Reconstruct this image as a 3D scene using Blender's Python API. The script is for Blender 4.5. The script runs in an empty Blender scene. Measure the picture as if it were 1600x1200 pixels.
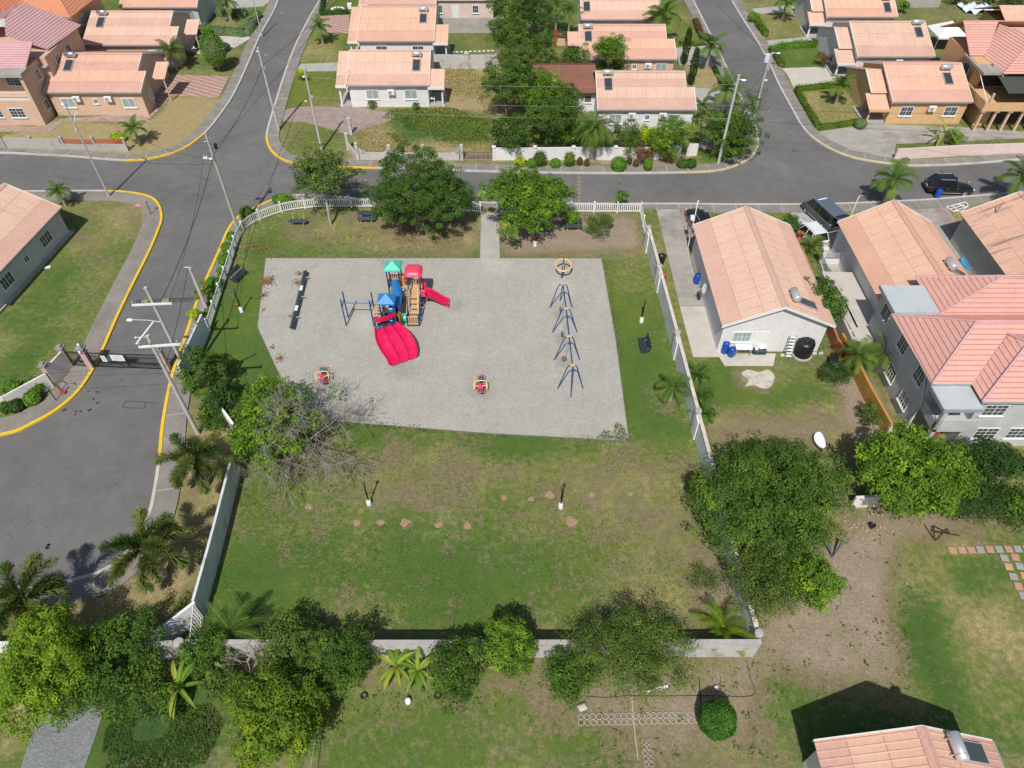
import bpy, math, random
import numpy as np
from mathutils import Vector, Matrix
R = math.radians
random.seed(7)
scene = bpy.context.scene
COL = scene.collection
# ---- the camera: 41 m up, looking 47.5 degrees down ----------------------------------------
CAM_H, FPX, TILT = 41.0, 1112.0, R(47.5)
CS, CC = math.sin(TILT), math.cos(TILT)
def at(u, v, z=0.0):
 """ground point (height z) seen at a spot of the photograph"""
 a = (u - 800) / FPX; t = (v - 600) / FPX
 dy = CC - t * CS; dz = -CS - t * CC
 k = (z - CAM_H) / dz
 return Vector((a * k, dy * k, z))
def zat(y, v):
 t = (v - 600) / FPX
 dy = CC - t * CS; dz = -CS - t * CC
 return CAM_H + dz * (y / dy)
def yat(z, v): return at(800, v, z).y
def xat(u, y, z):
 d = y * CC - (z - CAM_H) * CS
 return (u - 800) / FPX * d
def top_of(u, v, v_top):
 """height of something standing at u,v whose top is seen at v_top"""
 return zat(at(u, v).y, v_top)
# ---- mesh builder ---------------------------------------------------------------------------
class MB:
 def __init__(s): s.v = []; s.f = []; s.m = []; s.sm = []
 def add(s, verts, faces, mi=0, smooth=False):
  o = len(s.v); s.v.extend(tuple(p) for p in verts)
  for f in faces:
   s.f.append(tuple(i + o for i in f)); s.m.append(mi); s.sm.append(smooth)
  return s
 def quad(s, a, b, c, d, mi=0): return s.add([a, b, c, d], [(0, 1, 2, 3)], mi)
 def poly(s, pts, mi=0): return s.add(pts, [tuple(range(len(pts)))], mi)
 def box(s, c, size, rz=0, mi=0, taper=1.0, rx=0, ry=0, bev=0.0):
  hx, hy, hz = size[0] / 2, size[1] / 2, size[2] / 2
  m = Matrix.Translation(Vector(c)) @ Matrix.Rotation(rz, 4, 'Z') @ Matrix.Rotation(ry, 4, 'Y') @ Matrix.Rotation(rx, 4, 'X')
  if bev > 0:
   b = min(bev, hx * .9, hy * .9, hz * .9); vs = []; fs = []
   prof = [(-hz, b), (-hz + b, 0), (hz - b, 0), (hz, b)]
   for z, i in prof:
    x, y = hx - i, hy - i; q = b * .6 if i == 0 else b * .3
    vs += [(x - q, -y, z), (x, -y + q, z), (x, y - q, z), (x - q, y, z), (-x + q, y, z), (-x, y - q, z), (-x, -y + q, z), (-x + q, -y, z)]
   for k in range(3):
    for j in range(8):
     a = k * 8 + j; c2 = k * 8 + (j + 1) % 8
     fs.append((a, c2, c2 + 8, a + 8))
   fs.append(tuple(range(7, -1, -1))); fs.append(tuple(range(24, 32)))
   return s.add([m @ Vector(p) for p in vs], fs, mi)
  vs = []
  for z, k in ((-hz, 1), (hz, taper)):
   for x, y in ((-hx, -hy), (hx, -hy), (hx, hy), (-hx, hy)):
    vs.append(m @ Vector((x * k, y * k, z)))
  return s.add(vs, [(3, 2, 1, 0), (4, 5, 6, 7), (0, 1, 5, 4), (1, 2, 6, 5), (2, 3, 7, 6), (3, 0, 4, 7)], mi)
 def prism(s, pts, z0, z1, mi=0, mt=None):
  n = len(pts)
  s.add([(p[0], p[1], z0) for p in pts] + [(p[0], p[1], z1) for p in pts],
              [(i, (i + 1) % n, n + (i + 1) % n, n + i) for i in range(n)] + [tuple(range(n - 1, -1, -1))], mi)
  s.add([(p[0], p[1], z1) for p in pts], [tuple(range(n))], mi if mt is None else mt)
  return s
 def tube(s, pts, r, n=8, mi=0, cap=True, smooth=True):
  pts = [Vector(p) for p in pts]; k = len(pts)
  rs = r if isinstance(r, (list, tuple)) else [r] * k
  vs = []; up = None
  for i, p in enumerate(pts):
   d = (pts[min(i + 1, k - 1)] - pts[max(i - 1, 0)])
   if d.length < 1e-9: d = Vector((0, 0, 1))
   d.normalize()
   if up is None:
    up = Vector((0, 0, 1)) if abs(d.z) < .9 else Vector((1, 0, 0))
   a = d.cross(up)
   if a.length < 1e-6: a = d.orthogonal()
   a.normalize(); b = d.cross(a); b.normalize(); up = -b if False else up
   for j in range(n):
    t = 2 * math.pi * j / n
    vs.append(p + (a * math.cos(t) + b * math.sin(t)) * rs[i])
  fs = [(i * n + j, i * n + (j + 1) % n, (i + 1) * n + (j + 1) % n, (i + 1) * n + j) for i in range(k - 1) for j in range(n)]
  s.add(vs, fs, mi, smooth)
  if cap:
   s.add(vs[:n], [tuple(range(n))], mi); s.add(vs[-n:], [tuple(range(n - 1, -1, -1))], mi)
  return s
 def lathe(s, prof, c=(0, 0, 0), n=20, mi=0, smooth=True, sx=1, sy=1, mat=None):
  vs = []; c = Vector(c)
  for r, z in prof:
   for j in range(n):
    t = 2 * math.pi * j / n
    p = Vector((r * math.cos(t) * sx, r * math.sin(t) * sy, z))
    vs.append((mat @ p if mat else p) + c)
  k = len(prof)
  fs = [(i * n + j, i * n + (j + 1) % n, (i + 1) * n + (j + 1) % n, (i + 1) * n + j) for i in range(k - 1) for j in range(n)]
  s.add(vs, fs, mi, smooth)
  if prof[0][0] > 1e-4: s.add(vs[:n], [tuple(range(n - 1, -1, -1))], mi)
  if prof[-1][0] > 1e-4: s.add(vs[-n:], [tuple(range(n))], mi)
  return s
 def ball(s, c, rx, ry, rz, n=16, mi=0, k=8):
  pr = [(max(1e-5, math.sin(math.pi * i / k)), -math.cos(math.pi * i / k)) for i in range(k + 1)]
  vs = []; c = Vector(c)
  for r, z in pr:
   for j in range(n):
    t = 2 * math.pi * j / n
    vs.append(c + Vector((r * math.cos(t) * rx, r * math.sin(t) * ry, z * rz)))
  s.add(vs, [(i * n + j, i * n + (j + 1) % n, (i + 1) * n + (j + 1) % n, (i + 1) * n + j) for i in range(k) for j in range(n)], mi, True)
  return s
 def build(s, name, mats, parent=None, world=False, loc=None):
  vs = s.v
  if world and parent is not None:
   inv = parent.matrix_basis.inverted() if parent.parent is None else (parent.parent.matrix_basis @ parent.matrix_basis).inverted()
   vs = [tuple(inv @ Vector(p)) for p in vs]
  me = bpy.data.meshes.new(name); me.from_pydata(vs, [], s.f)
  if not isinstance(mats, (list, tuple)): mats = [mats]
  for m in mats: me.materials.append(m)
  me.polygons.foreach_set('material_index', s.m)
  me.polygons.foreach_set('use_smooth', s.sm)
  me.update()
  return link(name, me, parent, loc)
def link(name, me, parent=None, loc=None):
 o = bpy.data.objects.new(name, me); COL.objects.link(o)
 if parent is not None: o.parent = parent
 if loc is not None: o.location = loc
 return o
def tag(o, label=None, cat=None, group=None, kind=None):
 if label: o['label'] = label
 if cat: o['category'] = cat
 if group: o['group'] = group
 if kind: o['kind'] = kind
 return o
def thing(name, label, cat, loc=(0, 0, 0), rz=0, group=None):
 o = bpy.data.objects.new(name, None); COL.objects.link(o)
 o.empty_display_size = .3
 o.location = loc; o.rotation_euler = (0, 0, rz)
 o.matrix_basis = Matrix.Translation(Vector(loc)) @ Matrix.Rotation(rz, 4, 'Z')
 return tag(o, label, cat, group)
def dup(root, loc=None, rz=None, label=None, group=None, sc=None):
 def rec(o, par):
  c = o.copy(); COL.objects.link(c)
  if par is not None: c.parent = par
  for ch in list(o.children): rec(ch, c)
  return c
 r = rec(root, None)
 if loc is not None: r.location = loc
 if rz is not None: r.rotation_euler = (0, 0, rz)
 if sc is not None: r.scale = sc if isinstance(sc, (tuple, list)) else (sc, sc, sc)
 if label: r['label'] = label
 if group: r['group'] = group
 return r
# ---- materials ------------------------------------------------------------------------------
def nodes(name):
 m = bpy.data.materials.new(name); m.use_nodes = True
 nt = m.node_tree; b = nt.nodes['Principled BSDF']
 return m, nt, b
def N(nt, t, **k):
 n = nt.nodes.new(t)
 for a, v in k.items():
  if a in n.inputs: n.inputs[a].default_value = v
  else: setattr(n, a, v)
 return n
def L(nt, a, b): nt.links.new(a, b)
def ramp(nt, fac, stops, interp='LINEAR'):
 n = nt.nodes.new('ShaderNodeValToRGB'); n.color_ramp.interpolation = interp
 e = n.color_ramp.elements
 while len(e) < len(stops): e.new(.5)
 for i, (p, c) in enumerate(stops):
  e[i].position = p; e[i].color = (*c, 1) if len(c) == 3 else c
 L(nt, fac, n.inputs['Fac']); return n
def mixc(nt, fac, a, b, mode='MIX'):
 n = nt.nodes.new('ShaderNodeMix'); n.data_type = 'RGBA'; n.blend_type = mode
 for s, i in ((fac, 0), (a, 6), (b, 7)):
  if isinstance(s, bpy.types.NodeSocket): L(nt, s, n.inputs[i])
  elif isinstance(s, (int, float)): n.inputs[i].default_value = s
  else: n.inputs[i].default_value = (*s[:3], 1)
 return n.outputs[2]
def math_(nt, op, a, b=None, clamp=False):
 n = nt.nodes.new('ShaderNodeMath'); n.operation = op; n.use_clamp = clamp
 for s, i in ((a, 0), (b, 1)):
  if s is None: continue
  if isinstance(s, bpy.types.NodeSocket): L(nt, s, n.inputs[i])
  else: n.inputs[i].default_value = s
 return n.outputs[0]
def noise(nt, vec, scale, detail=4, rough=.55):
 n = nt.nodes.new('ShaderNodeTexNoise'); n.inputs['Scale'].default_value = scale
 n.inputs['Detail'].default_value = detail; n.inputs['Roughness'].default_value = rough
 if vec is not None: L(nt, vec, n.inputs['Vector'])
 return n.outputs['Fac']
def pos(nt): return nt.nodes.new('ShaderNodeNewGeometry').outputs['Position']
def objco(nt): return nt.nodes.new('ShaderNodeTexCoord').outputs['Object']
def bump(nt, b, h, strength=.3, dist=.02):
 n = nt.nodes.new('ShaderNodeBump'); n.inputs['Strength'].default_value = strength; n.inputs['Distance'].default_value = dist
 L(nt, h, n.inputs['Height']); L(nt, n.outputs[0], b.inputs['Normal'])
def flat(name, c, rough=.6, var=.12, scale=2.0, metal=0, bmp=0, bscale=30, spec=.5, dark=None, dscale=.6, coat=0, fine=0., streak=0.):
 """one paint/plaster/metal: base colour with soft weathering blotches"""
 m, nt, b = nodes(name); co = pos(nt)
 f = noise(nt, co, scale, 5, .6)
 lo = tuple(x * (1 - var) for x in c); hi = tuple(min(1, x * (1 + var)) for x in c)
 col = ramp(nt, f, [(.3, lo), (.7, hi)]).outputs[0]
 if dark:
  g = noise(nt, co, dscale, 7, .68)
  k = ramp(nt, g, [(.52, (0, 0, 0)), (.68, (1, 1, 1))]).outputs[0]
  col = mixc(nt, math_(nt, 'MULTIPLY', k, dark[3] if len(dark) > 3 else 1.0), col, dark[:3])
 if fine:
  h = noise(nt, co, 9.0, 3, .7)
  col = mixc(nt, 1.0, col, ramp(nt, h, [(.25, (1 - fine,) * 3), (.75, (1 + fine,) * 3)]).outputs[0], 'MULTIPLY')
 if streak or name.endswith('_wall') or name.startswith('playwall'):
  mp = nt.nodes.new('ShaderNodeMapping'); mp.inputs['Scale'].default_value = (2.6, 2.6, .22); L(nt, co, mp.inputs[0])
  st = ramp(nt, noise(nt, mp.outputs[0], 1.6, 6, .7), [(.52, (1, 1, 1)), (.74, (.88, .87, .85))]).outputs[0]
  col = mixc(nt, 1.0, col, st, 'MULTIPLY')
 L(nt, col, b.inputs['Base Color'])
 b.inputs['Roughness'].default_value = rough; b.inputs['Metallic'].default_value = metal
 b.inputs['Specular IOR Level'].default_value = spec
 if coat: b.inputs['Coat Weight'].default_value = coat; b.inputs['Coat Roughness'].default_value = .05
 if bmp: bump(nt, b, noise(nt, co, bscale, 4, .6), bmp, .02)
 return m
M = {}
M['white_wall'] = flat('white_wall', (.72, .70, .695), .85, .05, 1.2, bmp=.15, dark=(.58, .54, .50, .35), dscale=.5)
M['pale_wall'] = flat('pale_wall', (.70, .645, .635), .85, .06, 1.2, dark=(.40, .36, .33, .35))
M['tan_wall'] = flat('tan_wall', (.60, .415, .30), .85, .05, 1.0, dark=(.40, .25, .17, .3))
M['orange_wall'] = flat('orange_wall', (.64, .40, .20), .85, .05, 1.0, dark=(.45, .25, .1, .3))
M['peach_wall'] = flat('peach_wall', (.64, .44, .32), .85, .05, 1.0, dark=(.44, .3, .2, .3))
M['grey_wall'] = flat('grey_wall', (.54, .54, .53), .85, .06, 1.0, dark=(.30, .30, .29, .5), dscale=.4)
M['rough_render'] = flat('rough_render', (.50, .495, .485), .9, .12, .8, bmp=.2, dark=(.34, .34, .335, .6), dscale=.35)
M['pink_wall'] = flat('pink_wall', (.68, .54, .49), .85, .06, 1.0, dark=(.45, .35, .3, .3))
M['white_paint'] = flat('white_paint', (.74, .74, .72), .5, .05, 2)
M['grey_trim'] = flat('grey_trim', (.30, .29, .28), .7, .1, 2)
M['concrete'] = flat('concrete', (.40, .38, .345), .9, .10, 1.0, bmp=.2, dark=(.25, .235, .21, .6), dscale=.35, fine=.08)
M['pale_concrete'] = flat('pale_concrete', (.52, .48, .42), .9, .08, 1.0, bmp=.2, dark=(.36, .33, .28, .6), dscale=.4, fine=.06)
M['stained_concrete'] = flat('stained_concrete', (.36, .335, .295), .9, .14, .8, bmp=.2, dark=(.17, .16, .145, .8), dscale=.22, fine=.1)
M['old_wall'] = flat('old_wall', (.50, .485, .46), .9, .10, 1.4, bmp=.25, dark=(.20, .19, .175, .8), dscale=.8, fine=.08)
M['wall_cap'] = flat('wall_cap', (.40, .375, .36), .9, .12, 2.5, bmp=.2, dark=(.25, .23, .22, .6), dscale=1.2)
M['pillar_pink'] = flat('pillar_pink', (.50, .36, .30), .85, .08, 2.0, dark=(.36, .27, .23, .5))
M['pole_concrete'] = flat('pole_concrete', (.46, .45, .43), .85, .08, 1.5, fine=.06)
M['pole_wood'] = flat('pole_wood', (.40, .37, .33), .85, .12, 2.5, fine=.1)
M['galv'] = flat('galv', (.62, .64, .66), .4, .06, 3, metal=.5)
M['steel'] = flat('steel', (.62, .63, .64), .28, .05, 3, metal=.9)
M['black_metal'] = flat('black_metal', (.012, .012, .014), .45, .1, 3)
M['black_plastic'] = flat('black_plastic', (.014, .014, .016), .38, .1, 2)
M['wire'] = flat('wire', (.02, .02, .022), .6, .1, 2)
M['pale_wire'] = flat('pale_wire', (.35, .35, .35), .6, .1, 2)
M['yellow_paint'] = flat('yellow_paint', (.78, .50, .02), .6, .08, 2.0, dark=(.42, .33, .14, .8), dscale=1.3, fine=.08)
M['faded_yellow'] = flat('faded_yellow', (.58, .50, .30), .75, .12, 1.5, dark=(.38, .35, .28, .7), dscale=1.2)
M['pale_kerb'] = flat('pale_kerb', (.50, .47, .43), .85, .1, 1.5, dark=(.34, .32, .29, .7), dscale=.8)
M['panel_glass'] = flat('panel_glass', (.05, .055, .065), .12, .1, 2, spec=.6)
M['glass'] = flat('glass', (.06, .075, .085), .08, .25, .9, spec=.6)
M['pale_glass'] = flat('pale_glass', (.30, .36, .36), .15, .15, 2.0, spec=.6)
M['opening_shade'] = flat('opening_shade', (.02, .02, .022), .6, .2, 1)  # near-black colour stands for the shade inside openings and under cover
M['red_plastic'] = flat('red_plastic', (.62, .008, .075), .2, .04, 1.2, coat=.35, dark=(.78, .035, .13, .6), dscale=1.5, fine=.06)
M['pink_plastic'] = flat('pink_plastic', (.75, .06, .12), .4, .06, 2.2)
M['green_plastic'] = flat('green_plastic', (.06, .52, .36), .35, .06, 2)
M['blue_plastic'] = flat('blue_plastic', (.02, .20, .52), .32, .06, 2)
M['blue_steel'] = flat('blue_steel', (.018, .055, .21), .4, .1, 2)
M['navy_plank'] = flat('navy_plank', (.03, .045, .062), .5, .2, 3, fine=.12)
M['tan_plastic'] = flat('tan_plastic', (.58, .38, .20), .5, .08, 3)
M['orange_plastic'] = flat('orange_plastic', (.66, .34, .07), .4, .08, 3)
M['yellow_pipe'] = flat('yellow_pipe', (.80, .60, .18), .4, .06, 3)
M['teal_pad'] = flat('teal_pad', (.03, .16, .20), .5, .15, 3)
M['rubber'] = flat('rubber', (.015, .015, .015), .8, .1, 3)
M['blue_barrel'] = flat('blue_barrel', (.01, .075, .40), .35, .08, 3)
M['brown_steel'] = flat('brown_steel', (.10, .045, .035), .6, .2, 4)
M['red_paint'] = flat('red_paint', (.42, .06, .045), .6, .12, 3)
M['ochre_wall'] = flat('ochre_wall', (.48, .25, .055), .85, .1, 1.2, dark=(.32, .17, .05, .5), dscale=.8)
M['bark'] = flat('bark', (.17, .135, .105), .95, .2, 5, bmp=.5, bscale=12)
M['pale_bark'] = flat('pale_bark', (.33, .30, .26), .95, .18, 5, bmp=.4, bscale=12)
M['dead_bark'] = flat('dead_bark', (.31, .275, .24), .95, .22, 6)
M['palm_trunk'] = flat('palm_trunk', (.34, .30, .25), .95, .15, 6, bmp=.5, bscale=10)
M['car_black'] = flat('car_black', (.010, .011, .014), .18, .05, 1, coat=.6)
M['car_grey'] = flat('car_grey', (.045, .052, .062), .2, .05, 1, coat=.6)
M['van_grey'] = flat('van_grey', (.075, .078, .08), .22, .05, 1, coat=.5)
M['van_sky_tint'] = flat('van_sky_tint', (.11, .14, .18), .2, .05, 1, coat=.5)  # sky reflection mixed into the colour of the van's roof and tailgate
M['car_white'] = flat('car_white', (.72, .73, .74), .2, .04, 1, coat=.5)
M['car_glass'] = flat('car_glass', (.012, .014, .018), .06, .2, 1, spec=.7)
M['red_light'] = flat('red_light', (.40, .01, .01), .2, .05, 2)
M['clear_light'] = flat('clear_light', (.6, .62, .62), .1, .05, 2)
M['pink_cloth'] = flat('pink_cloth', (.62, .22, .25), .8, .1, 3)
M['blue_cloth'] = flat('blue_cloth', (.55, .65, .78), .8, .12, 3)
M['tent_white'] = flat('tent_white', (.80, .80, .80), .6, .03, 2)
M['stone'] = flat('stone', (.50, .46, .38), .9, .2, 2, bmp=.4, bscale=8)
M['shade_green'] = flat('shade_green', (.075, .085, .065), .7, .1, 2)
M['solar_white'] = flat('solar_white', (.55, .56, .57), .3, .05, 2, metal=.4)
M['terracotta'] = flat('terracotta', (.46, .17, .07), .85, .15, 2)
def roof_mat(name, c, c2, streak=.1, stain=.35, soot=False):
 """roof sheet: soft bleached and dirty patches and fine streaks"""
 m, nt, b = nodes(name); co = pos(nt)
 f = noise(nt, co, .45, 6, .62)
 col = ramp(nt, f, [(.32, c2), (.66, c)]).outputs[0]
 g = noise(nt, co, 1.7, 6, .7)
 k = ramp(nt, g, [(.56, (0, 0, 0)), (.74, (1, 1, 1))]).outputs[0]
 col = mixc(nt, math_(nt, 'MULTIPLY', k, stain), col, tuple(x * .55 for x in c2))
 if soot:
  mp = nt.nodes.new('ShaderNodeMapping'); mp.inputs['Scale'].default_value = (.28, 2.4, .28); L(nt, co, mp.inputs[0])
  col = mixc(nt, math_(nt, 'MULTIPLY', ramp(nt, noise(nt, mp.outputs[0], .75, 6, .65), [(.54, (0, 0, 0)), (.66, (1, 1, 1))]).outputs[0], .75), col, (.12, .10, .09))
 h = noise(nt, co, 7, 3, .6)
 col = mixc(nt, 1.0, col, ramp(nt, h, [(.3, (1 - streak,) * 3), (.7, (1 + streak * .6,) * 3)]).outputs[0], 'MULTIPLY')
 L(nt, col, b.inputs['Base Color']); b.inputs['Roughness'].default_value = .7; b.inputs['Specular IOR Level'].default_value = .25
 return m
M['roof_salmon'] = roof_mat('roof_salmon', (.70, .445, .325), (.645, .395, .28))
M['roof_lower'] = roof_mat('roof_lower', (.63, .375, .295), (.58, .33, .255))
M['roof_seam'] = roof_mat('roof_seam', (.50, .295, .21), (.43, .25, .18))
for k_, (a_, b_) in enumerate((((.70, .48, .365), (.64, .43, .32)), ((.71, .46, .33), (.65, .405, .285)), ((.67, .465, .36), (.60, .405, .305)))):
 M[f'roof_tint{k_}'] = roof_mat(f'roof_tint{k_}', a_, b_, .08, .32); M[f'roof_low{k_}'] = roof_mat(f'roof_low{k_}', tuple(x * y for x, y in zip(a_, (.90, .84, .87))), tuple(x * y for x, y in zip(b_, (.90, .83, .86))), .08, .35)
M['roof_soot'] = roof_mat('roof_soot', (.66, .42, .31), (.60, .37, .27), soot=True)
M['roof_pink'] = roof_mat('roof_pink', (.67, .375, .315), (.615, .335, .28))
M['roof_pinkseam'] = roof_mat('roof_pinkseam', (.44, .20, .165), (.39, .175, .145))
M['roof_rose'] = roof_mat('roof_rose', (.60, .37, .37), (.55, .33, .33))
M['roof_roseseam'] = roof_mat('roof_roseseam', (.44, .22, .22), (.40, .20, .20))
M['roof_orange'] = roof_mat('roof_orange', (.66, .27, .15), (.60, .24, .13))
M['roof_brown'] = roof_mat('roof_brown', (.24, .11, .075), (.17, .08, .06))
M['roof_slab'] = flat('roof_slab', (.47, .51, .52), .7, .05, 1, dark=(.38, .42, .42, .6), dscale=.7)
LEAFK = (1.68, 1.66, 1.35)
def leaf_mat(name, c1, c2, c3, trans=.35):
 """leaves: colour picked per leaf from the mesh's own tint values"""
 m, nt, b = nodes(name)
 a = nt.nodes.new('ShaderNodeAttribute'); a.attribute_name = 'tint'
 sep = nt.nodes.new('ShaderNodeSeparateColor'); L(nt, a.outputs['Color'], sep.inputs[0])
 g_ = LEAFK
 c1, c2, c3 = [tuple(x * k_ for x, k_ in zip(c, g_)) for c in (c1, c2, c3)]
 col = ramp(nt, sep.outputs[0], [(0, c1), (.5, c2), (1, c3)]).outputs[0]
 L(nt, col, b.inputs['Base Color']); b.inputs['Roughness'].default_value = .6; b.inputs['Specular IOR Level'].default_value = .14
 t = nt.nodes.new('ShaderNodeBsdfTranslucent')
 L(nt, mixc(nt, 1.0, col, (1.0, 1.15, .6), 'MULTIPLY'), t.inputs[0])
 mx = nt.nodes.new('ShaderNodeMixShader'); mx.inputs[0].default_value = trans
 L(nt, b.outputs[0], mx.inputs[1]); L(nt, t.outputs[0], mx.inputs[2])
 L(nt, mx.outputs[0], nt.nodes['Material Output'].inputs[0])
 return m
LM = {
 'mid': leaf_mat('leaf_mid', (.030, .062, .014), (.058, .112, .022), (.12, .19, .03)),
 'bright': leaf_mat('leaf_bright', (.042, .090, .013), (.085, .160, .02), (.20, .29, .028)),
 'dark': leaf_mat('leaf_dark', (.020, .048, .016), (.036, .078, .022), (.065, .12, .03)),
 'olive': leaf_mat('leaf_olive', (.042, .070, .020), (.075, .118, .028), (.13, .18, .04)),
 'conifer': leaf_mat('leaf_conifer', (.028, .062, .014), (.05, .10, .02), (.085, .15, .028)),
 'lime': leaf_mat('leaf_lime', (.12, .20, .01), (.24, .33, .012), (.42, .46, .02)),
 'yellow': leaf_mat('leaf_yellow', (.045, .085, .014), (.092, .155, .02), (.20, .25, .022)),
 'palm': leaf_mat('leaf_palm', (.035, .07, .018), (.065, .125, .026), (.16, .19, .04)),
 'foxtail': leaf_mat('leaf_foxtail', (.045, .078, .026), (.085, .120, .038), (.18, .17, .05)),
 'banana': leaf_mat('leaf_banana', (.05, .11, .02), (.085, .17, .025), (.25, .27, .05)),
 'hedge': leaf_mat('leaf_hedge', (.04, .095, .015), (.075, .165, .022), (.14, .24, .03), .2),
 'ball': leaf_mat('leaf_ball', (.018, .055, .01), (.032, .095, .014), (.06, .14, .02), .2),
 'red': leaf_mat('leaf_red', (.045, .042, .022), (.085, .062, .035), (.22, .08, .06), .25),
 'sage': leaf_mat('leaf_sage', (.07, .11, .06), (.11, .16, .085), (.17, .22, .11), .2),
 'mango': leaf_mat('leaf_mango', (.065, .125, .013), (.125, .205, .02), (.25, .33, .03)),
 'feather': leaf_mat('leaf_feather', (.042, .075, .018), (.085, .135, .03), (.15, .20, .045)),
 'turf': leaf_mat('leaf_turf', (.025, .045, .012), (.04, .072, .016), (.068, .088, .03), .1),
 'straw': leaf_mat('leaf_straw', (.085, .095, .028), (.135, .125, .042), (.20, .165, .065), .3),
}
# ---- the ground: one sheet with lawns, dry turf and bare earth -------------------------------
GX = np.concatenate([[-1500, -600, -250, -140], np.arange(-100, 100.01, .45), [140, 250, 600, 1500]])
GY = np.concatenate([[-600, -150, -40, -5], np.arange(4, 140.01, .45), [180, 300, 700, 2500]])
XX, YY = np.meshgrid(GX, GY)
Z = np.zeros(XX.shape + (3,)); Z[..., 0] = .35; Z[..., 1] = .45; Z[..., 2] = .5
def inside(poly):
 r = np.zeros(XX.shape, bool); n = len(poly)
 for i in range(n):
  x0, y0 = poly[i][0], poly[i][1]; x1, y1 = poly[(i + 1) % n][0], poly[(i + 1) % n][1]
  if y0 == y1: continue
  c = ((YY >= min(y0, y1)) & (YY < max(y0, y1)) & (XX < (x1 - x0) * (YY - y0) / (y1 - y0) + x0))
  r ^= c
 return r.astype(float)
def blur(a, k):
 for _ in range(2):
  for ax in (0, 1):
   p = np.zeros_like(a)
   for d in range(-k, k + 1): p += np.roll(a, d, ax)
   a = p / (2 * k + 1)
 return a
def zone(px, bare, dry, lush, k=1, w=1.0):
 m = inside([at(u, v) for u, v in px])
 if k: m = blur(m, k)
 m = (m * w)[..., None]
 Z[:] = Z * (1 - m) + np.array([bare, dry, lush]) * m
zone([(415, 330), (1005, 335), (1180, 1000), (300, 990), (330, 820), (400, 560), (350, 480)], .33, .32, .5, 2)
zone([(330, 480), (402, 405), (410, 512), (450, 610), (360, 600), (300, 560)], .04, .12, .55, 2)
zone([(370, 380), (600, 390), (750, 402), (430, 402), (400, 560), (360, 560)], .15, .25, .45, 2)
zone([(440, 335), (600, 335), (740, 345), (750, 390), (600, 380), (430, 380)], .50, .62, .4, 3)
zone([(570, 345), (750, 335), (752, 395), (620, 392)], .66, .8, .4, 3)
zone([(782, 335), (1000, 338), (1010, 400), (940, 395), (782, 400)], .92, .75, .4, 2)
zone([(940, 400), (1010, 400), (1080, 690), (1000, 690)], .12, .22, .4, 2)
zone([(950, 410), (1000, 410), (1015, 470), (960, 480)], .34, .6, .3, 3)
zone([(985, 560), (1020, 520), (1085, 690), (990, 700)], .10, .12, .6, 2)
zone([(1010, 600), (1050, 590), (1062, 640), (1030, 640)], .75, .6, .4, 2)
zone([(440, 660), (980, 690), (1080, 720), (1090, 760), (430, 760)], .42, .42, .4, 3)
zone([(560, 665), (985, 692), (1000, 716), (700, 712), (560, 700)], .0, .06, .6, 2)
zone([(600, 700), (745, 690), (760, 810), (640, 800)], .70, .6, .35, 4)
zone([(560, 700), (640, 690), (650, 790), (540, 800)], .55, .6, .4, 3)
zone([(850, 710), (1060, 705), (1080, 760), (900, 770)], .55, .75, .35, 4)
zone([(760, 760), (1080, 750), (1090, 880), (820, 880)], .52, .50, .35, 4)
zone([(380, 780), (560, 800), (560, 880), (370, 900)], .45, .42, .4, 4)
zone([(460, 840), (800, 840), (900, 900), (880, 970), (560, 960), (430, 930)], .20, .14, .6, 4)
zone([(340, 860), (430, 850), (440, 960), (310, 950)], .06, .10, .65, 3)
zone([(520, 930), (600, 930), (650, 990), (520, 985)], .4, .55, .4, 3)
zone([(790, 930), (1000, 900), (1100, 880), (1110, 960), (900, 960)], .40, .5, .35, 3)
zone([(1080, 860), (1140, 850), (1180, 990), (1100, 985)], .85, .6, .3, 2)
zone([(0, 990), (500, 1000), (500, 1200), (0, 1200)], .30, .35, .5, 3)
zone([(160, 1090), (360, 1090), (340, 1200), (150, 1200)], .02, .02, 1.0, 2)
zone([(0, 1080), (60, 1080), (50, 1180), (0, 1180)], .2, .7, .3, 2)
zone([(500, 1040), (900, 1040), (910, 1120), (830, 1130), (500, 1110)], .62, .5, .4, 4)
zone([(700, 1060), (860, 1040), (870, 1110), (740, 1100)], .86, .5, .4, 3)
zone([(510, 1090), (830, 1110), (850, 1200), (500, 1200)], .26, .22, .5, 4)
zone([(860, 1030), (1180, 1020), (1240, 960), (1200, 1200), (900, 1200)], .80, .5, .4, 3)
zone([(880, 1150), (960, 1140), (990, 1200), (870, 1200)], .2, .2, .55, 2)
zone([(1170, 980), (1330, 800), (1560, 790), (1500, 850), (1420, 870), (1440, 990), (1480, 1060), (1340, 1090), (1200, 1080)], .93, .55, .35, 3)
zone([(1420, 860), (1480, 850), (1600, 920), (1600, 1200), (1500, 1130), (1440, 1000), (1400, 920)], .10, .58, .28, 2)
zone([(1410, 910), (1460, 930), (1480, 1040), (1520, 1110), (1480, 1120), (1400, 990)], .12, .10, .9, 2)
zone([(1480, 862), (1560, 868), (1590, 920), (1500, 940)], .04, .25, .6, 1)
zone([(1200, 1060), (1300, 1060), (1270, 1200), (1200, 1200)], .35, .3, .6, 2)
zone([(1300, 1100), (1600, 1120), (1600, 1200), (1240, 1200)], .22, .22, .75, 2)
zone([(1060, 560), (1300, 560), (1380, 640), (1320, 700), (1100, 690)], .34, .36, .42, 2)
zone([(1090, 560), (1200, 560), (1160, 625), (1095, 640)], .04, .12, .5, 1)
zone([(1200, 600), (1290, 610), (1280, 640), (1190, 640)], .1, .2, .5, 2)
zone([(1150, 570), (1215, 580), (1210, 610), (1150, 605)], .9, .2, .2, 1)
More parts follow.
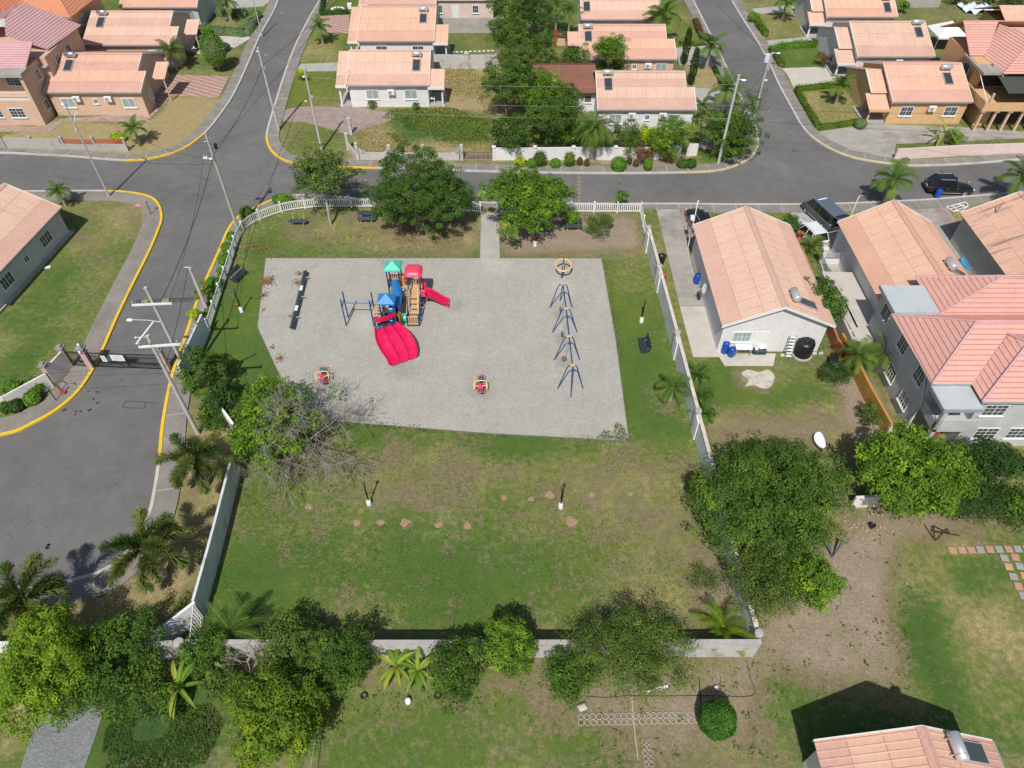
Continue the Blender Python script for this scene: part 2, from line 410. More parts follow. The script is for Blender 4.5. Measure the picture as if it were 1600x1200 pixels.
zone([(1110, 640), (1330, 640), (1320, 700), (1110, 690)], .72, .7, .35, 2)
zone([(1300, 560), (1370, 600), (1400, 690), (1330, 700)], .95, .5, .4, 1)
zone([(1005, 330), (1060, 330), (1100, 560), (1065, 560)], .14, .45, .3, 1)
zone([(0, 300), (210, 300), (240, 335), (190, 440), (130, 560), (0, 600)], .38, .45, .4, 1)
zone([(0, 500), (100, 400), (140, 420), (60, 590), (0, 600)], .12, .2, .55, 2)
zone([(90, 300), (230, 310), (225, 340), (120, 350)], .40, .55, .4, 2)
zone([(255, 620), (340, 640), (380, 690), (320, 920), (240, 960), (110, 960), (160, 900), (240, 800)], .45, .75, .3, 2)
zone([(0, 930), (120, 930), (120, 985), (0, 985)], .4, .4, .45, 1)
zone([(80, 188), (230, 200), (270, 152), (345, 152), (335, 200), (270, 240), (200, 245), (0, 240), (0, 215)], .12, 1.0, 0, 1)
zone([(225, 100), (370, 88), (355, 120), (250, 118)], .25, .45, .45, 1)
zone([(325, 5), (420, 5), (400, 70), (300, 55)], .1, .4, .45, 1)
zone([(470, 62), (540, 50), (528, 98), (470, 98)], .06, .55, .25, 1)
zone([(455, 110), (530, 112), (520, 165), (450, 172)], .02, .2, .15, 1)
zone([(500, 0), (560, 0), (545, 25), (500, 25)], .02, .1, .35, 1)
zone([(425, 205), (500, 190), (545, 225), (540, 262), (470, 255), (430, 235)], .35, .4, .4, 1)
zone([(560, 170), (690, 160), (690, 100), (800, 100), (800, 250), (560, 250)], .25, .85, .3, 2)
zone([(600, 170), (770, 175), (770, 225), (620, 225)], .05, .25, .75, 2)
zone([(690, 50), (800, 50), (790, 95), (690, 92)], .35, .35, .4, 1)
zone([(540, 250), (800, 250), (1080, 262), (1080, 240), (800, 235), (560, 240)], .9, .7, .4, 0)
zone([(1090, 200), (1180, 170), (1180, 250), (1100, 255)], .06, .15, .45, 1)
zone([(1065, 100), (1125, 100), (1130, 140), (1080, 140)], .35, .85, .3, 1)
zone([(1055, 30), (1100, 30), (1105, 75), (1060, 80)], .1, .35, .35, 1)
zone([(1240, 140), (1320, 130), (1350, 195), (1275, 205)], .08, .55, .25, 1)
zone([(1205, 75), (1280, 72), (1290, 104), (1220, 105)], .0, .2, .4, 0)
zone([(1185, 18), (1260, 18), (1262, 58), (1200, 65)], .35, .6, .35, 1)
zone([(1410, 0), (1600, 0), (1600, 60), (1470, 70)], .45, .5, .45, 2)
zone([(1105, 325), (1270, 322), (1260, 345), (1110, 350)], .05, .3, .3, 0)
zone([(1300, 322), (1420, 315), (1420, 345), (1310, 345)], .08, .5, .25, 0)
zone([(1470, 320), (1600, 310), (1600, 340), (1500, 350)], .05, .5, .3, 0)
nX, nY = len(GX), len(GY)
gv = np.zeros((nX * nY, 3), np.float32); gv[:, 0] = XX.ravel(); gv[:, 1] = YY.ravel()
ii, jj = np.meshgrid(np.arange(nX - 1), np.arange(nY - 1)); a = (jj * nX + ii).ravel()
gf = np.stack([a, a + 1, a + 1 + nX, a + nX], 1).astype(np.int32)
def np_mesh(name, v, f, mats, attr=None, attr_name='tint', smooth=False):
 me = bpy.data.meshes.new(name); k = f.shape[1]
 me.vertices.add(len(v)); me.vertices.foreach_set('co', np.asarray(v, np.float32).ravel())
 me.loops.add(f.size); me.loops.foreach_set('vertex_index', f.ravel().astype(np.int32))
 me.polygons.add(len(f)); me.polygons.foreach_set('loop_start', np.arange(0, f.size, k, dtype=np.int32))
 me.update(calc_edges=True)
 if smooth: me.polygons.foreach_set('use_smooth', np.ones(len(f), bool))
 for m in (mats if isinstance(mats, (list, tuple)) else [mats]): me.materials.append(m)
 if attr is not None:
  at_ = me.attributes.new(attr_name, 'FLOAT_COLOR', 'POINT')
  at_.data.foreach_set('color', np.concatenate([attr, np.ones((len(attr), 1))], 1).astype(np.float32).ravel())
 return me
def ground_mat():
 m, nt, b = nodes('ground_turf_soil'); co = pos(nt)
 a = nt.nodes.new('ShaderNodeAttribute'); a.attribute_name = 'zone'
 s = nt.nodes.new('ShaderNodeSeparateColor'); L(nt, a.outputs['Color'], s.inputs[0])
 n1 = noise(nt, co, .42, 8, .68); n2 = noise(nt, co, 2.2, 6, .72); n3 = noise(nt, co, 11, 3, .75); n4 = noise(nt, co, .16, 4, .6)
 n5 = noise(nt, co, 5.0, 5, .8)
 t = math_(nt, 'ADD', math_(nt, 'ADD', math_(nt, 'MULTIPLY', n1, .5), math_(nt, 'MULTIPLY', n2, .28)), math_(nt, 'MULTIPLY', n5, .22))
 bare = math_(nt, 'ADD', math_(nt, 'MULTIPLY', math_(nt, 'SUBTRACT', s.outputs[0], .5), 1.15), math_(nt, 'MULTIPLY', math_(nt, 'SUBTRACT', t, .5), 4.4))
 bare = math_(nt, 'ADD', math_(nt, 'MULTIPLY', bare, 2.6), .42, True)
 dry = math_(nt, 'ADD', math_(nt, 'SUBTRACT', s.outputs[1], .5), math_(nt, 'MULTIPLY', math_(nt, 'SUBTRACT', math_(nt, 'ADD', math_(nt, 'MULTIPLY', n2, .5), math_(nt, 'MULTIPLY', n4, .5)), .5), 2.2))
 dry = math_(nt, 'ADD', math_(nt, 'MULTIPLY', dry, 1.9), .47, True)
 lush = math_(nt, 'ADD', s.outputs[2], math_(nt, 'MULTIPLY', math_(nt, 'SUBTRACT', n1, .5), .9), True)
 green = ramp(nt, lush, [(0, (.185, .205, .034)), (.5, (.078, .150, .024)), (1, (.034, .095, .022))]).outputs[0]
 straw = ramp(nt, n2, [(.3, (.33, .255, .125)), (.7, (.46, .36, .19))]).outputs[0]
 soil = ramp(nt, math_(nt, 'ADD', math_(nt, 'MULTIPLY', n1, .5), math_(nt, 'MULTIPLY', n5, .5)), [(.34, (.250, .195, .138)), (.66, (.385, .310, .228))]).outputs[0]
 thc = ramp(nt, noise(nt, co, 2.6, 9, .85), [(.36, (.125, .125, .052)), (.52, (.225, .180, .105)), (.68, (.365, .280, .185))]).outputs[0]
 soil = mixc(nt, ramp(nt, s.outputs[0], [(.62, (0, 0, 0)), (.86, (1, 1, 1))]).outputs[0], thc, soil)
 c = mixc(nt, math_(nt, 'MULTIPLY', math_(nt, 'POWER', dry, 1.35), .92), green, straw)
 c = mixc(nt, bare, c, soil)
 c = mixc(nt, 1.0, c, ramp(nt, n3, [(.25, (.66,) * 3), (.75, (1.28,) * 3)]).outputs[0], 'MULTIPLY')
 c = mixc(nt, 1.0, c, ramp(nt, n5, [(.3, (.80,) * 3), (.7, (1.16,) * 3)]).outputs[0], 'MULTIPLY')
 th = ramp(nt, noise(nt, co, 1.15, 9, .82), [(.44, (0, 0, 0)), (.62, (1, 1, 1))]).outputs[0]
 c = mixc(nt, math_(nt, 'MULTIPLY', th, .30), c, (.175, .140, .078))
 w = ramp(nt, noise(nt, co, 1.3, 7, .85), [(.60, (0, 0, 0)), (.64, (1, 1, 1))]).outputs[0]
 c = mixc(nt, math_(nt, 'MULTIPLY', math_(nt, 'MULTIPLY', w, bare), .42), c, (.075, .085, .035))
 L(nt, c, b.inputs['Base Color']); b.inputs['Roughness'].default_value = 1; b.inputs['Specular IOR Level'].default_value = .1
 bump(nt, b, math_(nt, 'ADD', n3, n5), .5, .05)
 return m
g = link('ground', np_mesh('ground', gv, gf, ground_mat(), Z.reshape(-1, 3), 'zone'))
tag(g, 'patchy lawns, dry turf and bare earth of the whole estate', kind='structure')
# ---- roads, pavements, kerbs ------------------------------------------------------------------
def asphalt():
 m, nt, b = nodes('asphalt'); co = pos(nt)
 n1 = noise(nt, co, .09, 6, .62); n2 = noise(nt, co, .8, 6, .7); n3 = noise(nt, co, 14, 3, .7); n4 = noise(nt, co, .35, 7, .7)
 c = ramp(nt, n1, [(.3, (.122, .119, .115)), (.7, (.180, .176, .168))]).outputs[0]
 c = mixc(nt, 1.0, c, ramp(nt, n2, [(.3, (.88,) * 3), (.7, (1.1,) * 3)]).outputs[0], 'MULTIPLY')
 c = mixc(nt, 1.0, c, ramp(nt, n3, [(.25, (.82,) * 3), (.75, (1.17,) * 3)]).outputs[0], 'MULTIPLY')
 k = ramp(nt, n4, [(.62, (0, 0, 0)), (.72, (1, 1, 1))]).outputs[0]
 c = mixc(nt, math_(nt, 'MULTIPLY', k, .35), c, (.215, .205, .185))
 vo = nt.nodes.new('ShaderNodeTexVoronoi'); vo.feature = 'DISTANCE_TO_EDGE'; vo.inputs['Scale'].default_value = .16
 wv = nt.nodes.new('ShaderNodeVectorMath'); L(nt, co, wv.inputs[0]); nz = nt.nodes.new('ShaderNodeTexNoise'); nz.inputs['Scale'].default_value = .5; nz.inputs['Detail'].default_value = 6; L(nt, co, nz.inputs['Vector'])
 mv = nt.nodes.new('ShaderNodeVectorMath'); mv.operation = 'SCALE'; mv.inputs['Scale'].default_value = 3.5; L(nt, nz.outputs['Color'], mv.inputs[0]); L(nt, mv.outputs[0], wv.inputs[1]); L(nt, wv.outputs[0], vo.inputs['Vector'])
 ck = math_(nt, 'MULTIPLY', math_(nt, 'LESS_THAN', vo.outputs['Distance'], .0035), ramp(nt, n4, [(.45, (0, 0, 0)), (.6, (1, 1, 1))]).outputs[0])
 c = mixc(nt, math_(nt, 'MULTIPLY', ck, .5), c, (.06, .06, .058))
 o = ramp(nt, noise(nt, co, .55, 8, .8), [(.69, (0, 0, 0)), (.73, (1, 1, 1))]).outputs[0]
 c = mixc(nt, math_(nt, 'MULTIPLY', o, .6), c, (.05, .05, .05))
 L(nt, c, b.inputs['Base Color']); b.inputs['Roughness'].default_value = .9; b.inputs['Specular IOR Level'].default_value = .25
 bump(nt, b, n3, .35, .02)
 return m
M['asphalt'] = asphalt()
def smooth_px(pts, closed=False, n=4):
 """gentle Catmull-Rom through photo spots"""
 out = []; k = len(pts); rng = range(k if closed else k - 1)
 for i in rng:
  p0, p1, p2, p3 = (pts[(i - 1) % k] if closed or i > 0 else pts[0]), pts[i], pts[(i + 1) % k], (pts[(i + 2) % k] if closed or i + 2 < k else pts[-1])
  for j in range(n):
   t = j / n
   out.append(tuple(.5 * ((2 * p1[q]) + (p2[q] - p0[q]) * t + (2 * p0[q] - 5 * p1[q] + 4 * p2[q] - p3[q]) * t * t + (3 * p1[q] - p0[q] - 3 * p2[q] + p3[q]) * t ** 3) for q in range(2)))
 if not closed: out.append(tuple(pts[-1]))
 return out
def sheet(name, px, z, m, kind='structure', label=None, smooth=False, th=0.0):
 pts = [at(u, v) for u, v in (smooth_px(px, True) if smooth else px)]
 ar = sum(pts[i].x * pts[(i + 1) % len(pts)].y - pts[(i + 1) % len(pts)].x * pts[i].y for i in range(len(pts)))
 if ar < 0: pts.reverse()
 mb = MB()
 if th: mb.prism([(p.x, p.y) for p in pts], z - th, z)
 else: mb.poly([(p.x, p.y, z) for p in pts])
 return tag(mb.build(name, m), label, kind=kind)
def offs(path, d):
 """polyline moved d to its left"""
 out = []
 for i, p in enumerate(path):
  t = (path[min(i + 1, len(path) - 1)] - path[max(i - 1, 0)]); t.z = 0; t.normalize()
  out.append(Vector((p.x - t.y * d, p.y + t.x * d, 0)))
 return out
def band(name, path, d0, d1, z0, z1, m, label=None, kind='structure', parent=None):
 a, b_ = offs(path, d0), offs(path, d1); mb = MB(); n = len(path)
 vs = []
 for i in range(n):
  vs += [(a[i].x, a[i].y, z0), (a[i].x, a[i].y, z1), (b_[i].x, b_[i].y, z1), (b_[i].x, b_[i].y, z0)]
 fs = []
 for i in range(n - 1):
  for j in range(4):
   fs.append((i * 4 + j, i * 4 + (j + 1) % 4, (i + 1) * 4 + (j + 1) % 4, (i + 1) * 4 + j))
 fs += [(0, 1, 2, 3), tuple((n - 1) * 4 + j for j in (3, 2, 1, 0))]
 if d1 > d0: fs = [tuple(reversed(f)) for f in fs]
 mb.add(vs, fs)
 me_o = mb.build(name, m, parent)
 s = [0]
 for i in range(1, n): s.append(s[-1] + (path[i] - path[i - 1]).length)
 uv = me_o.data.uv_layers.new(name='run')
 for lp in me_o.data.loops:
  vi = lp.vertex_index; uv.data[lp.index].uv = (s[vi // 4], 0 if vi % 4 in (0, 1) else 1)
 return tag(me_o, label, kind=kind)
def pave_mat(name, c, gap=2.3, joint=(.50, .47, .43), jw=.05):
 m, nt, b = nodes(name); co = pos(nt)
 uv = nt.nodes.new('ShaderNodeUVMap'); uv.uv_map = 'run'
 sx = nt.nodes.new('ShaderNodeSeparateXYZ'); L(nt, uv.outputs[0], sx.inputs[0])
 fr = math_(nt, 'FRACT', math_(nt, 'DIVIDE', sx.outputs[0], gap))
 j = math_(nt, 'LESS_THAN', fr, jw)
 n1 = noise(nt, co, .5, 6, .65); n2 = noise(nt, co, 6, 4, .7)
 col = ramp(nt, n1, [(.3, tuple(x * .8 for x in c)), (.7, tuple(x * 1.2 for x in c))]).outputs[0]
 col = mixc(nt, math_(nt, 'MULTIPLY', j, .42), col, joint)
 col = mixc(nt, 1.0, col, ramp(nt, n2, [(.3, (.88,) * 3), (.7, (1.12,) * 3)]).outputs[0], 'MULTIPLY')
 L(nt, col, b.inputs['Base Color']); b.inputs['Roughness'].default_value = .9
 return m
M['pave'] = pave_mat('pavement_slabs', (.235, .215, .19))
road_px_tl = [(-120, 240), (0, 240), (100, 245), (197, 252), (250, 246), (290, 232), (322, 208), (345, 180), (365, 150), (385, 108), (408, 55), (430, 15), (446, -30), (460, -60)]
road_px_tm = [(520, -60), (505, -10), (485, 25), (462, 70), (445, 115), (432, 155), (420, 195), (416, 215), (421, 233), (435, 247), (460, 257), (500, 262), (590, 264), (720, 268), (850, 271), (960, 272), (1060, 271), (1120, 268), (1155, 258), (1176, 245), (1184, 228), (1183, 205), (1172, 182), (1152, 140), (1122, 78), (1098, 30), (1078, -10), (1055, -60)]
road_px_tr = [(1110, -60), (1135, -12), (1158, 28), (1182, 65), (1200, 98), (1217, 135), (1235, 168), (1250, 195), (1268, 215), (1300, 235), (1340, 249), (1400, 258), (1450, 260), (1530, 256), (1600, 250), (1720, 242)]
road_px_br = [(1720, 293), (1600, 301), (1530, 306), (1440, 313), (1300, 319), (1150, 320), (1060, 319), (930, 319), (800, 318), (640, 315), (560, 311), (490, 306), (445, 307), (405, 322), (372, 340), (355, 362), (343, 390), (325, 430), (308, 470), (295, 510), (282, 548), (270, 582), (261, 620), (253, 668), (249, 710), (243, 755), (232, 805), (208, 850), (175, 884), (130, 902), (70, 914), (-10, 918), (-200, 920)]
road_px_bl = [(-200, 720), (0, 682), (50, 664), (92, 640), (124, 612), (147, 578), (162, 548), (185, 495), (210, 443), (234, 395), (248, 362), (254, 342), (250, 322), (237, 309), (210, 302), (170, 299), (100, 299), (0, 300), (-120, 300)]
pts = road_px_tl + road_px_tm + road_px_tr + road_px_br + road_px_bl
sheet('road', [p for part in (road_px_tl, road_px_tm, road_px_tr, road_px_br, road_px_bl) for p in smooth_px(part)], .006, M['asphalt'], label='grey asphalt streets meeting in two junctions and a wide turning area')
def path_of(px, n=4): return [at(u, v) for u, v in smooth_px(px, n=n)]
edges = {'tl': path_of(road_px_tl), 'tm': path_of(road_px_tm), 'tr': path_of(road_px_tr), 'br': path_of(road_px_br), 'bl': path_of(road_px_bl)}
def cut(path, keep): return [p for p in path if keep(p)]
for nm, w in (('tl', 1.4), ('tm', 1.45), ('tr', 1.4), ('bl', 1.8)):
 band('pavement', edges[nm], .18, w, -.05, .11, M['pave'] if nm != 'bl' else pave_mat('pavement_plain', (.24, .215, .185), 3.1, (.20, .18, .16), .03), 'slabbed concrete pavement beside the street')
br = edges['br']
i1 = min(range(len(br)), key=lambda i: (br[i] - at(1060, 319)).length); i2 = min(range(len(br)), key=lambda i: (br[i] - at(445, 307)).length)
i3 = min(range(len(br)), key=lambda i: (br[i] - at(270, 582)).length)
band('pavement', br[:i1 + 1], .18, 1.5, -.05, .11, M['pave'], 'slabbed concrete pavement in front of the row on the right')
band('pavement', br[i1:i3 + 1], .18, .95, -.05, .11, M['pave'], 'narrow pavement outside the playground fence')
band('pavement', br[i3:], .18, 1.75, -.05, .11, M['pave'], 'slabbed pavement beside the turning area')
def kerb(nm, a, b_, m, name, label):
 p = edges[nm]
 i = min(range(len(p)), key=lambda q: (p[q] - at(*a)).length); j = min(range(len(p)), key=lambda q: (p[q] - at(*b_)).length)
 i, j = min(i, j), max(i, j)
 if j > i: band(name, p[i:j + 1], -.05, .182, -.05, .145 if 'yellow' not in name else .15, m, label)
Y, K, FY = M['yellow_paint'], M['pale_kerb'], M['faded_yellow']
kerb('tl', (-120, 240), (197, 252), K, 'kerb', 'plain kerb along the left street')
kerb('tl', (197, 252), (322, 208), Y, 'yellow_kerb', 'yellow painted kerb round the straw-dry corner garden')
kerb('tl', (322, 208), (460, -60), K, 'kerb', 'plain kerb of the upper left street')
kerb('tm', (520, -60), (416, 215), K, 'kerb', 'plain kerb of the upper left street, right side')
kerb('tm', (416, 215), (590, 264), Y, 'yellow_kerb', 'yellow painted kerb round the middle corner')
kerb('tm', (590, 264), (1060, 271), K, 'kerb', 'plain kerb of the middle row')
kerb('tm', (1060, 271), (1184, 228), FY, 'kerb', 'faded cream kerb at the right junction')
kerb('tm', (1184, 228), (1055, -60), K, 'kerb', 'plain kerb of the upper right street')
kerb('tr', (1110, -60), (1268, 215), K, 'kerb', 'plain kerb of the upper right street, right side')
kerb('tr', (1268, 215), (1450, 260), FY, 'kerb', 'faded cream kerb round the right corner')
kerb('tr', (1450, 260), (1720, 242), K, 'kerb', 'plain kerb before the pink wall')
kerb('br', (1720, 293), (1060, 319), K, 'kerb', 'plain kerb before the right row')
kerb('br', (1060, 319), (445, 307), K, 'kerb', 'plain kerb outside the picket fence')
kerb('br', (445, 307), (249, 705), Y, 'yellow_kerb', 'yellow painted kerb outside the playground wall')
kerb('br', (249, 705), (-200, 920), K, 'kerb', 'plain kerb of the turning area')
kerb('bl', (-200, 720), (170, 299), Y, 'yellow_kerb', 'yellow painted kerb round the left corner lawn')
kerb('bl', (170, 299), (-120, 300), K, 'kerb', 'plain kerb of the left corner lawn')
mb = MB()
hp = [at(212, 472), at(302, 468)]
for k in range(9):
 a_, b_ = hp[0].lerp(hp[1], k / 9 + .004), hp[0].lerp(hp[1], (k + 1) / 9 - .004)
 mb.add([(a_.x, a_.y - .32, .011), (b_.x, b_.y - .32, .011), (b_.x, b_.y, .05), (a_.x, a_.y, .05), (b_.x, b_.y + .32, .011), (a_.x, a_.y + .32, .011)], [(0, 1, 2, 3), (3, 2, 4, 5)], 1 if k in (1, 4) else 0)
M['hump_dark'] = flat('hump_dark', (.085, .083, .08), .9, .15, 3); M['hump_yellow'] = flat('hump_yellow', (.30, .25, .12), .9, .2, 4, dark=(.12, .11, .1, .8), dscale=2)
tag(mb.build('speed_hump', [M['hump_dark'], M['hump_yellow']]), 'low speed hump with worn yellow blocks', kind='structure')
mb = MB()
M['tar'] = flat('tar', (.03, .03, .03), .8, .2, 3)
def stripe(mb, px, w, z=.012):
 p = [at(u, v) for u, v in px]; a_, b_ = offs(p, w / 2), offs(p, -w / 2)
 for i in range(len(p) - 1): mb.quad((a_[i].x, a_[i].y, z), (b_[i].x, b_[i].y, z), (b_[i + 1].x, b_[i + 1].y, z), (a_[i + 1].x, a_[i + 1].y, z))
for s_ in ([(192, 637), (226, 638)], [(226, 638), (228, 628)], [(228, 628), (196, 627)], [(196, 627), (192, 637)], [(228, 629), (248, 630)]): stripe(mb, s_, .05)
rr = random.Random(4)
for (u, v) in [(145, 623), (125, 642), (137, 642), (116, 648), (118, 642), (98, 642), (150, 612), (300, 218), (322, 222), (1238, 237), (1470, 268), (965, 288), (860, 283), (150, 630), (136, 612)]:
 stripe(mb, [(u, v), (u + rr.uniform(2, 6), v - rr.uniform(-2, 4))], rr.uniform(.08, .25))
stripe(mb, [(72, 857), (78, 850)], .22); stripe(mb, [(78, 851), (73, 851)], .12); stripe(mb, [(71, 857), (77, 857)], .12)
tag(mb.build('tar_mark', M['tar']), 'black tar lines and oil marks on the asphalt', kind='structure')
mb = MB()
for k in range(7): stripe(mb, [(905 + rr.uniform(-.5, .5), 276 + k * 6), (905 + rr.uniform(-.5, .5), 279 + k * 6)], .25)
for (u, v) in [(568, 282), (1330, 244), (560, 283), (412, 84), (414, 86), (437, 20), (1205, 170), (1200, 172)]: stripe(mb, [(u, v), (u + 4, v + 1)], .3)
tag(mb.build('road_scuff', M['hump_yellow']), 'pale scuffs and a worn patch line on the asphalt', kind='structure')
# ---- driveways, paths, play surface ---------------------------------------------------------
M['brick_pink'] = None
def brick_mat(name, c1, c2, mortar, sc=3.0, off=.5, rot=0, w=.5, h=.25, ms=.02):
 m, nt, b = nodes(name); co = pos(nt)
 mp = nt.nodes.new('ShaderNodeMapping'); mp.inputs['Rotation'].default_value[2] = rot; L(nt, co, mp.inputs[0])
 br_ = nt.nodes.new('ShaderNodeTexBrick'); br_.inputs['Scale'].default_value = sc; L(nt, mp.outputs[0], br_.inputs['Vector'])
 br_.inputs['Color1'].default_value = (*c1, 1); br_.inputs['Color2'].default_value = (*c2, 1); br_.inputs['Mortar'].default_value = (*mortar, 1)
 br_.inputs['Mortar Size'].default_value = ms; br_.inputs['Brick Width'].default_value = w; br_.inputs['Row Height'].default_value = h; br_.offset = off
 n2 = noise(nt, co, 1.1, 7, .7)
 c = mixc(nt, 1.0, br_.outputs[0], ramp(nt, n2, [(.3, (.75,) * 3), (.7, (1.18,) * 3)]).outputs[0], 'MULTIPLY')
 L(nt, c, b.inputs['Base Color']); b.inputs['Roughness'].default_value = .9
 return m
def stripes_mat(name, c1, c2, sc, rot):
 m, nt, b = nodes(name); co = pos(nt)
 mp = nt.nodes.new('ShaderNodeMapping'); mp.inputs['Rotation'].default_value[2] = rot; L(nt, co, mp.inputs[0])
 sx = nt.nodes.new('ShaderNodeSeparateXYZ'); L(nt, mp.outputs[0], sx.inputs[0])
 f = math_(nt, 'FRACT', math_(nt, 'MULTIPLY', sx.outputs[0], sc))
 k = math_(nt, 'LESS_THAN', f, .45)
 n2 = noise(nt, co, 2.1, 7, .75)
 c = mixc(nt, k, c1, c2)
 c = mixc(nt, 1.0, c, ramp(nt, n2, [(.3, (.75,) * 3), (.7, (1.2,) * 3)]).outputs[0], 'MULTIPLY')
 L(nt, c, b.inputs['Base Color']); b.inputs['Roughness'].default_value = .9
 return m
M['paver_stripe'] = stripes_mat('paver_stripe', (.40, .34, .30), (.44, .19, .13), 1.35, R(-62))
M['paver_pink'] = brick_mat('paver_pink', (.36, .24, .20), (.42, .33, .28), (.25, .2, .17), 3.2)
M['paver_worn'] = brick_mat('paver_worn', (.38, .27, .23), (.33, .27, .24), (.23, .19, .16), 2.6)
M['stone_rough'] = flat('stone_rough', (.50, .46, .40), .95, .2, 2.5, bmp=.6, bscale=5, dark=(.28, .24, .19, .9), dscale=1.4, fine=.15)
def pebble_mat(name, c1, c2, sc, worn=()):
 m, nt, b = nodes(name); co = pos(nt)
 v = nt.nodes.new('ShaderNodeTexVoronoi'); v.inputs['Scale'].default_value = sc; L(nt, co, v.inputs['Vector'])
 n1 = noise(nt, co, .3, 6, .65); n2 = noise(nt, co, 8, 4, .8); n3 = noise(nt, co, 1.6, 5, .7)
 sc_ = nt.nodes.new('ShaderNodeSeparateColor'); L(nt, v.outputs['Color'], sc_.inputs[0])
 c = mixc(nt, sc_.outputs[0], c1, c2)
 for n_, lo, hi in ((n1, .92, 1.07), (n2, .82, 1.16), (n3, .93, 1.07)):
  c = mixc(nt, 1.0, c, ramp(nt, n_, [(.3, (lo,) * 3), (.7, (hi,) * 3)]).outputs[0], 'MULTIPLY')
 for (wx, wy, wr, wk) in worn:
  dn = nt.nodes.new('ShaderNodeVectorMath'); dn.operation = 'DISTANCE'; L(nt, co, dn.inputs[0]); dn.inputs[1].default_value = (wx, wy, .05)
  k_ = ramp(nt, math_(nt, 'ADD', math_(nt, 'DIVIDE', dn.outputs['Value'], wr), math_(nt, 'MULTIPLY', math_(nt, 'SUBTRACT', n3, .5), .9)), [(.35, (wk,) * 3), (1, (1,) * 3)]).outputs[0]
  c = mixc(nt, 1.0, c, k_, 'MULTIPLY')
 L(nt, c, b.inputs['Base Color']); b.inputs['Roughness'].default_value = 1; b.inputs['Specular IOR Level'].default_value = .15
 bump(nt, b, v.outputs['Distance'], .8, .04)
 return m
M['play_gravel'] = pebble_mat('play_gravel', (.372, .355, .305), (.46, .442, .39), 20, ((4.4, 49.2, 2.0, 1.16), (4.1, 45.6, .9, .82), (4.1, 42.6, .9, .82), (4.1, 39.8, .9, .82), (-8.7, 39.0, 1.6, .85), (-5.0, 46.7, 1.1, .85), (-12.8, 44.6, 1.5, 1.12), (-2.4, 36.9, 1.5, .88), (-14.7, 37.9, 1.5, .88), (-1.9, 52.4, 2.4, 1.1)))
M['drive_gravel'] = pebble_mat('drive_gravel', (.18, .19, .19), (.26, .27, .265), 13)
pad_px = [(415, 404), (752, 404), (780, 404), (940, 404), (962, 530), (983, 690), (760, 678), (560, 662), (470, 655), (445, 605), (402, 512)]
sheet('gravel_play_surface', pad_px, .05, M['play_gravel'], 'structure', 'pale grey gravel bed under the playground', th=.07)
mb = MB()
pp = [at(u, v) for u, v in pad_px]
for i in range(len(pp)):
 if i == 1: continue
 a_, b_ = pp[i], pp[(i + 1) % len(pp)]
 d = b_ - a_; mb.box(((a_.x + b_.x) / 2, (a_.y + b_.y) / 2, .035), (d.length, .05, .10), math.atan2(d.y, d.x))
M['edge_board'] = flat('edge_board', (.16, .14, .12), .9, .25, 2)
tag(mb.build('edging_board', M['edge_board']), 'dark timber edging round the gravel play bed', 'edging')
sheet('path', [(752, 331), (779, 331), (781, 404), (750, 404)], .06, M['concrete'], label='straight concrete path leading to the gravel bed', th=.08)
sheet('driveway', [(1024, 321), (1060, 321), (1084, 425), (1108, 478), (1062, 478)], .03, M['stained_concrete'], label='stained concrete drive beside the playground wall', th=.05)
sheet('driveway', [(1062, 479), (1107, 479), (1130, 558), (1083, 558)], .035, M['pale_concrete'], label='newer pale concrete at the end of the drive', th=.05)
sheet('paving', [(1058, 322), (1072, 322), (1092, 400), (1083, 400)], .034, M['paver_pink'], label='pink paver strip beside the drive', th=.05)
sheet('patio', [(1104, 528), (1300, 560), (1290, 545), (1130, 548), (1130, 572), (1210, 572), (1213, 556), (1290, 552), (1290, 540), (1110, 520)], .02, M['concrete'], label='rear apron') if False else None
sheet('patio', [(1106, 530), (1124, 530), (1130, 553), (1212, 553), (1208, 572), (1132, 572)], .05, M['pale_concrete'], label='pale concrete patio behind the big gable house', th=.06)
sheet('driveway', [(1225, 322), (1290, 320), (1320, 345), (1345, 425), (1300, 425), (1268, 380), (1245, 345)], .03, M['concrete'], label='concrete drive under the grey van', th=.05)
_t = [at(u, v, 1.5) for u, v in ((1284, 424), (1348, 426), (1375, 470), (1393, 520), (1345, 540), (1312, 482))]; _b = MB(); _b.prism([(p.x, p.y) for p in reversed(_t)], 0, 1.5); tag(_b.build('terrace', M['pale_concrete']), 'raised pale concrete terrace against the middle gable house', kind='structure')
sheet('driveway', [(1410, 318), (1470, 311), (1520, 385), (1560, 470), (1530, 470), (1450, 350)], .03, M['stained_concrete'], label='grey concrete drive between the right hand houses', th=.05)
sheet('paving', [(1452, 316), (1470, 318), (1512, 372), (1492, 372)], .045, M['paver_worn'], label='brick strip along the drive', th=.05)
sheet('driveway', [(233, 115), (358, 120), (342, 152), (268, 150), (245, 175), (228, 190), (215, 188)], .03, M['paver_stripe'], label='pink and grey striped paver drive', th=.05)
sheet('driveway', [(290, 55), (395, 58), (372, 72), (330, 90), (280, 75)], .035, M['pale_concrete'], label='pale concrete drive under the dark car', th=.05)
sheet('driveway', [(330, 2), (430, -5), (412, 10), (330, 16)], .035, M['concrete'], label='concrete drive at the top of the street', th=.05)
sheet('paving', [(0, 195), (70, 200), (95, 186), (215, 178), (225, 186), (240, 190), (100, 190), (80, 206), (0, 206)], .04, M['paver_pink'], label='pink paver apron round the tan houses', th=.05)
sheet('driveway', [(445, 172), (490, 166), (525, 168), (560, 168), (615, 180), (600, 192), (560, 205), (545, 210), (480, 192), (440, 188)], .03, M['paver_worn'], label='worn pink paver drive, breaking up at its end', smooth=True, th=.05)
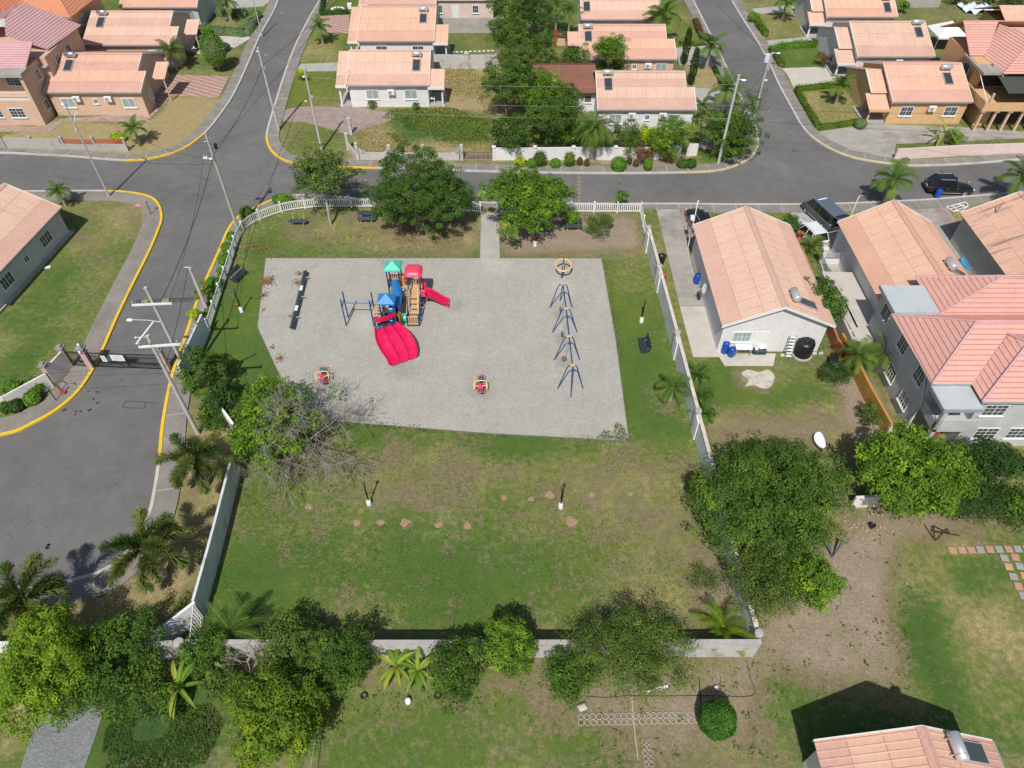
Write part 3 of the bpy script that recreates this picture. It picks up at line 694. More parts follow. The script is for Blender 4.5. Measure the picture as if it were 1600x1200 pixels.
sheet('driveway', [(470, 100), (528, 98), (526, 111), (462, 112)], .035, M['concrete'], label='narrow concrete path to the white house', th=.05)
sheet('driveway', [(500, 25), (546, 23), (545, 52), (492, 50)], .035, M['paver_stripe'], label='striped paver drive of the second white house', th=.05)
sheet('path', [(1085, 165), (1100, 160), (1112, 205), (1120, 235), (1085, 232), (1102, 215)], .035, M['paver_pink'], label='pink paver path at the white corner house', th=.05)
sheet('driveway', [(1055, 135), (1130, 140), (1165, 178), (1140, 178), (1085, 165)], .03, M['concrete'], label='pale drive of the white corner house', th=.05)
sheet('driveway', [(1055, 75), (1105, 72), (1122, 100), (1062, 102)], .032, M['concrete'], label='drive of the peach house', th=.05)
sheet('driveway', [(1222, 107), (1300, 104), (1315, 125), (1240, 138), (1232, 120)], .035, M['pale_concrete'], label='pale slab drive between the hedged lawns', th=.05)
sheet('driveway', [(1185, 65), (1290, 55), (1320, 62), (1290, 72), (1200, 74)], .03, M['concrete'], label='concrete drive beside the hedge', th=.05)
sheet('driveway', [(1175, 14), (1260, 5), (1260, 18), (1182, 22)], .03, M['concrete'], label='drive at the top of the right street', th=.05)
sheet('driveway', [(1270, 207), (1350, 195), (1370, 194), (1520, 200), (1600, 206), (1600, 216), (1400, 225), (1396, 248), (1330, 235)], .03, M['stained_concrete'], label='blotchy grey concrete forecourt of the orange house', th=.05)
sheet('driveway', [(60, 1120), (90, 1085), (170, 1085), (150, 1150), (132, 1200), (125, 1240), (18, 1240)], .03, M['drive_gravel'], label='grey pebbled drive at the bottom left', th=.05)
tag(sheet('broken_slab', [(1158, 584), (1170, 578), (1186, 582), (1200, 578), (1210, 588), (1206, 602), (1194, 608), (1178, 602), (1164, 604), (1170, 594)], .04, M['stone_rough'], smooth=True, th=.06), 'pale broken concrete slab lying on the lawn behind the white gable', 'slab', kind='thing')
sheet('path', [(1355, 600), (1395, 660), (1400, 690), (1385, 690), (1340, 600)], .04, M['pale_concrete'], label='narrow strip beside the grey house', th=.05)
# ---- building kit ------------------------------------------------------------------------------
def clip2(poly, ax, lim, keep_less):
 out = []
 for i in range(len(poly)):
  a, b = poly[i], poly[(i + 1) % len(poly)]
  ia = (a[ax] <= lim) == keep_less or abs(a[ax] - lim) < 1e-9; ib = (b[ax] <= lim) == keep_less or abs(b[ax] - lim) < 1e-9
  if ia: out.append(a)
  if ia != ib:
   t = (lim - a[ax]) / (b[ax] - a[ax]); out.append((a[0] + (b[0] - a[0]) * t, a[1] + (b[1] - a[1]) * t))
 return out
def roof_face(mb, pts, down, spacing=.28, rw=.085, rh=.03, th=.09, along=True, courses=(), mi=0, mi_low=None, mi_rib=None, mi_under=None, seam=None, off=.5):
 """one roof slope: a slab with raised ribs down the slope (or course lips along the eave)"""
 pts = [Vector(p) for p in pts]; n = Vector((0, 0, 0))
 for i in range(len(pts)):
  a, b = pts[i], pts[(i + 1) % len(pts)]; n += a.cross(b)
 n.normalize()
 if n.z < 0: pts.reverse(); n = -n
 d = Vector(down); d = (d - n * d.dot(n)).normalized(); e = d.cross(n).normalized(); o = pts[0]
 q = [((p - o).dot(e), (p - o).dot(d)) for p in pts]
 W = lambda p, h=0.0: o + e * p[0] + d * p[1] + n * h
 lo, hi = min(p[1] for p in q), max(p[1] for p in q)
 cuts = [lo - 1] + [lo + (hi - lo) * c for c in courses] + [hi + 1]
 for k in range(len(cuts) - 1):
  pq = clip2(clip2(q, 1, cuts[k + 1], True), 1, cuts[k], False)
  if len(pq) >= 3: mb.poly([W(p) for p in pq], mi_low if (mi_low is not None and k == len(cuts) - 2 and len(cuts) > 2) else mi)
 m = len(q); u = mi if mi_under is None else mi_under
 mb.add([W(p, -th) for p in q], [tuple(range(m - 1, -1, -1))], u)
 for i in range(m): mb.quad(W(q[i], -th), W(q[(i + 1) % m], -th), W(q[(i + 1) % m]), W(q[i]), u)
 ax = 0 if along else 1
 a0, a1 = min(p[ax] for p in q), max(p[ax] for p in q)
 k = a0 + spacing * off
 kk = 0
 while k < a1:
  xs = []
  for i in range(m):
   A, B = q[i], q[(i + 1) % m]
   if (A[ax] - k) * (B[ax] - k) < 0:
    t = (k - A[ax]) / (B[ax] - A[ax]); xs.append(A[1 - ax] + (B[1 - ax] - A[1 - ax]) * t)
  xs.sort(); kk += 1
  ri = (1 if kk % 4 == 0 and mi_low is not None else mi) if mi_rib is None else mi_rib
  for i in range(0, len(xs) - 1, 2):
   segs = [(xs[i], xs[i + 1], ri)]
   if along and mi_rib is None and mi_low is not None and courses:
    c = cuts[-2]
    if xs[i] < c < xs[i + 1]: segs = [(xs[i], c, ri), (c, xs[i + 1], mi_low)]
    elif xs[i] >= c: segs = [(xs[i], xs[i + 1], mi_low)]
   for s0, s1, mm in segs:
    P_ = (lambda a, b, h: W((a, b), h)) if along else (lambda a, b, h: W((b, a), h))
    h2 = rw / 2
    vs = [P_(k - h2, s0, .001), P_(k - h2 * .45, s0, rh), P_(k + h2 * .45, s0, rh), P_(k + h2, s0, .001),
                      P_(k - h2, s1, .001), P_(k - h2 * .45, s1, rh), P_(k + h2 * .45, s1, rh), P_(k + h2, s1, .001)]
    mb.add(vs, [(0, 1, 5, 4), (1, 2, 6, 5), (2, 3, 7, 6), (3, 2, 1, 0), (4, 5, 6, 7)], mm)
  k += spacing
 if seam is not None and along:
  for c in cuts[1:-1]:
   xs = []
   for i in range(m):
    A, B = q[i], q[(i + 1) % m]
    if (A[1] - c) * (B[1] - c) < 0: xs.append(A[0] + (B[0] - A[0]) * (c - A[1]) / (B[1] - A[1]))
   xs.sort()
   for i in range(0, len(xs) - 1, 2):
    mb.quad(W((xs[i], c - .02), .006), W((xs[i], c + .035), .006), W((xs[i + 1], c + .035), .006), W((xs[i + 1], c - .02), .006), seam)
def window(parent, c, nrm, w, h, glass='glass', nx=2, nz=1, frame='white_paint', ft=.08, bars=True, sill=True, label=None):
 """white framed window standing proud of its wall; c is on the wall face, nrm points out"""
 c = Vector(c); n = Vector(nrm).normalized(); s = Vector((-n.y, n.x, 0)); rz = math.atan2(s.y, s.x)
 mb = MB(); dpt = .07
 f = lambda du, dz, su, sz, t=dpt: mb.box(c + s * du + Vector((0, 0, dz)) + n * (t / 2 - .01), (su, t, sz), rz)
 f(0, h / 2 - ft / 2, w, ft); f(0, -h / 2 + ft / 2, w, ft)
 f(-w / 2 + ft / 2, 0, ft, h - 2 * ft); f(w / 2 - ft / 2, 0, ft, h - 2 * ft)
 if sill: f(0, -h / 2 - .03, w + .12, .06, .14)
 fr = mb.build('window', M[frame], parent)
 if label: fr['label'] = label
 mp = MB(); iw, ih = w - 2 * ft, h - 2 * ft
 mp.box(c + n * .008, (iw, .02, ih), rz, 0)
 if bars:
  for k in range(1, nx): mp.box(c + s * (-iw / 2 + iw * k / nx) + n * .03, (.05 if k * 2 == nx else .02, .024, ih), rz, 1)
  for k in range(1, nz): mp.box(c + Vector((0, 0, -ih / 2 + ih * k / nz)) + n * .026, (iw, .016, .02), rz, 1)
 mp.build('pane', [M[glass], M[frame]], fr)
 return fr
def door(parent, c, nrm, w=.95, h=2.05, mat='white_paint', name='door'):
 c = Vector(c); n = Vector(nrm).normalized(); s = Vector((-n.y, n.x, 0)); rz = math.atan2(s.y, s.x)
 mb = MB(); mb.box(c + Vector((0, 0, h / 2)) + n * .02, (w, .05, h), rz)
 for k in (-1, 1):
  for q in (.3, .72): mb.box(c + s * (k * w * .22) + Vector((0, 0, h * q)) + n * .05, (w * .32, .02, h * .28), rz)
 d = mb.build(name, M[mat], parent)
 MB().ball(c + s * (w * .38) + Vector((0, 0, h * .48)) + n * .08, .04, .04, .04, 8).build('handle', M['steel'], d)
def ac_unit(parent, c, nrm, w=.85, h=.6, d=.34):
 c = Vector(c); n = Vector(nrm).normalized(); s = Vector((-n.y, n.x, 0)); rz = math.atan2(s.y, s.x)
 mb = MB(); mb.box(c + n * (d / 2 + .1), (w, d, h), rz, bev=.03)
 for k in (-1, 1): mb.box(c + s * (k * w * .32) + n * .22 - Vector((0, 0, h / 2 + .03)), (.05, .44, .05), rz)
 a = mb.build('air_conditioner', M['white_paint'], parent)
 g = MB(); q = Matrix(((s.x, n.x, 0), (s.y, n.y, 0), (0, 0, 1))).transposed() if False else None
 ctr = c + s * (-w * .12) + n * (d + .104); pts = []
 for k in range(16):
  t = 2 * math.pi * k / 16; pts.append(ctr + s * (.21 * math.cos(t)) + Vector((0, 0, .21 * math.sin(t))))
 g.poly(pts); g.add([p + n * .012 for p in pts] , [tuple(range(16))], 0)
 g.build('fan_grille', M['grey_trim'], a)
def water_heater(parent, origin, along, down, up_n, tank='solar_white', L_=1.15, PL=1.75, PW=.95, split=False):
 """solar water heater: flat collector lying on the slope, tank lying across its top"""
 o, a, d, n = Vector(origin), Vector(along).normalized(), Vector(down).normalized(), Vector(up_n).normalized()
 base = bpy.data.objects.new('water_heater', None); base.empty_display_size = .2; COL.objects.link(base); base.parent = parent
 t = MB(); r = .29
 c = o + n * .42
 m = Matrix((a, d, n)).transposed()
 prof = [(0.001, -L_ / 2 - .06), (r * .75, -L_ / 2 - .045), (r, -L_ / 2), (r, L_ / 2), (r * .75, L_ / 2 + .045), (0.001, L_ / 2 + .06)]
 m3 = Matrix((d, n, a)).transposed()
 t.lathe(prof, c, 18, 0, True, mat=m3)
 for k in (-.33, .33): t.lathe([(r + .006, -.02), (r + .006, .02)], c + a * (k * L_), 18, 1, True, mat=m3)
 t.build('tank', [M[tank], M['grey_trim']], base)
 for k in (-1, 1):
  st = MB()
  st.tube([o + a * (k * L_ * .3) + d * .25 + n * .03, c + a * (k * L_ * .3) + d * .12], .03, 6)
  st.tube([o + a * (k * L_ * .3) - d * .25 + n * .03, c + a * (k * L_ * .3) - d * .12], .03, 6); st.build('stand', M['galv'], base)
 st = MB(); st.tube([c + a * (L_ * .42) + d * .2, o + a * (PW * .4) + d * (.55) + n * .12], .025, 6)
 st.build('pipe', M['galv'], base)
 pc = o + d * (.55 + PL / 2) + n * .11
 p = MB(); fr = .05
 V8 = lambda u, v, h: pc + a * u + d * v + n * h
 def slab(u0, u1, v0, v1, h0, h1, mi):
  vs = [V8(u0, v0, h0), V8(u1, v0, h0), V8(u1, v1, h0), V8(u0, v1, h0), V8(u0, v0, h1), V8(u1, v0, h1), V8(u1, v1, h1), V8(u0, v1, h1)]
  p.add(vs, [(3, 2, 1, 0), (4, 5, 6, 7), (0, 1, 5, 4), (1, 2, 6, 5), (2, 3, 7, 6), (3, 0, 4, 7)], mi)
 slab(-PW / 2, PW / 2, -PL / 2, PL / 2, -.05, .03, 1)
 slab(-PW / 2 + fr, PW / 2 - fr, -PL / 2 + fr, PL / 2 - fr, .03, .036, 0)
 p.build('collector_panel', [M['panel_glass'], M['galv']], base)
ROOFM = lambda a='roof_salmon', b='roof_lower': [M[a], M[b], M['roof_seam'], M['white_paint'], M['grey_trim']]
def small_house(label, loc, rz, W, D, ze, rise, wall='white_wall', wings=(), wins=(), acs=(), heater=None, notch=None, oh=.35, name='house',
    rm=('roof_salmon', 'roof_lower'), trim=3, e0=.18, gable=(), sp=.28, courses=(.36, .71), doors=(), ridge_cap=True, plinth=None, lowridge=True):
 """single storey gable house, ridge along local x, front at local y = 0"""
 root = thing(name, label, 'house', loc, rz)
 sl = rise / (D / 2 + oh); zw = ze + sl * oh; zr = ze + rise; hw = W / 2
 mb = MB()
 def gable_block(x0, x1, drop=0.0, y0=0.0, y1=None, inset=0.0):
  y1 = D if y1 is None else y1
  prof = [(y0, 0), (y1, 0), (y1, zw - drop - .1 + sl * min(y1, D - y1))]
  if y0 < D / 2 < y1: prof.append((D / 2, zr - drop - .1))
  prof.append((y0, zw - drop - .1 + sl * (y0 if y0 <= D / 2 else D - y0)))
  k = len(prof)
  mb.add([(x0, y, z) for y, z in prof] + [(x1, y, z) for y, z in prof], [tuple(range(k - 1, -1, -1)), tuple(range(k, 2 * k))] + [(i, (i + 1) % k, k + (i + 1) % k, k + i) for i in range(k)], 0)
 if notch:
  s, nw, nf = notch; yk = D / 2 - nf * (D / 2 + oh) - .1
  gable_block(-hw + (nw if s < 0 else 0), hw - (nw if s > 0 else 0)); xa, xb = sorted((s * (hw - nw + .004), s * hw)); gable_block(xa, xb, .02, 0, yk)
 else: gable_block(-hw, hw)
 for w in wings:
  s, ww, kind = w['side'], w['w'], w['kind']; xa, xb = sorted((s * (hw + .004), s * (hw + ww))); dr = w.get('drop', .3)
  if kind == 'gable_porch': gable_block(xa, xb, dr, D * .42)
  elif kind == 'stepped': gable_block(xa, xb, dr, D * .30)
  elif kind == 'plain': gable_block(xa, xb, dr, w.get('y0', 0), w.get('y1'))
 mb.build('wall', M[wall], root)
 rf = MB()
 sd = Vector((0, -1, -sl)).normalized(); sb = Vector((0, 1, -sl)).normalized()
 def slope(x0, x1, drop, f0, f1, front=True, cs=courses, mb_=None, out=0.0):
  y = lambda f: (D / 2 - f * (D / 2 + oh)) if front else (D / 2 + f * (D / 2 + oh))
  z = lambda f: zr - drop - f * rise
  roof_face(mb_ or rf, [(x0, y(f0), z(f0)), (x1, y(f0), z(f0)), (x1, y(f1), z(f1)), (x0, y(f1), z(f1))], sd if front else sb, sp, courses=cs, mi=0, mi_low=1, seam=2, mi_under=4)
 xl, xr = -hw - e0, hw + e0; kt = small_house.n = getattr(small_house, 'n', 0) + 1
 if rm[0] == 'roof_salmon' and kt % 4: rm = (f'roof_tint{kt % 4 - 1}', f'roof_low{kt % 4 - 1}')
 if notch:
  s, nw, nf = notch
  if s > 0: slope(xl, xr - nw, 0, 0, nf, cs=(.5,)); slope(xl, xr, 0, nf + .0005, 1, cs=(.5,)); slope(xl, xr - nw, 0, 0, 1, False)
  else: slope(xl + nw, xr, 0, 0, nf, cs=(.5,)); slope(xl, xr, 0, nf + .0005, 1, cs=(.5,)); slope(xl + nw, xr, 0, 0, 1, False)
 else:
  slope(xl, xr, 0, 0, 1); slope(xl, xr, 0, 0, 1, False)
 ra, rb = (xl, xr) if not notch else ((xl, xr - notch[1]) if notch[0] > 0 else (xl + notch[1], xr))
 if ridge_cap:
  cw = .26
  for sg in (-1, 1):
   rf.quad((ra, D / 2, zr + .06), (rb, D / 2, zr + .06), (rb, D / 2 + sg * cw, zr + .06 - sl * cw), (ra, D / 2 + sg * cw, zr + .06 - sl * cw), 1)
 roof = rf.build('roof', ROOFM(*rm), root)
 tr = MB()
 tr.box((0, -oh - .05, ze - .08), (W + 2 * e0, .09, .15), 0, 1)
 rk_ = [(x, 0, 1, sg) for x in (xl - .03, xr + .03) for sg in (-1, 1)]
 if notch:
  s, nw, nf = notch; xo_ = xr + .03 if s > 0 else xl - .03
  rk_ = [q_ for q_ in rk_ if q_[0] != xo_] + [(xo_ - s * nw, 0, nf, -1), (xo_ - s * nw, 0, 1, 1), (xo_, nf, 1, -1)]
 for x, f0, f1, sg in rk_:
   a_ = Vector((x, D / 2 + sg * f0 * (D / 2 + oh), zr - f0 * rise - .06)); b_ = Vector((x, D / 2 + sg * f1 * (D / 2 + oh), zr - f1 * rise - .06))
   if True:
    tr.add([a_ + Vector((-.03, 0, -.13)), a_ + Vector((.03, 0, -.13)), a_ + Vector((.03, 0, .10)), a_ + Vector((-.03, 0, .10)), b_ + Vector((-.03, 0, -.13)), b_ + Vector((.03, 0, -.13)), b_ + Vector((.03, 0, .10)), b_ + Vector((-.03, 0, .10))],
                       [(0, 1, 2, 3), (7, 6, 5, 4), (0, 4, 5, 1), (1, 5, 6, 2), (2, 6, 7, 3), (3, 7, 4, 0)], 0)
 tr.build('fascia', [M['white_paint'], M['grey_trim']], root)
 for w in wings:
  s, ww, kind = w['side'], w['w'], w['kind']; dr = w.get('drop', .3); xo = s * (hw + ww)
  pr = MB(); ob = s * .22
  A = lambda x0, x1: (min(x0, x1), max(x0, x1))
  if kind == 'gable_porch':
   x0, x1 = A(s * (hw + e0 + .01), xo + ob)
   slope(x0, x1, dr, 0, 1, mb_=pr); slope(x0, x1, dr, 0, 1, False, mb_=pr)
  elif kind == 'shed_porch':
   x0, x1 = A(s * (hw + e0 + .01), xo + ob)
   slope(x0, x1, dr, w.get('f0', .42), w.get('f1', .98), mb_=pr, cs=())
  elif kind == 'stepped':
   x0, x1 = A(s * (hw + e0 + .01), xo + ob)
   slope(x0, x1, dr, 0, .62, mb_=pr, cs=()); slope(x0, x1, dr, 0, 1, False, mb_=pr)
   x0, x1 = A(s * (hw + e0 + .01), xo + s * .75)
   slope(x0, x1, dr + .28, .56, 1.02, mb_=pr, cs=())
   pr.box((s * (hw + ww + .24), D / 2 - (D / 2 + oh) * .31, zr - dr - rise * .31 + .06), (.10, (D / 2 + oh) * .64, .16), 0, 3, rx=math.atan(sl))
  elif kind in ('plain', 'canopy'):
   x0, x1 = A(s * (hw + e0 + .01), xo + ob)
   slope(x0, x1, dr, w.get('f0', 0), w.get('f1', 1), mb_=pr, cs=()); 
   if w.get('back', True) and kind != 'canopy': slope(x0, x1, dr, 0, 1, False, mb_=pr)
  pr.build('porch_roof', ROOFM(*rm), root)
  if kind == 'canopy':
   MB().box((xo, D / 2 - .34 * (D / 2 + oh) + .2, (zr - dr - .36 * rise) / 2), (.14, .14, zr - dr - .36 * rise)).build('porch_post', M[wall], root)
  elif kind != 'plain':
   xe = xo + (s * .5 if kind == 'stepped' else 0); zp = ze - dr - (.28 if kind == 'stepped' else 0) + .02
   yb = -.02; bm_w = M['white_paint' if wall in ('white_wall', 'pale_wall', 'grey_wall') else wall]
   for (px_, py_) in ((xe, yb),) + (((xo, D * .27),) if kind == 'shed_porch' else ()):
    pp_ = MB(); pp_.box((px_ - s * .1, py_ + .1, zp / 2), (.2, .2, zp - .06)); pp_.build('porch_post', bm_w, root)
   MB().box((sum(sorted((s * hw, xe + s * .25))) / 2, D * .2, .09), (abs(xe + s * .25 - s * hw) - .05, D * .4, .18)).build('porch_floor', M['concrete'], root)
   bm_ = MB(); x0, x1 = A(s * hw, xe + s * .25)
   bm_.box(((x0 + x1) / 2, -oh - .02, zp - .06), (x1 - x0, .14, .28), 0, 0)
   bm_.build('porch_beam', [M['white_paint' if wall in ('white_wall', 'pale_wall', 'grey_wall') else wall], M['concrete']], root)
 for (x, z, w_, h_, kind) in wins:
  window(root, (x, 0, z), (0, -1, 0), w_, h_, 'pale_glass' if kind == 'p' else 'glass', 2 if (w_ < .8 or kind == 'p') else 4, 1 if (w_ < .8 or kind == 'p') else 2)
 for (sx, y, z, w_, h_, kind) in gable:
  xg = sx * hw if abs(sx) == 1 else sx
  window(root, (xg, y, z), (1 if sx > 0 else -1, 0, 0), w_, h_, 'pale_glass' if kind == 'p' else 'glass', 4, 2)
 for (sx, y, w_) in doors: door(root, (sx * hw, y, .15), (sx, 0, 0), w_)
 for (x, z) in acs: ac_unit(root, (x, 0, z), (0, -1, 0))
 if heater is not None:
  for (hx, hf, tk) in (heater if isinstance(heater, list) else [heater]):
   o = (hx, D / 2 - hf * (D / 2 + oh), zr - hf * rise)
   water_heater(root, o, (1, 0, 0), sd, sd.cross(Vector((1, 0, 0))) * (-1 if sd.cross(Vector((1, 0, 0))).z < 0 else 1), tk)
 if plinth: MB().box((0, D / 2, .12), (W + .5, D + .5, .24)).build('plinth', M[plinth], root)
 return root
def row_house(label, u_l, u_r, v_eave, v_ridge, ze=2.85, rise=2.1, **k):
 """a house of the rows: from the eave line and ridge line seen in the photograph"""
 oh = .35
 ye = yat(ze, v_eave); x0, x1 = xat(u_l, ye, ze), xat(u_r, ye, ze)
 yr = yat(ze + rise, v_ridge) if v_ridge is not None else ye + 4.65
 D = 2 * (yr - ye - oh)
 return small_house(label, ((x0 + x1) / 2, ye + oh, 0), 0, x1 - x0 - .36, D, ze, rise, **k)
w2 = lambda x, kind='p': (x, 1.55, 1.5, 1.15, kind)
w1 = lambda x: (x, 1.75, .55, .65, 'g')
row_house('white gable house with worn pink drive and single air conditioner on its front wall', 541, 670, 133, 78,
 wings=[dict(side=-1, w=1.25, kind='gable_porch', drop=.14), dict(side=1, w=1.75, kind='shed_porch', drop=.35, f0=.46)],
 wins=[w2(-2.0), w2(2.6)], acs=[(.3, 1.95)], heater=(3.3, .18, 'solar_white'))
row_house('second white gable house up the row, behind the one with the worn pink drive', 558, 678, 64, 9,
 wings=[dict(side=-1, w=1.25, kind='gable_porch', drop=.14), dict(side=1, w=1.75, kind='shed_porch', drop=.35, f0=.46)],
 wins=[w2(-2.0, 'g'), w2(2.8, 'g')], heater=(3.4, .16, 'solar_white'))
row_house('third white gable house up the row, cut off by the top of the photo', 574, 681, 7, None,
 wings=[dict(side=-1, w=1.25, kind='gable_porch', drop=.14)], wins=[w2(-2.0, 'g'), w2(2.8, 'g')], acs=[(1, 2.0)])
h_tan = row_house('tan gable house by the straw-dry corner garden with two air conditioners', 68, 219, 144, 83, ze=3.0, wall='tan_wall', notch=(1, 1.0, .46),
 wings=[dict(side=1, w=1.5, kind='canopy', drop=1.55, back=True, f0=-.12, f1=.34)],
 wins=[w2(-3.5), w1(-.2), w2(3.6)], acs=[(-2.2, 2.15), (1.5, 2.15)], heater=(-3.6, .10, 'steel'), gable=[(1, 2.2, 1.6, 1.0, 1.2, 'p')])
row_house('orange-tan gable house with a solar heater, behind the dark parked car', 128, 272, 70, 17, ze=3.0, wall='peach_wall', notch=(1, 1.2, .46),
 wings=[dict(side=1, w=1.7, kind='canopy', drop=1.55, back=True, f0=-.12, f1=.34)],
 wins=[(3.0, 1.6, 1.7, 1.2, 'p')], heater=(-4.3, .12, 'steel'))
row_house('grey gable house cut off by the top edge, with a white barred window', 186, 307, 11, None, ze=3.0, wall='grey_wall', wins=[(3.6, 1.5, 2.4, 1.6, 'p')], notch=None)
row_house('white gable house on the junction corner, behind lime and green bushes', 934, 1088, 171, 111, wall='white_wall', notch=(1, .9, .42),
 wins=[w2(-3.4), w1(.2), w2(3.2)], acs=[(-1.6, 2.1), (1.9, 2.1)], heater=(-4.2, .10, 'solar_white'))
row_house('peach gable house with a round green tree growing against its roof', 907, 1057, 92, 38, wall='peach_wall', notch=(1, 1.0, .42),
 wins=[w1(.9), w2(4.3)], acs=[(2.6, 1.95)], heater=(-4.9, .12, 'solar_white'), wings=[dict(side=-1, w=1.4, kind='plain', drop=.9, y0=4.6, back=True, f0=0, f1=.42)])
row_house('cream gable house farthest up the row, cut off by the top of the photo', 908, 1034, 30, None, wall='pale_wall', wins=[w1(1.0), w1(1.8)], heater=(-4.7, .3, 'solar_white'))
row_house('grey gable house at the very top right with a lone porch post', 1293, 1403, 26, None, wall='pale_wall', wings=[dict(side=-1, w=1.6, kind='stepped', drop=.75)],
 wins=[w2(-1.0, 'g')], heater=(3.6, .42, 'solar_white'))
row_house('grey gable house beside the white tent, one air conditioner on its wall', 1341, 1461, 88, 33, wall='pale_wall', wings=[dict(side=-1, w=1.7, kind='stepped', drop=.75)],
 wins=[w2(-1.7, 'g'), w2(3.2, 'g')], acs=[(.6, 2.1)], heater=(3.6, .10, 'solar_white'), gable=[(-5.65, 4.6, 1.5, .9, 1.5, 'g')] if False else ())
row_house('orange gable house with a solar heater beside the arcaded two storey house', 1396, 1520, 159, 98, wall='orange_wall', wings=[dict(side=-1, w=1.8, kind='stepped', drop=.75)],
 wins=[w2(-2.4, 'g'), w2(2.7, 'g')], acs=[(.3, 2.0)], heater=(2.4, .18, 'solar_white'))
q = R(90)
def deep_house(label, xl, xr, y0, y1, ze, rise, **k):
 return small_house(label, (xr - .35, (y0 + y1) / 2, 0), q, y1 - y0 - .36, xr - xl - .7, ze, rise, **k)
big = deep_house('white gable house beside the playground with a black water tank at its back', 16.35, 25.2, 41.0, 53.9, 3.2, 1.98, e0=.42, wall='white_wall',
 heater=(-5.2, .22, 'galv'), gable=[(-1, 6.5, 1.65, 1.5, 1.1, 'p')], doors=[(-1, 5.0, 1.15)], courses=(.32, .68), sp=.27, ridge_cap=True)
deep_house('white gable house in the middle of the right row, behind the grey van', 29.7, 38.3, 43.0, 54.8, 3.1, 2.3, wall='white_wall', heater=(-2.6, .35, 'galv'), courses=(.32, .68), sp=.27)
deep_house('grey gable house at the right edge with streaky soot stains on its roof', 41.5, 50.3, 43.5, 56.2, 3.1, 2.3, wall='grey_wall', courses=(.32, .68), sp=.27, rm=('roof_soot', 'roof_soot'), wins=[])
deep_house('gable house with a solar heater, its ribbed roof cut off by the bottom edge', 14.9, 23.7, -4.0, 10.75, 3.2, 2.2, wall='white_wall', heater=(6.6, .30, 'galv'), courses=(.36, .7), sp=.37)
lh = small_house('grey walled gable house on the left corner lawn', (-43.5, 51.2, 0), R(83.5), 12.4, 8.2, 2.9, 2.2, wall='grey_wall', sp=.27, courses=(.32, .68),
 wins=[(3.2, 1.55, 1.6, 1.2, 'g'), (.1, 1.6, .7, .7, 'g'), (-2.9, 1.55, 1.6, 1.2, 'g')], plinth='concrete')
rt = thing('house_extension', 'brown tiled flat-fronted extension left of the white corner house', 'house', tuple(at(890, 178)))
b = MB(); y0 = rt.location.y; xa, xb = xat(868, y0, 0), xat(932, y0, 0)
def wbox(mb, x0, x1, y0, y1, z0, z1, mi=0): mb.box(((x0 + x1) / 2, (y0 + y1) / 2, (z0 + z1) / 2), (x1 - x0, y1 - y0, z1 - z0), 0, mi)
wbox(b, xa - .3, xb - .1, y0 + .6, y0 + 7, 0, 2.5); b.build('wall', M['white_wall'], rt, world=True)
b = MB(); roof_face(b, [(xa - 2.8, y0 + 4.2, 4.0), (xb - .15, y0 + 4.2, 4.0), (xb - .15, y0 - .1, 2.6), (xa - 3.2, y0 - .1, 2.6)], (0, -1, -.4), .26, .09, .05, courses=(.2, .4, .6, .8), seam=2, mi_rib=1)
roof_face(b, [(xa - 2.8, y0 + 4.21, 4.0), (xb - .15, y0 + 4.21, 4.0), (xb - .15, y0 + 8, 2.7), (xa - 3.2, y0 + 8, 2.7)], (0, 1, -.4), .26, .09, .05)
b.build('roof', [M['roof_brown'], flat('roof_brown_rib', (.33, .15, .10), .8, .2, 3), M['roof_brown']], rt, world=True)
b = MB(); wbox(b, xa - .2, xa + 1.7, y0 + .5, y0 + .64, .1, 2.1); b.build('doorway', M['opening_shade'], rt, world=True)
window(rt, Vector((xb - 1.1, y0 + .6, 1.6)) - rt.location, (0, -1, 0), .9, 1.0, 'glass', 3, 1)
pk = thing('long_building', 'pink single storey building with two small barred windows and a white door', 'building', tuple(at(728, 33)))
y0 = pk.location.y; x0, x1 = xat(678, y0, 0), xat(771, y0, 0)
b = MB(); wbox(b, x0, x1, y0, y0 + 6, 0, 2.9); b.build('wall', M['pink_wall'], pk, world=True)
b = MB(); wbox(b, x0 - .3, x1 + .3, y0 - .35, y0 + 6.3, 2.9, 3.15); b.build('roof_slab', M['pink_wall'], pk, world=True); b = MB(); wbox(b, x0, x1, y0 + .8, y0 + 6, 3.15, 4.9); b.build('upper_storey', M['pink_wall'], pk, world=True)
for u in (686.5, 743): window(pk, Vector((xat(u, y0, 1.6), y0, 1.65)) - pk.location, (0, -1, 0), .95, 1.1, 'glass', 3, 2)
for u in (700, 730, 755): window(pk, Vector((xat(u, y0, 3.9), y0 + .8, 4.1)) - pk.location, (0, -1, 0), 1.2, 1.0, 'glass', 3, 2)
door(pk, Vector((xat(712, y0, 1), y0, .1)) - pk.location, (0, -1, 0), 1.0)
# ---- two storey houses -------------------------------------------------------------------------
def hip(mb, faces, sp=.36, ribm=1, th=.1, **k):
 for pts, down in faces: roof_face(mb, pts, down, sp, .05, .035, th, along=False, mi=0, mi_rib=ribm, **k)
def ridge_tube(mb, a, b_, r=.1, mi=2): mb.tube([a, b_], r, 6, mi)
ZE = 5.35
gh = thing('two_storey_house', 'grey two storey house with pink hipped roofs, right of the gable houses', 'house', (31, 36, 0))
A = lambda u, v, z=ZE: at(u, v, z)
a1, a2 = A(1393, 492), A(1456, 600); apx = Vector((0, 0, 0))
ym = (a1.y + a2.y) / 2; apex = Vector((xat(1526, ym, zat(ym, 502)), ym, zat(ym, 502)))
xe = a2.x; c1 = A(1520, 603); d1 = A(1536, 628); XR = 40.5
yf, yfw = a2.y, d1.y
sl_ = (apex.z - ZE) / (apex.x - xe); slf = (apex.z - ZE) / (ym - yf)
rz_ = apex.z
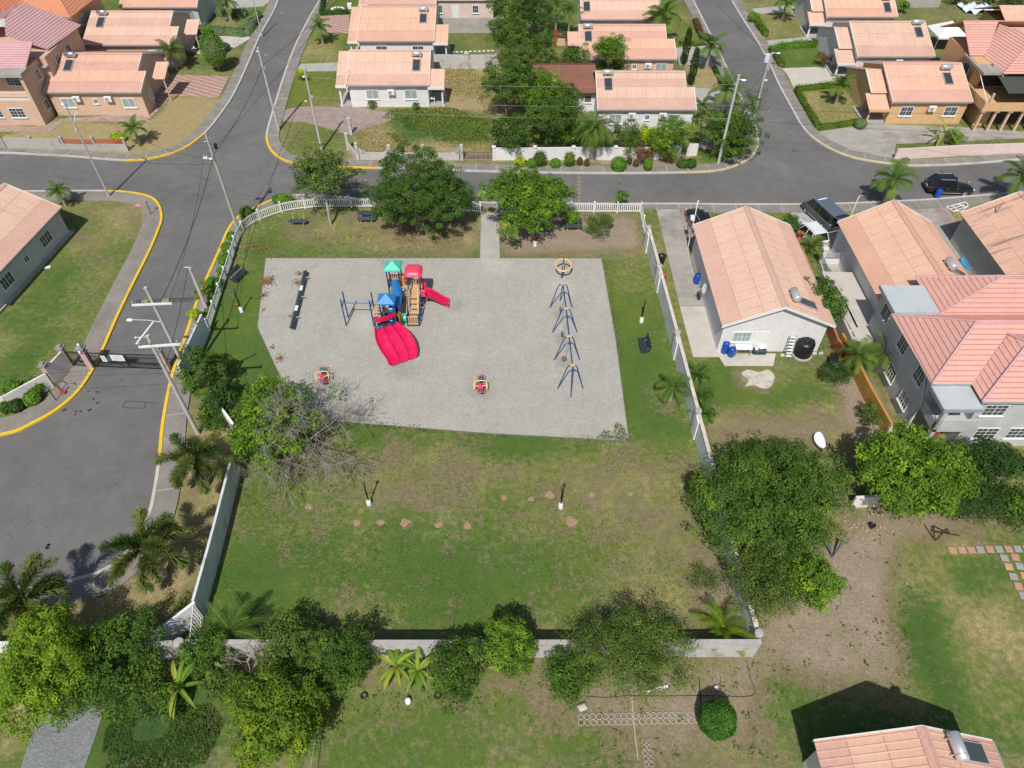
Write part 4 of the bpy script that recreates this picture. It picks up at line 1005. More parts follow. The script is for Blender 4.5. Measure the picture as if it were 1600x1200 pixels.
ridge_end = Vector((XR, ym, rz_))
xw = c1.x; half = 3.4; tw = Vector((xw + half, yfw + half * .95, ZE + half * slf * .95)); vtop = Vector((xw + (apex.z - ZE - .2) / slf * .55, yf + (apex.z - ZE) / slf * .55, ZE + (apex.z - ZE) * .55))
vv = Vector((xw + half * .8, ym - .7, ZE + (ym - .7 - yf) * slf))
b = MB()
hip(b, [([a1, Vector((xe, yf, ZE)), apex], (-1, 0, -sl_)),
  ([Vector((xe, yf, ZE)), Vector((xw, yf, ZE)), vv, Vector((vv.x, ym, rz_)), apex], (0, -1, -slf)),
  ([Vector((vv.x, ym, rz_)), vv, Vector((XR, vv.y, vv.z)), ridge_end], (0, -1, -slf)),
  ([Vector((xw, yf, ZE)), Vector((xw, yfw, ZE)), tw, vv], (-1, 0, -.7)),
  ([Vector((xw, yfw, ZE)), Vector((XR, yfw, ZE)), Vector((XR, tw.y, tw.z)), tw], (0, -1, -.7)),
  ([tw, Vector((XR, tw.y, tw.z)), Vector((XR, vv.y, vv.z)), vv], (0, -1, -.15)),
  ([a1, apex, ridge_end, Vector((XR, a1.y, ZE))], (0, 1, -slf))])
for p, q_ in ((a1, apex), (Vector((xe, yf, ZE)), apex), (apex, ridge_end), (Vector((xw, yfw, ZE)), tw), (tw, vv)): ridge_tube(b, p + Vector((0, 0, .03)), q_ + Vector((0, 0, .03)), .09)
e1, e2 = A(1439, 448), A(1462, 489); ymr = (e1.y + e2.y) / 2; rp = Vector((xat(1576, ymr, zat(ymr, 470)), ymr, zat(ymr, 470)))
rp = Vector((e1.x + 4.6, ymr, ZE + 2.3))
s1 = Vector((e1.x, e1.y + 1.2, ZE)); s2 = Vector((e2.x, e2.y - .3, ZE))
hip(b, [([s1, s2, rp], (-1, 0, -.5)), ([s2, rp, Vector((XR, rp.y, rp.z)), Vector((XR, s2.y, ZE))], (0, -1, -1)), ([s1, rp, Vector((XR, rp.y, rp.z)), Vector((XR, s1.y, ZE))], (0, 1, -1))])
for p in (s1, s2): ridge_tube(b, p, rp, .09)
ridge_tube(b, rp, Vector((XR, rp.y, rp.z)), .09)
b.build('hip_roof', [M['roof_pink'], M['roof_pinkseam'], M['roof_rose']], gh, world=True)
xwl = xe + .45
b = MB()
wbox(b, xwl, XR, yf + .45, A(1365, 448).y - .2, 0, ZE - .06)
wbox(b, xw + .5, XR, yfw + .45, yf + .45, 0, ZE - .06)
b.build('wall', M['rough_render'], gh, world=True)
b = MB(); s_ = A(1365, 448); t_ = A(1460, 489)
wbox(b, xe + .02, t_.x + .3, a1.y + .12, s_.y, ZE - .05, ZE + .14); b.build('roof_slab', M['roof_slab'], gh, world=True); b = MB()
wbox(b, xe + .02, xw - .05, yfw - .55, yf - .03, ZE - .35, ZE - .16)
b.build('roof_slab', M['roof_slab'], gh, world=True)
b = MB()
wbox(b, xe - .04, xe + .02, yf - .1, a1.y + .1, ZE - .16, ZE - .01); wbox(b, xe - .04, xe + .02, a1.y + .1, s_.y, ZE - .09, ZE + .19)
wbox(b, xe - .04, xw - .1, yfw - .62, yfw - .55, ZE - .38, ZE - .1); wbox(b, xe - .05, xe + .02, yfw - .62, yf - .1, ZE - .38, ZE - .1)
wbox(b, xe, xw, yf - .05, yf, ZE - .12, ZE - .01); wbox(b, xw, XR, yfw - .06, yfw, ZE - .14, ZE - .01)
b.build('gutter', flat('gutter_blue', (.30, .35, .37), .5, .1, 2), gh, world=True)
b = MB()
wbox(b, xwl, xw + .5, yfw - .3, yfw - .15, 2.75, 3.75); wbox(b, xwl, xw + .5, yfw - .3, yf + .45, 2.55, 2.75); wbox(b, xwl, xwl + .14, yfw - .15, yf + .45, 2.75, 3.4)
b.build('balcony', M['rough_render'], gh, world=True)
b = MB(); wbox(b, xwl, xwl + .28, yfw - .3, yfw - .02, 0, ZE - .38); b.build('balcony_column', M['rough_render'], gh, world=True)
b = MB(); b.tube([(xwl - .07, yf + 1.5, 4.9), (xwl - .07, yf + .2, 3.0), (xwl - .07, yf + .2, .2)], .06, 6); b.build('downpipe', M['white_paint'], gh, world=True)
for (y, z) in ((a1.y + 1.6, 4.1), (a1.y - 1.9, 4.1), (yf + 1.9, 4.1), (a1.y - 2.3, 1.5), (yf + 2.0, 1.5)):
 window(gh, Vector((xwl, y, z)) - gh.location, (-1, 0, 0), 1.3, 1.25, 'glass', 4, 3, ft=.06)
for (x, z) in ((xw + 1.7, 4.0), (xw + .5 + 1.8, 1.5)):
 window(gh, Vector((x, yfw + .45, z)) - gh.location, (0, -1, 0), 1.6, 1.15, 'glass', 4, 3, ft=.06)
window(gh, Vector((xw + 4.6, yfw + .45, 1.5)) - gh.location, (0, -1, 0), 1.6, 1.15, 'glass', 4, 3, ft=.06)
b = MB(); wbox(b, xwl + .3, xwl + 1.2, yfw + .3, yfw + .4, 0, 2); b.build('door', M['red_paint'], gh, world=True)
oh_ = thing('two_storey_house', 'orange two storey house with an arcade, balcony and dark green awning', 'house', tuple(at(1560, 207)))
yb = at(1540, 207).y; xl_ = xat(1517, yb, 0); XR = xl_ + 14
ye_ = yat(5.6, 112)
b = MB(); wbox(b, xl_ + .6, XR, ye_ + 2.3, ye_ + 10, 0, 5.5); wbox(b, xl_ + .9, XR, yb + 1.7, ye_ + 2.3, 0, 2.7)
b.build('wall', M['orange_wall'], oh_, world=True)
b = MB()
p1 = at(1513, 57, 5.6); p2 = at(1518, 87, 5.6); p3 = at(1537, 87, 5.6); p4 = at(1567, 115, 5.6)
xg = p3.x; rgz = 7.9; rr1 = Vector((p4.x + 4.6, p4.y + 4.6, rgz))
roof_face(b, [Vector((xg - 1.6, p3.y, 5.6)), Vector((xg + .3, p3.y, 5.6)), Vector((xg + .3 + 2.3, p3.y + 4.3, rgz)), Vector((xg - 1.6, p3.y + 4.3, rgz))], (0, -1, -.5), .36, .07, .035, along=False, mi_rib=1)
roof_face(b, [Vector((xg, p3.y, 5.6)), Vector((p4.x, p4.y, 5.6)), rr1, Vector((xg + 2.7, p3.y + 4.3, rgz))], (-1, -.2, -.5), .36, .07, .035, along=False, mi_rib=1)
roof_face(b, [Vector((p4.x, p4.y, 5.6)), Vector((XR, p4.y, 5.6)), Vector((XR, rr1.y, rgz)), rr1], (0, -1, -.5), .36, .07, .035, along=False, mi_rib=1)
roof_face(b, [Vector((xg - 1.6, p3.y + 4.3, rgz)), Vector((XR, p3.y + 4.3, rgz)), Vector((XR, p3.y + 8.6, 5.6)), Vector((xg - 1.6, p3.y + 8.6, 5.6))], (0, 1, -.5), .36, .07, .035, along=False, mi_rib=1)
b.build('hip_roof', [M['roof_pink'], M['roof_pinkseam'], M['roof_rose']], oh_, world=True)
b = MB(); wbox(b, xg - 1.75, p4.x + 1, p4.y + .5, p3.y + 1, 5.2, 5.45); b.build('roof_slab', M['stained_concrete'], oh_, world=True)
b = MB(); roof_face(b, [(xl_ + 2.1, ye_ + 2.2, 5.5), (XR, ye_ + 2.2, 5.5), (XR, yb + .2, 4.55), (xl_ + 2.1, yb + .2, 4.55)], (0, -1, -.4), .3, .12, .07, .05)
b.build('awning', M['shade_green'], oh_, world=True)
b = MB(); wbox(b, xl_, XR, yb, ye_ + 2.3, 2.55, 2.8); wbox(b, xl_, XR, yb, yb + .16, 2.8, 3.5); wbox(b, xl_, xl_ + .16, yb + .16, ye_ + 2.3, 2.8, 3.6)
b.build('balcony', M['orange_wall'], oh_, world=True)
for k in range(5):
 b = MB(); x = xl_ + .3 + k * 1.55; b.box((x, yb + .25, 1.25), (.24, .24, 2.4)); b.box((x, yb + .25, 2.4), (.42, .42, .22), taper=1.3)
 b.build('arcade_column', M['peach_wall'], oh_, world=True)
 if k in (0, 3): b = MB(); b.box((x + .2, yb + .12, 3.95), (.2, .2, 1.2)); b.build('balcony_column', M['peach_wall'], oh_, world=True)
b = MB(); wbox(b, xl_ + 1.8, XR, ye_ + 2.1, ye_ + 2.31, 3.0, 5.0); b.build('shade_slab', M['opening_shade'], oh_, world=True); b = MB(); wbox(b, xl_ + 2.4, XR, yb + 1.55, yb + 1.71, .2, 2.2)  # dark slabs paint the deep shade under the awning and inside the arcade
b.build('shade_slab', M['opening_shade'], oh_, world=True)
window(oh_, Vector((xl_ + .6, ye_ + 4.0, 4.2)) - oh_.location, (-1, 0, 0), 1.3, 1.3, 'glass', 2, 1)
b = MB(); b.tube([(xl_ + .1, yb + .1, 3.6), (xl_ + .5, ye_ + 1.8, 5.4)], .05, 6); b.build('roof_strut', M['white_paint'], oh_, world=True)
ch = thing('house', 'salmon roofed house showing one roof corner at the right edge, top', 'house', tuple(at(1590, 75)))
p = [at(1565, 38, 3.2), at(1605, 14, 4.6), at(1660, 30, 4.6), at(1650, 60, 3.2), at(1580, 54, 3.2)]
b = MB(); roof_face(b, [Vector((p[4].x, p[4].y, 3.2)), Vector((p[4].x + 9, p[4].y, 3.2)), Vector((p[4].x + 9, p[4].y + 4.5, 5.2)), Vector((p[4].x - .5, p[4].y + 4.5, 5.2))], (0, -1, -.5), .28, mi_low=1, courses=(.6,), seam=2)
roof_face(b, [Vector((p[4].x + 9, p[4].y + 4.51, 5.2)), Vector((p[4].x - .5, p[4].y + 4.51, 5.2)), Vector((p[4].x - 1, p[4].y + 9, 3.2)), Vector((p[4].x + 9, p[4].y + 9, 3.2))], (0, 1, -.5), .28, mi_low=1, courses=(.6,), seam=2)
b.build('roof', ROOFM(), ch, world=True)
b = MB(); wbox(b, p[4].x + .4, p[4].x + 9, p[4].y + .4, p[4].y + 8.6, 0, 3.1); b.build('wall', M['orange_wall'], ch, world=True)
th_ = thing('two_storey_house', 'tan two storey house with rose metal roofs at the left edge', 'house', tuple(at(40, 197)))
yb = at(72, 196).y; xr = at(72, 196).x; XL = xr - 12
b = MB(); wbox(b, XL, xr, yb, yb + 4.2, 0, 3.0); wbox(b, XL, xr - .02, yb + 1.4, yb + 4.2, 3.0, 6.0); wbox(b, XL, xr + .9, yb + 4.2, yb + 13, 0, 6.1); wbox(b, xr - .35, xr, yb + .02, yb + 1.4, 3.0, 5.9)
b.build('wall', M['tan_wall'], th_, world=True)
b = MB(); wbox(b, XL, xr + .25, yb - .3, yb + 1.7, 5.75, 6.15); b.build('roof_slab', M['stained_concrete'], th_, world=True)
b = MB()
zl = 6.2; yl = yat(zl, 106)
roof_face(b, [(XL, yl, zl), (xr + .15, yl, zl), (xr + .15, yl + 3.4, zl + 1.5), (XL, yl + 3.4, zl + 1.5)], (0, -1, -.45), .33, .06, .035, along=False, mi_rib=1)
hz = 6.3; g1 = at(75, 77, hz); g2 = at(101, 47, hz)
roof_face(b, [Vector((g1.x, g1.y, hz)), Vector((g1.x + .9, g1.y + 7.2, hz)), Vector((g1.x - 5.2, g1.y + 7.4, hz + 2.5)), Vector((g1.x - 5.2, g1.y + 3, hz + 2.5)), Vector((g1.x - 4.0, g1.y - .2, hz + 1.6))], (1, -.1, -.5), .36, .06, .035, along=False, mi_rib=1)
roof_face(b, [Vector((g1.x - 5.22, g1.y + 7.4, hz + 2.5)), Vector((g1.x - 5.22, g1.y + 2.6, hz + 2.5)), Vector((XL, g1.y + 2.6, hz)), Vector((XL, g1.y + 7.4, hz))], (-1, 0, -.5), .36, .06, .035, along=False, mi_rib=1)
b.build('metal_roof', [M['roof_rose'], M['roof_roseseam']], th_, world=True)
for (u, v) in ((27, 173), (-8, 178)): window(th_, Vector((xat(u, yb, 1.6), yb, 1.55)) - th_.location, (0, -1, 0), 1.7, 1.15, 'glass', 4, 3, ft=.06)
window(th_, Vector((xat(22, yb + 1.4, 4.5), yb + 1.4, 4.6)) - th_.location, (0, -1, 0), 1.6, 1.0, 'glass', 4, 3, ft=.06)
for (y, z) in ((yb + 1.9, 1.6), (yb + 2.9, 4.7)): window(th_, Vector((xr, y, z)) - th_.location, (1, 0, 0), 1.0, 1.2, 'glass', 2, 3)
for y in (yb + 6.5, yb + 9.4): window(th_, Vector((xr + .9, y, 4.8)) - th_.location, (1, 0, 0), 1.2, 1.4, 'glass', 2, 3)
b = MB()
for k in range(14): b.box((XL + .4 + k * .85, yb + .06, 3.45), (.05, .05, .9))
wbox(b, XL, xr - .35, yb + .02, yb + .1, 3.86, 3.92); wbox(b, XL, xr - .35, yb + .0, yb + .08, 3.0, 3.25)
b.build('balcony_railing', M['pale_wall'], th_, world=True)
b = MB(); wbox(b, xr - 0.02, xr + .9, yb + 3.7, yb + 4.2, 5.1, 5.22); b.build('ledge', M['concrete'], th_, world=True)
hh = thing('two_storey_house', 'orange tile hipped two storey house at the top left', 'house', tuple(at(110, 62)))
ze = 5.9; f1, f2 = at(8, 27, ze), at(110, 27, ze)
x0, x1, y0 = f1.x, f2.x, f1.y; D_ = 10
ap1, ap2 = Vector((x0 + 3.6, y0 + 5, ze + 2.5)), Vector((x1 - 3.6, y0 + 5, ze + 2.5))
c = [Vector((x0, y0, ze)), Vector((x1, y0, ze)), Vector((x1 + .8, y0 + D_, ze)), Vector((x0, y0 + D_, ze))]
b = MB(); hip(b, [([c[0], c[1], ap2, ap1], (0, -1, -.5)), ([c[1], c[2], ap2], (1, 0, -.6)), ([c[2], c[3], ap1, ap2], (0, 1, -.5)), ([c[3], c[0], ap1], (-1, 0, -.6))], .36)
for p_, q_ in ((c[1], ap2), (c[0], ap1), (ap1, ap2)): ridge_tube(b, p_, q_, .09)
b.build('hip_roof', [M['roof_orange'], M['roof_seam'], M['roof_orange']], hh, world=True)
b = MB(); wbox(b, x0 + .5, x1 - .4, y0 + .45, y0 + D_ - .4, 0, ze - .08); b.build('wall', flat('sandy_wall', (.60, .385, .21), .85, .05, 1), hh, world=True)
b = MB(); wbox(b, x0 - .1, x1 + .1, y0 - .1, y0 - .02, ze - .2, ze - .03); b.build('gutter', M['grey_trim'], hh, world=True)
window(hh, Vector((xat(88, y0 + .45, 4.6), y0 + .45, 4.7)) - hh.location, (0, -1, 0), 1.7, 1.0, 'glass', 4, 1)
window(hh, Vector((x1 - .4, y0 + 3.2, 4.4)) - hh.location, (1, 0, 0), 1.1, 1.1, 'pale_glass', 2, 2)
eh = thing('house', 'reddish orange roofed house cut off by the left edge beside the orange hipped roof', 'house', tuple(at(-10, 40)))
b = MB(); e = at(22, 10, 6.0); roof_face(b, [Vector((e.x, e.y - 2, 6)), Vector((e.x + 1.5, e.y + 8, 6)), Vector((e.x - 6, e.y + 8, 9)), Vector((e.x - 6, e.y - 2, 9))], (1, 0, -.5), .36, .06, .035, along=False, mi_rib=1)
b.build('roof', [flat('roof_red', (.62, .20, .10), .75, .06, 1), M['roof_seam']], eh, world=True)
b = MB(); wbox(b, e.x - 8, e.x - .6, e.y - 1.5, e.y + 7.5, 0, 5.95); b.build('wall', M['white_wall'], eh, world=True)
# ---- playground --------------------------------------------------------------------------------
GZ = .05
ps = thing('play_structure', 'climbing structure with green, red and blue roofs and a wide red wave slide', 'play structure', (-9.5, 45, GZ))
BS, TP, RP = M['blue_steel'], M['tan_plastic'], M['red_plastic']
def pb(name, mat, fn, par=ps):
 b = MB(); fn(b); return b.build(name, mat, par, world=True)
towers = {'green': (-10.05, 47.85, 3.45), 'red': (-8.25, 47.15, 3.45), 'blue': (-10.1, 43.72, 3.35)}
hs = .52
for nm, (cx, cy, ze) in towers.items():
 for sx in (-1, 1):
  for sy in (-1, 1):
   pb('post', BS, lambda b: b.tube([(cx + sx * hs, cy + sy * hs, 0), (cx + sx * hs, cy + sy * hs, ze + .05)], .062, 8))
 pb('deck', M['tan_plastic'] if nm != 'blue' else M['navy_plank'], lambda b: b.box((cx, cy, 1.45), (1.04, 1.04, .08)))
for nm, mat in (('green', 'green_plastic'), ('blue', 'blue_plastic')):
 cx, cy, ze = towers[nm]
 def f(b):
  w = .72; k = .16
  lo = [Vector((cx + x * w, cy + y * w, ze)) for x, y in ((-1, -1), (1, -1), (1, 1), (-1, 1))]
  mid = [Vector((cx + x * w * .94, cy + y * w * .94, ze + .12)) for x, y in ((-1, -1), (1, -1), (1, 1), (-1, 1))]
  top = [Vector((cx + x * .03, cy + y * .03, ze + .58)) for x, y in ((-1, -1), (1, -1), (1, 1), (-1, 1))]
  for i in range(4):
   j = (i + 1) % 4
   b.quad(lo[i], lo[j], mid[j], mid[i], 0); b.quad(mid[i], mid[j], top[j], top[i], 0)
   b.tube([mid[i], top[i]], .014, 6, 1)
  b.quad(*top); b.quad(*lo)
 pb('roof', [M[mat], flat(mat + '_ridge', (.30, .62, .55) if nm == 'green' else (.22, .5, .72), .4, .05, 2)], f)
cx, cy, ze = towers['red']
def f(b):
 n = 10; vs = []
 for i in range(n + 1):
  t = i / n * 2 - 1
  for j in range(n + 1):
   s = j / n * 2 - 1
   vs.append((cx + t * (.74 - .06 * abs(s) ** 4), cy + s * (.74 - .06 * abs(t) ** 4), ze + .36 * (1 - abs(t) ** 5) ** .6 * (1 - abs(s) ** 5) ** .6 + .02))
 b.add(vs, [(i * (n + 1) + j, i * (n + 1) + j + 1, (i + 1) * (n + 1) + j + 1, (i + 1) * (n + 1) + j) for i in range(n) for j in range(n)], 0, True)
 b.add([(p[0], p[1], p[2] - .05) for p in vs], [((i + 1) * (n + 1) + j, (i + 1) * (n + 1) + j + 1, i * (n + 1) + j + 1, i * (n + 1) + j) for i in range(n) for j in range(n)], 0, True)
pb('roof', M['pink_plastic'], f)
pb('deck', TP, lambda b: b.box((-9.14, 47.3, 1.45), (.9, .95, .07)))
def barrier(b, x0, y0, x1, y1, z0=1.5, z1=2.15, n=6):
 a_, c_ = Vector((x0, y0, 0)), Vector((x1, y1, 0)); d = c_ - a_; ang = math.atan2(d.y, d.x)
 m_ = (a_ + c_) / 2
 b.box((m_.x, m_.y, z1), (d.length, .07, .08), ang); b.box((m_.x, m_.y, z0), (d.length, .07, .08), ang)
 for k in range(n):
  p_ = a_.lerp(c_, (k + .5) / n); b.box((p_.x, p_.y, (z0 + z1) / 2), (d.length / n * .55, .045, z1 - z0), ang)
pb('barrier_panel', TP, lambda b: barrier(b, -9.6, 46.72, -8.78, 46.78, 1.2, 2.1))
pb('barrier_panel', TP, lambda b: barrier(b, -10.55, 48.35, -9.55, 48.35))
pb('barrier_panel', TP, lambda b: barrier(b, -10.57, 47.35, -10.57, 48.3))
pb('barrier_panel', TP, lambda b: barrier(b, -8.75, 47.68, -7.75, 47.68))
pb('barrier_panel', TP, lambda b: barrier(b, -10.6, 43.22, -10.25, 43.22, .9, 1.6, 3))
pb('barrier_panel', TP, lambda b: barrier(b, -10.62, 43.3, -10.62, 44.2))
def disc(b, c, n, r, th=.05, mi=0):
 n = Vector(n).normalized(); s = n.cross(Vector((0, 0, 1))).normalized(); u = s.cross(n)
 pts = [Vector(c) + s * (r * math.cos(2 * math.pi * k / 14)) + u * (r * math.sin(2 * math.pi * k / 14)) for k in range(14)]
 b.add([p_ - n * th for p_ in pts] + [p_ + n * th for p_ in pts], [tuple(range(13, -1, -1)), tuple(range(14, 28))] + [(i, (i + 1) % 14, 14 + (i + 1) % 14, 14 + i) for i in range(14)], mi)
pb('play_wheel', [M['blue_plastic'], M['white_paint']], lambda b: (disc(b, (-9.2, 46.66, 1.95), (0, -1, .2), .13), disc(b, (-9.2, 46.6, 1.96), (0, -1, .2), .06, .03, 1)))
pb('play_panel', M['orange_plastic'], lambda b: b.tube([(-9.4, 47.9, 1.5), (-9.4, 47.9, 2.5)], [.26, .2], 10))
pb('play_panel', M['red_paint'], lambda b: b.box((-9.05, 47.5, 2.15), (.3, .1, .3), bev=.04))
pb('slide_pole', M['navy_plank'], lambda b: b.tube([(-10.2, 46.9, 1.2), (-9.9, 47.35, 2.2), (-9.55, 47.35, 2.45)], .05, 6))
def f(b):
 for k in range(6):
  t = k / 5; b.box((-8.29, 44.35 + t * 2.05, .25 + t * 1.15), (.86, .42, .06)); 
  for x in range(5): b.box((-8.62 + x * .165, 44.16 + t * 2.05, .17 + t * 1.15), (.05, .04, .16))
pb('step', TP, f)
for sx in (-1, 1):
 x = -8.29 + sx * .49
 pb('stair_rail', TP, lambda b: b.tube([(x, 44.2, 1.25), (x, 44.7, 1.45), (x, 46.55, 2.45), (x, 46.6, 1.6)], .035, 6))
 pb('stair_rail', M['pale_wall'], lambda b: b.tube([(x * 1 - sx * .12, 44.9, .4), (x - sx * .12, 45.2, 1.5), (x - sx * .12, 46.4, 2.2)], .028, 6))
 for y, h in ((44.2, 1.3), (45.2, 1.75)): pb('post', BS, lambda b: b.tube([(x, y, 0), (x, y, h)], .06, 8))
pb('stair_foot', M['navy_plank'], lambda b: b.box((-8.29, 44.14, .12), (.95, .06, .1)))
pb('barrier_panel', TP, lambda b: barrier(b, -8.72, 44.18, -7.86, 44.18, .3, 1.05, 5))
def tunnel(b, path, r=.4, n=14):
 b.tube(path, r, n, 0, cap=False); b.tube(path, r - .03, n, 1, cap=False)
 for i in (0, -1):
  d = (Vector(path[i]) - Vector(path[1 if i == 0 else -2])).normalized()
  b.tube([Vector(path[i]) - d * .05, Vector(path[i]) + d * .01], r + .05, n, 0, cap=False)
pb('tunnel', [M['blue_plastic'], M['blue_steel']], lambda b: tunnel(b, [(-9.75, 44.2, 2.0), (-9.6, 44.7, 2.1), (-9.55, 45.3, 2.15), (-9.65, 46.1, 2.1), (-9.85, 46.9, 2.0), (-9.95, 47.4, 1.95)], .42))
pb('tunnel', [M['green_plastic'], flat('tunnel_dark', (.02, .18, .12), .5)], lambda b: tunnel(b, [(-9.75, 44.55, .62), (-9.4, 44.6, .6), (-8.95, 44.65, .58), (-8.8, 44.65, .58)], .38))
pb('tunnel_panel', M['teal_pad'], lambda b: b.box((-10.45, 43.3, 1.95), (.09, .34, .8), R(25)))
pb('slide_hood', M['blue_plastic'], lambda b: b.box((-10.05, 43.2, 1.62), (.62, .3, .18), bev=.05))
pb('tunnel_hood', M['blue_plastic'], lambda b: b.box((-9.82, 43.85, 2.25), (.55, .5, .5), bev=.08))
def f(b):
 n = 12; ins = []
 for i in range(n + 1):
  t = math.pi * .98 * i / n
  y = 44.75 - .95 * math.cos(t); z = .15 + 1.55 * math.sin(t) ** .8 if 0 < t < math.pi else .1
  ins.append((y, z))
 for x in (-11.42, -10.75): b.tube([(x, y, z) for y, z in ins], .055, 6)
 for i in range(0, n + 1): b.box((-11.08, ins[i][0], ins[i][1] - .02), (.66, .14, .05), rx=0)
pb('arch_climber', TP, f)
def f(b):
 vs = []; n = 10
 for i in range(n + 1):
  t = i / n
  z = 1.75 - 1.65 * t; a_ = R(200) - R(150) * t
  for j, r_ in enumerate((.12, .28, .42)):
   vs.append((-9.35 + r_ * math.cos(a_) * .9 + .12, 43.55 + r_ * math.sin(a_) + .55 * (1 - t), z + (.10 if j != 1 else 0)))
 fs = [(i * 3 + j, i * 3 + j + 1, (i + 1) * 3 + j + 1, (i + 1) * 3 + j) for i in range(n) for j in range(2)]
 b.add(vs, fs, 0, True); b.add([(x, y, z - .04) for x, y, z in vs], [tuple(reversed(q_)) for q_ in fs], 0, True)
 b.add([(-9.42, 43.2, .15), (-9.42, 44.2, .15), (-9.1, 44.25, 1.1), (-9.25, 44.0, 1.9), (-9.35, 43.45, 1.95), (-9.2, 43.2, 1.0)], [(0, 1, 2, 3, 4, 5)], 0)
pb('curled_climber', M['orange_plastic'], f)
pb('ladder', TP, lambda b: [b.tube([(-11.35, 43.9 + k, .1), (-10.7, 43.6 + k * .8, 1.5)], .035, 6) for k in (0, .55)] + [b.tube([(-11.3 + .13 * k, 43.85, .2 + .28 * k), (-11.3 + .13 * k, 44.4, .2 + .28 * k)], .03, 6) for k in range(5)])
for (x, y) in ((-13.98, 44.21), (-13.97, 45.21), (-11.62, 44.1), (-11.6, 45.1)):
 pb('post', BS, lambda b: b.tube([(x, y, 0), (x, y, 2.9)], .058, 8))
for x in (-13.97, -11.61): pb('cross_bar', BS, lambda b: b.tube([(x, 44.21, 2.15), (x, 45.15, 2.15)], .04, 6))
pb('overhead_rail', flat('rail_blue', (.06, .15, .34), .4, .05, 2), lambda b: b.tube([(-13.97, 44.7, 2.15), (-11.61, 44.65, 2.15)], .045, 8))
def wave(b, top, bot, curve, lanes, zt, zb, rim=.16, n=22, hump=.16, foot=.06):
 (tl, tr), (bl, br_) = top, bot; m_ = lanes * 12; vs = []
 for i in range(n + 1):
  t = i / n; e = t * t * (3 - 2 * t)
  cl = curve(t)
  A_ = Vector((*tl, 0)).lerp(Vector((*bl, 0)), t) + Vector((cl[0], 0, 0)); B_ = Vector((*tr, 0)).lerp(Vector((*br_, 0)), t) + Vector((cl[1], 0, 0))
  z = zt + (zb - zt) * (t ** .92) + hump * math.sin(math.pi * 2 * t) * .35 + hump * .5 * math.sin(math.pi * t)
  z = max(z, zb)
  for j in range(m_ + 1):
   s = j / m_; ph = (s * lanes) % 1.0 if j not in (0, m_) else 0
   r_ = (abs(math.cos(math.pi * s * lanes)) ** 9) * rim * (1.25 if j in (0, m_) else 1)
   p_ = A_.lerp(B_, s); vs.append((p_.x, p_.y, z + r_))
 k = m_ + 1
 fs = [(i * k + j, i * k + j + 1, (i + 1) * k + j + 1, (i + 1) * k + j) for i in range(n) for j in range(m_)]
 b.add(vs, fs, 0, True)
 b.add([(x, y, z - .05) for x, y, z in vs], [tuple(reversed(q_)) for q_ in fs], 0, True)
 for j in (0, m_):
  b.tube([Vector(vs[i * k + j]) - Vector((0, 0, .03)) for i in range(n + 1)], .06, 6)
 b.tube([Vector(vs[n * k + j]) - Vector((0, 0, .02)) for j in range(m_ + 1)], .045, 6)
bul = lambda t: (-.30 * math.sin(math.pi * min(1, t * 1.15)) ** 1.3 * (1 if t < .87 else 1), .52 * math.sin(math.pi * t) ** .9)
pb('wave_slide', RP, lambda b: wave(b, ((-11.12, 42.3), (-9.42, 42.98)), ((-9.72, 39.3), (-7.62, 40.35)), bul, 3, 1.42, .22))
for (x, y, h) in ((-9.4, 40.4, .25), (-9.9, 41.6, .7)):
 pb('slide_support', BS, lambda b: b.tube([(x, y, 0), (x, y, h)], .05, 6))
def f(b):
 for i in range(10):
  t0, t1 = i / 10, (i + 1) / 10
  P_ = lambda t, z: Vector((-11.1 + 1.62 * t, 42.55 + .55 * t - .18 * math.sin(math.pi * t), z + .22 * math.sin(math.pi * t) * 0 + .12 * t))
  b.quad(P_(t0, 1.95), P_(t1, 1.95), P_(t1, 2.35), P_(t0, 2.35)); q_ = Vector((0, .09, 0))
  b.quad(P_(t0, 2.35) + q_, P_(t1, 2.35) + q_, P_(t1, 1.95) + q_, P_(t0, 1.95) + q_); b.quad(P_(t0, 2.35), P_(t1, 2.35), P_(t1, 2.35) + q_, P_(t0, 2.35) + q_)
pb('slide_hood', RP, f)
for (x, y) in ((-11.1, 42.62), (-9.5, 43.15)): pb('post', BS, lambda b: b.tube([(x, y, 0), (x, y, 2.45)], .055, 8))
pb('deck', M['navy_plank'], lambda b: b.box((-10.25, 42.95, 1.4), (1.5, .65, .07), R(19)))
pb('slide_mouth', M['teal_pad'], lambda b: b.box((-10.75, 42.4, 1.5), (.35, .22, .1), R(18)))
pb('slide', RP, lambda b: wave(b, ((-7.62, 47.42), (-7.62, 46.3)), ((-5.5, 47.28), (-5.5, 46.35)), lambda t: (0, 0), 2, 1.5, .3, .11, 18, .22))
pb('slide_cheek', M['pink_plastic'], lambda b: b.box((-7.55, 47.5, 1.95), (.35, .08, .9), R(8), bev=.03))
pb('slide_cheek', M['pink_plastic'], lambda b: b.box((-7.5, 46.25, 1.85), (.35, .08, .7), R(-5), bev=.03))
pb('slide_support', TP, lambda b: b.tube([(-5.58, 46.4, 0), (-5.58, 46.4, .28)], .04, 6))
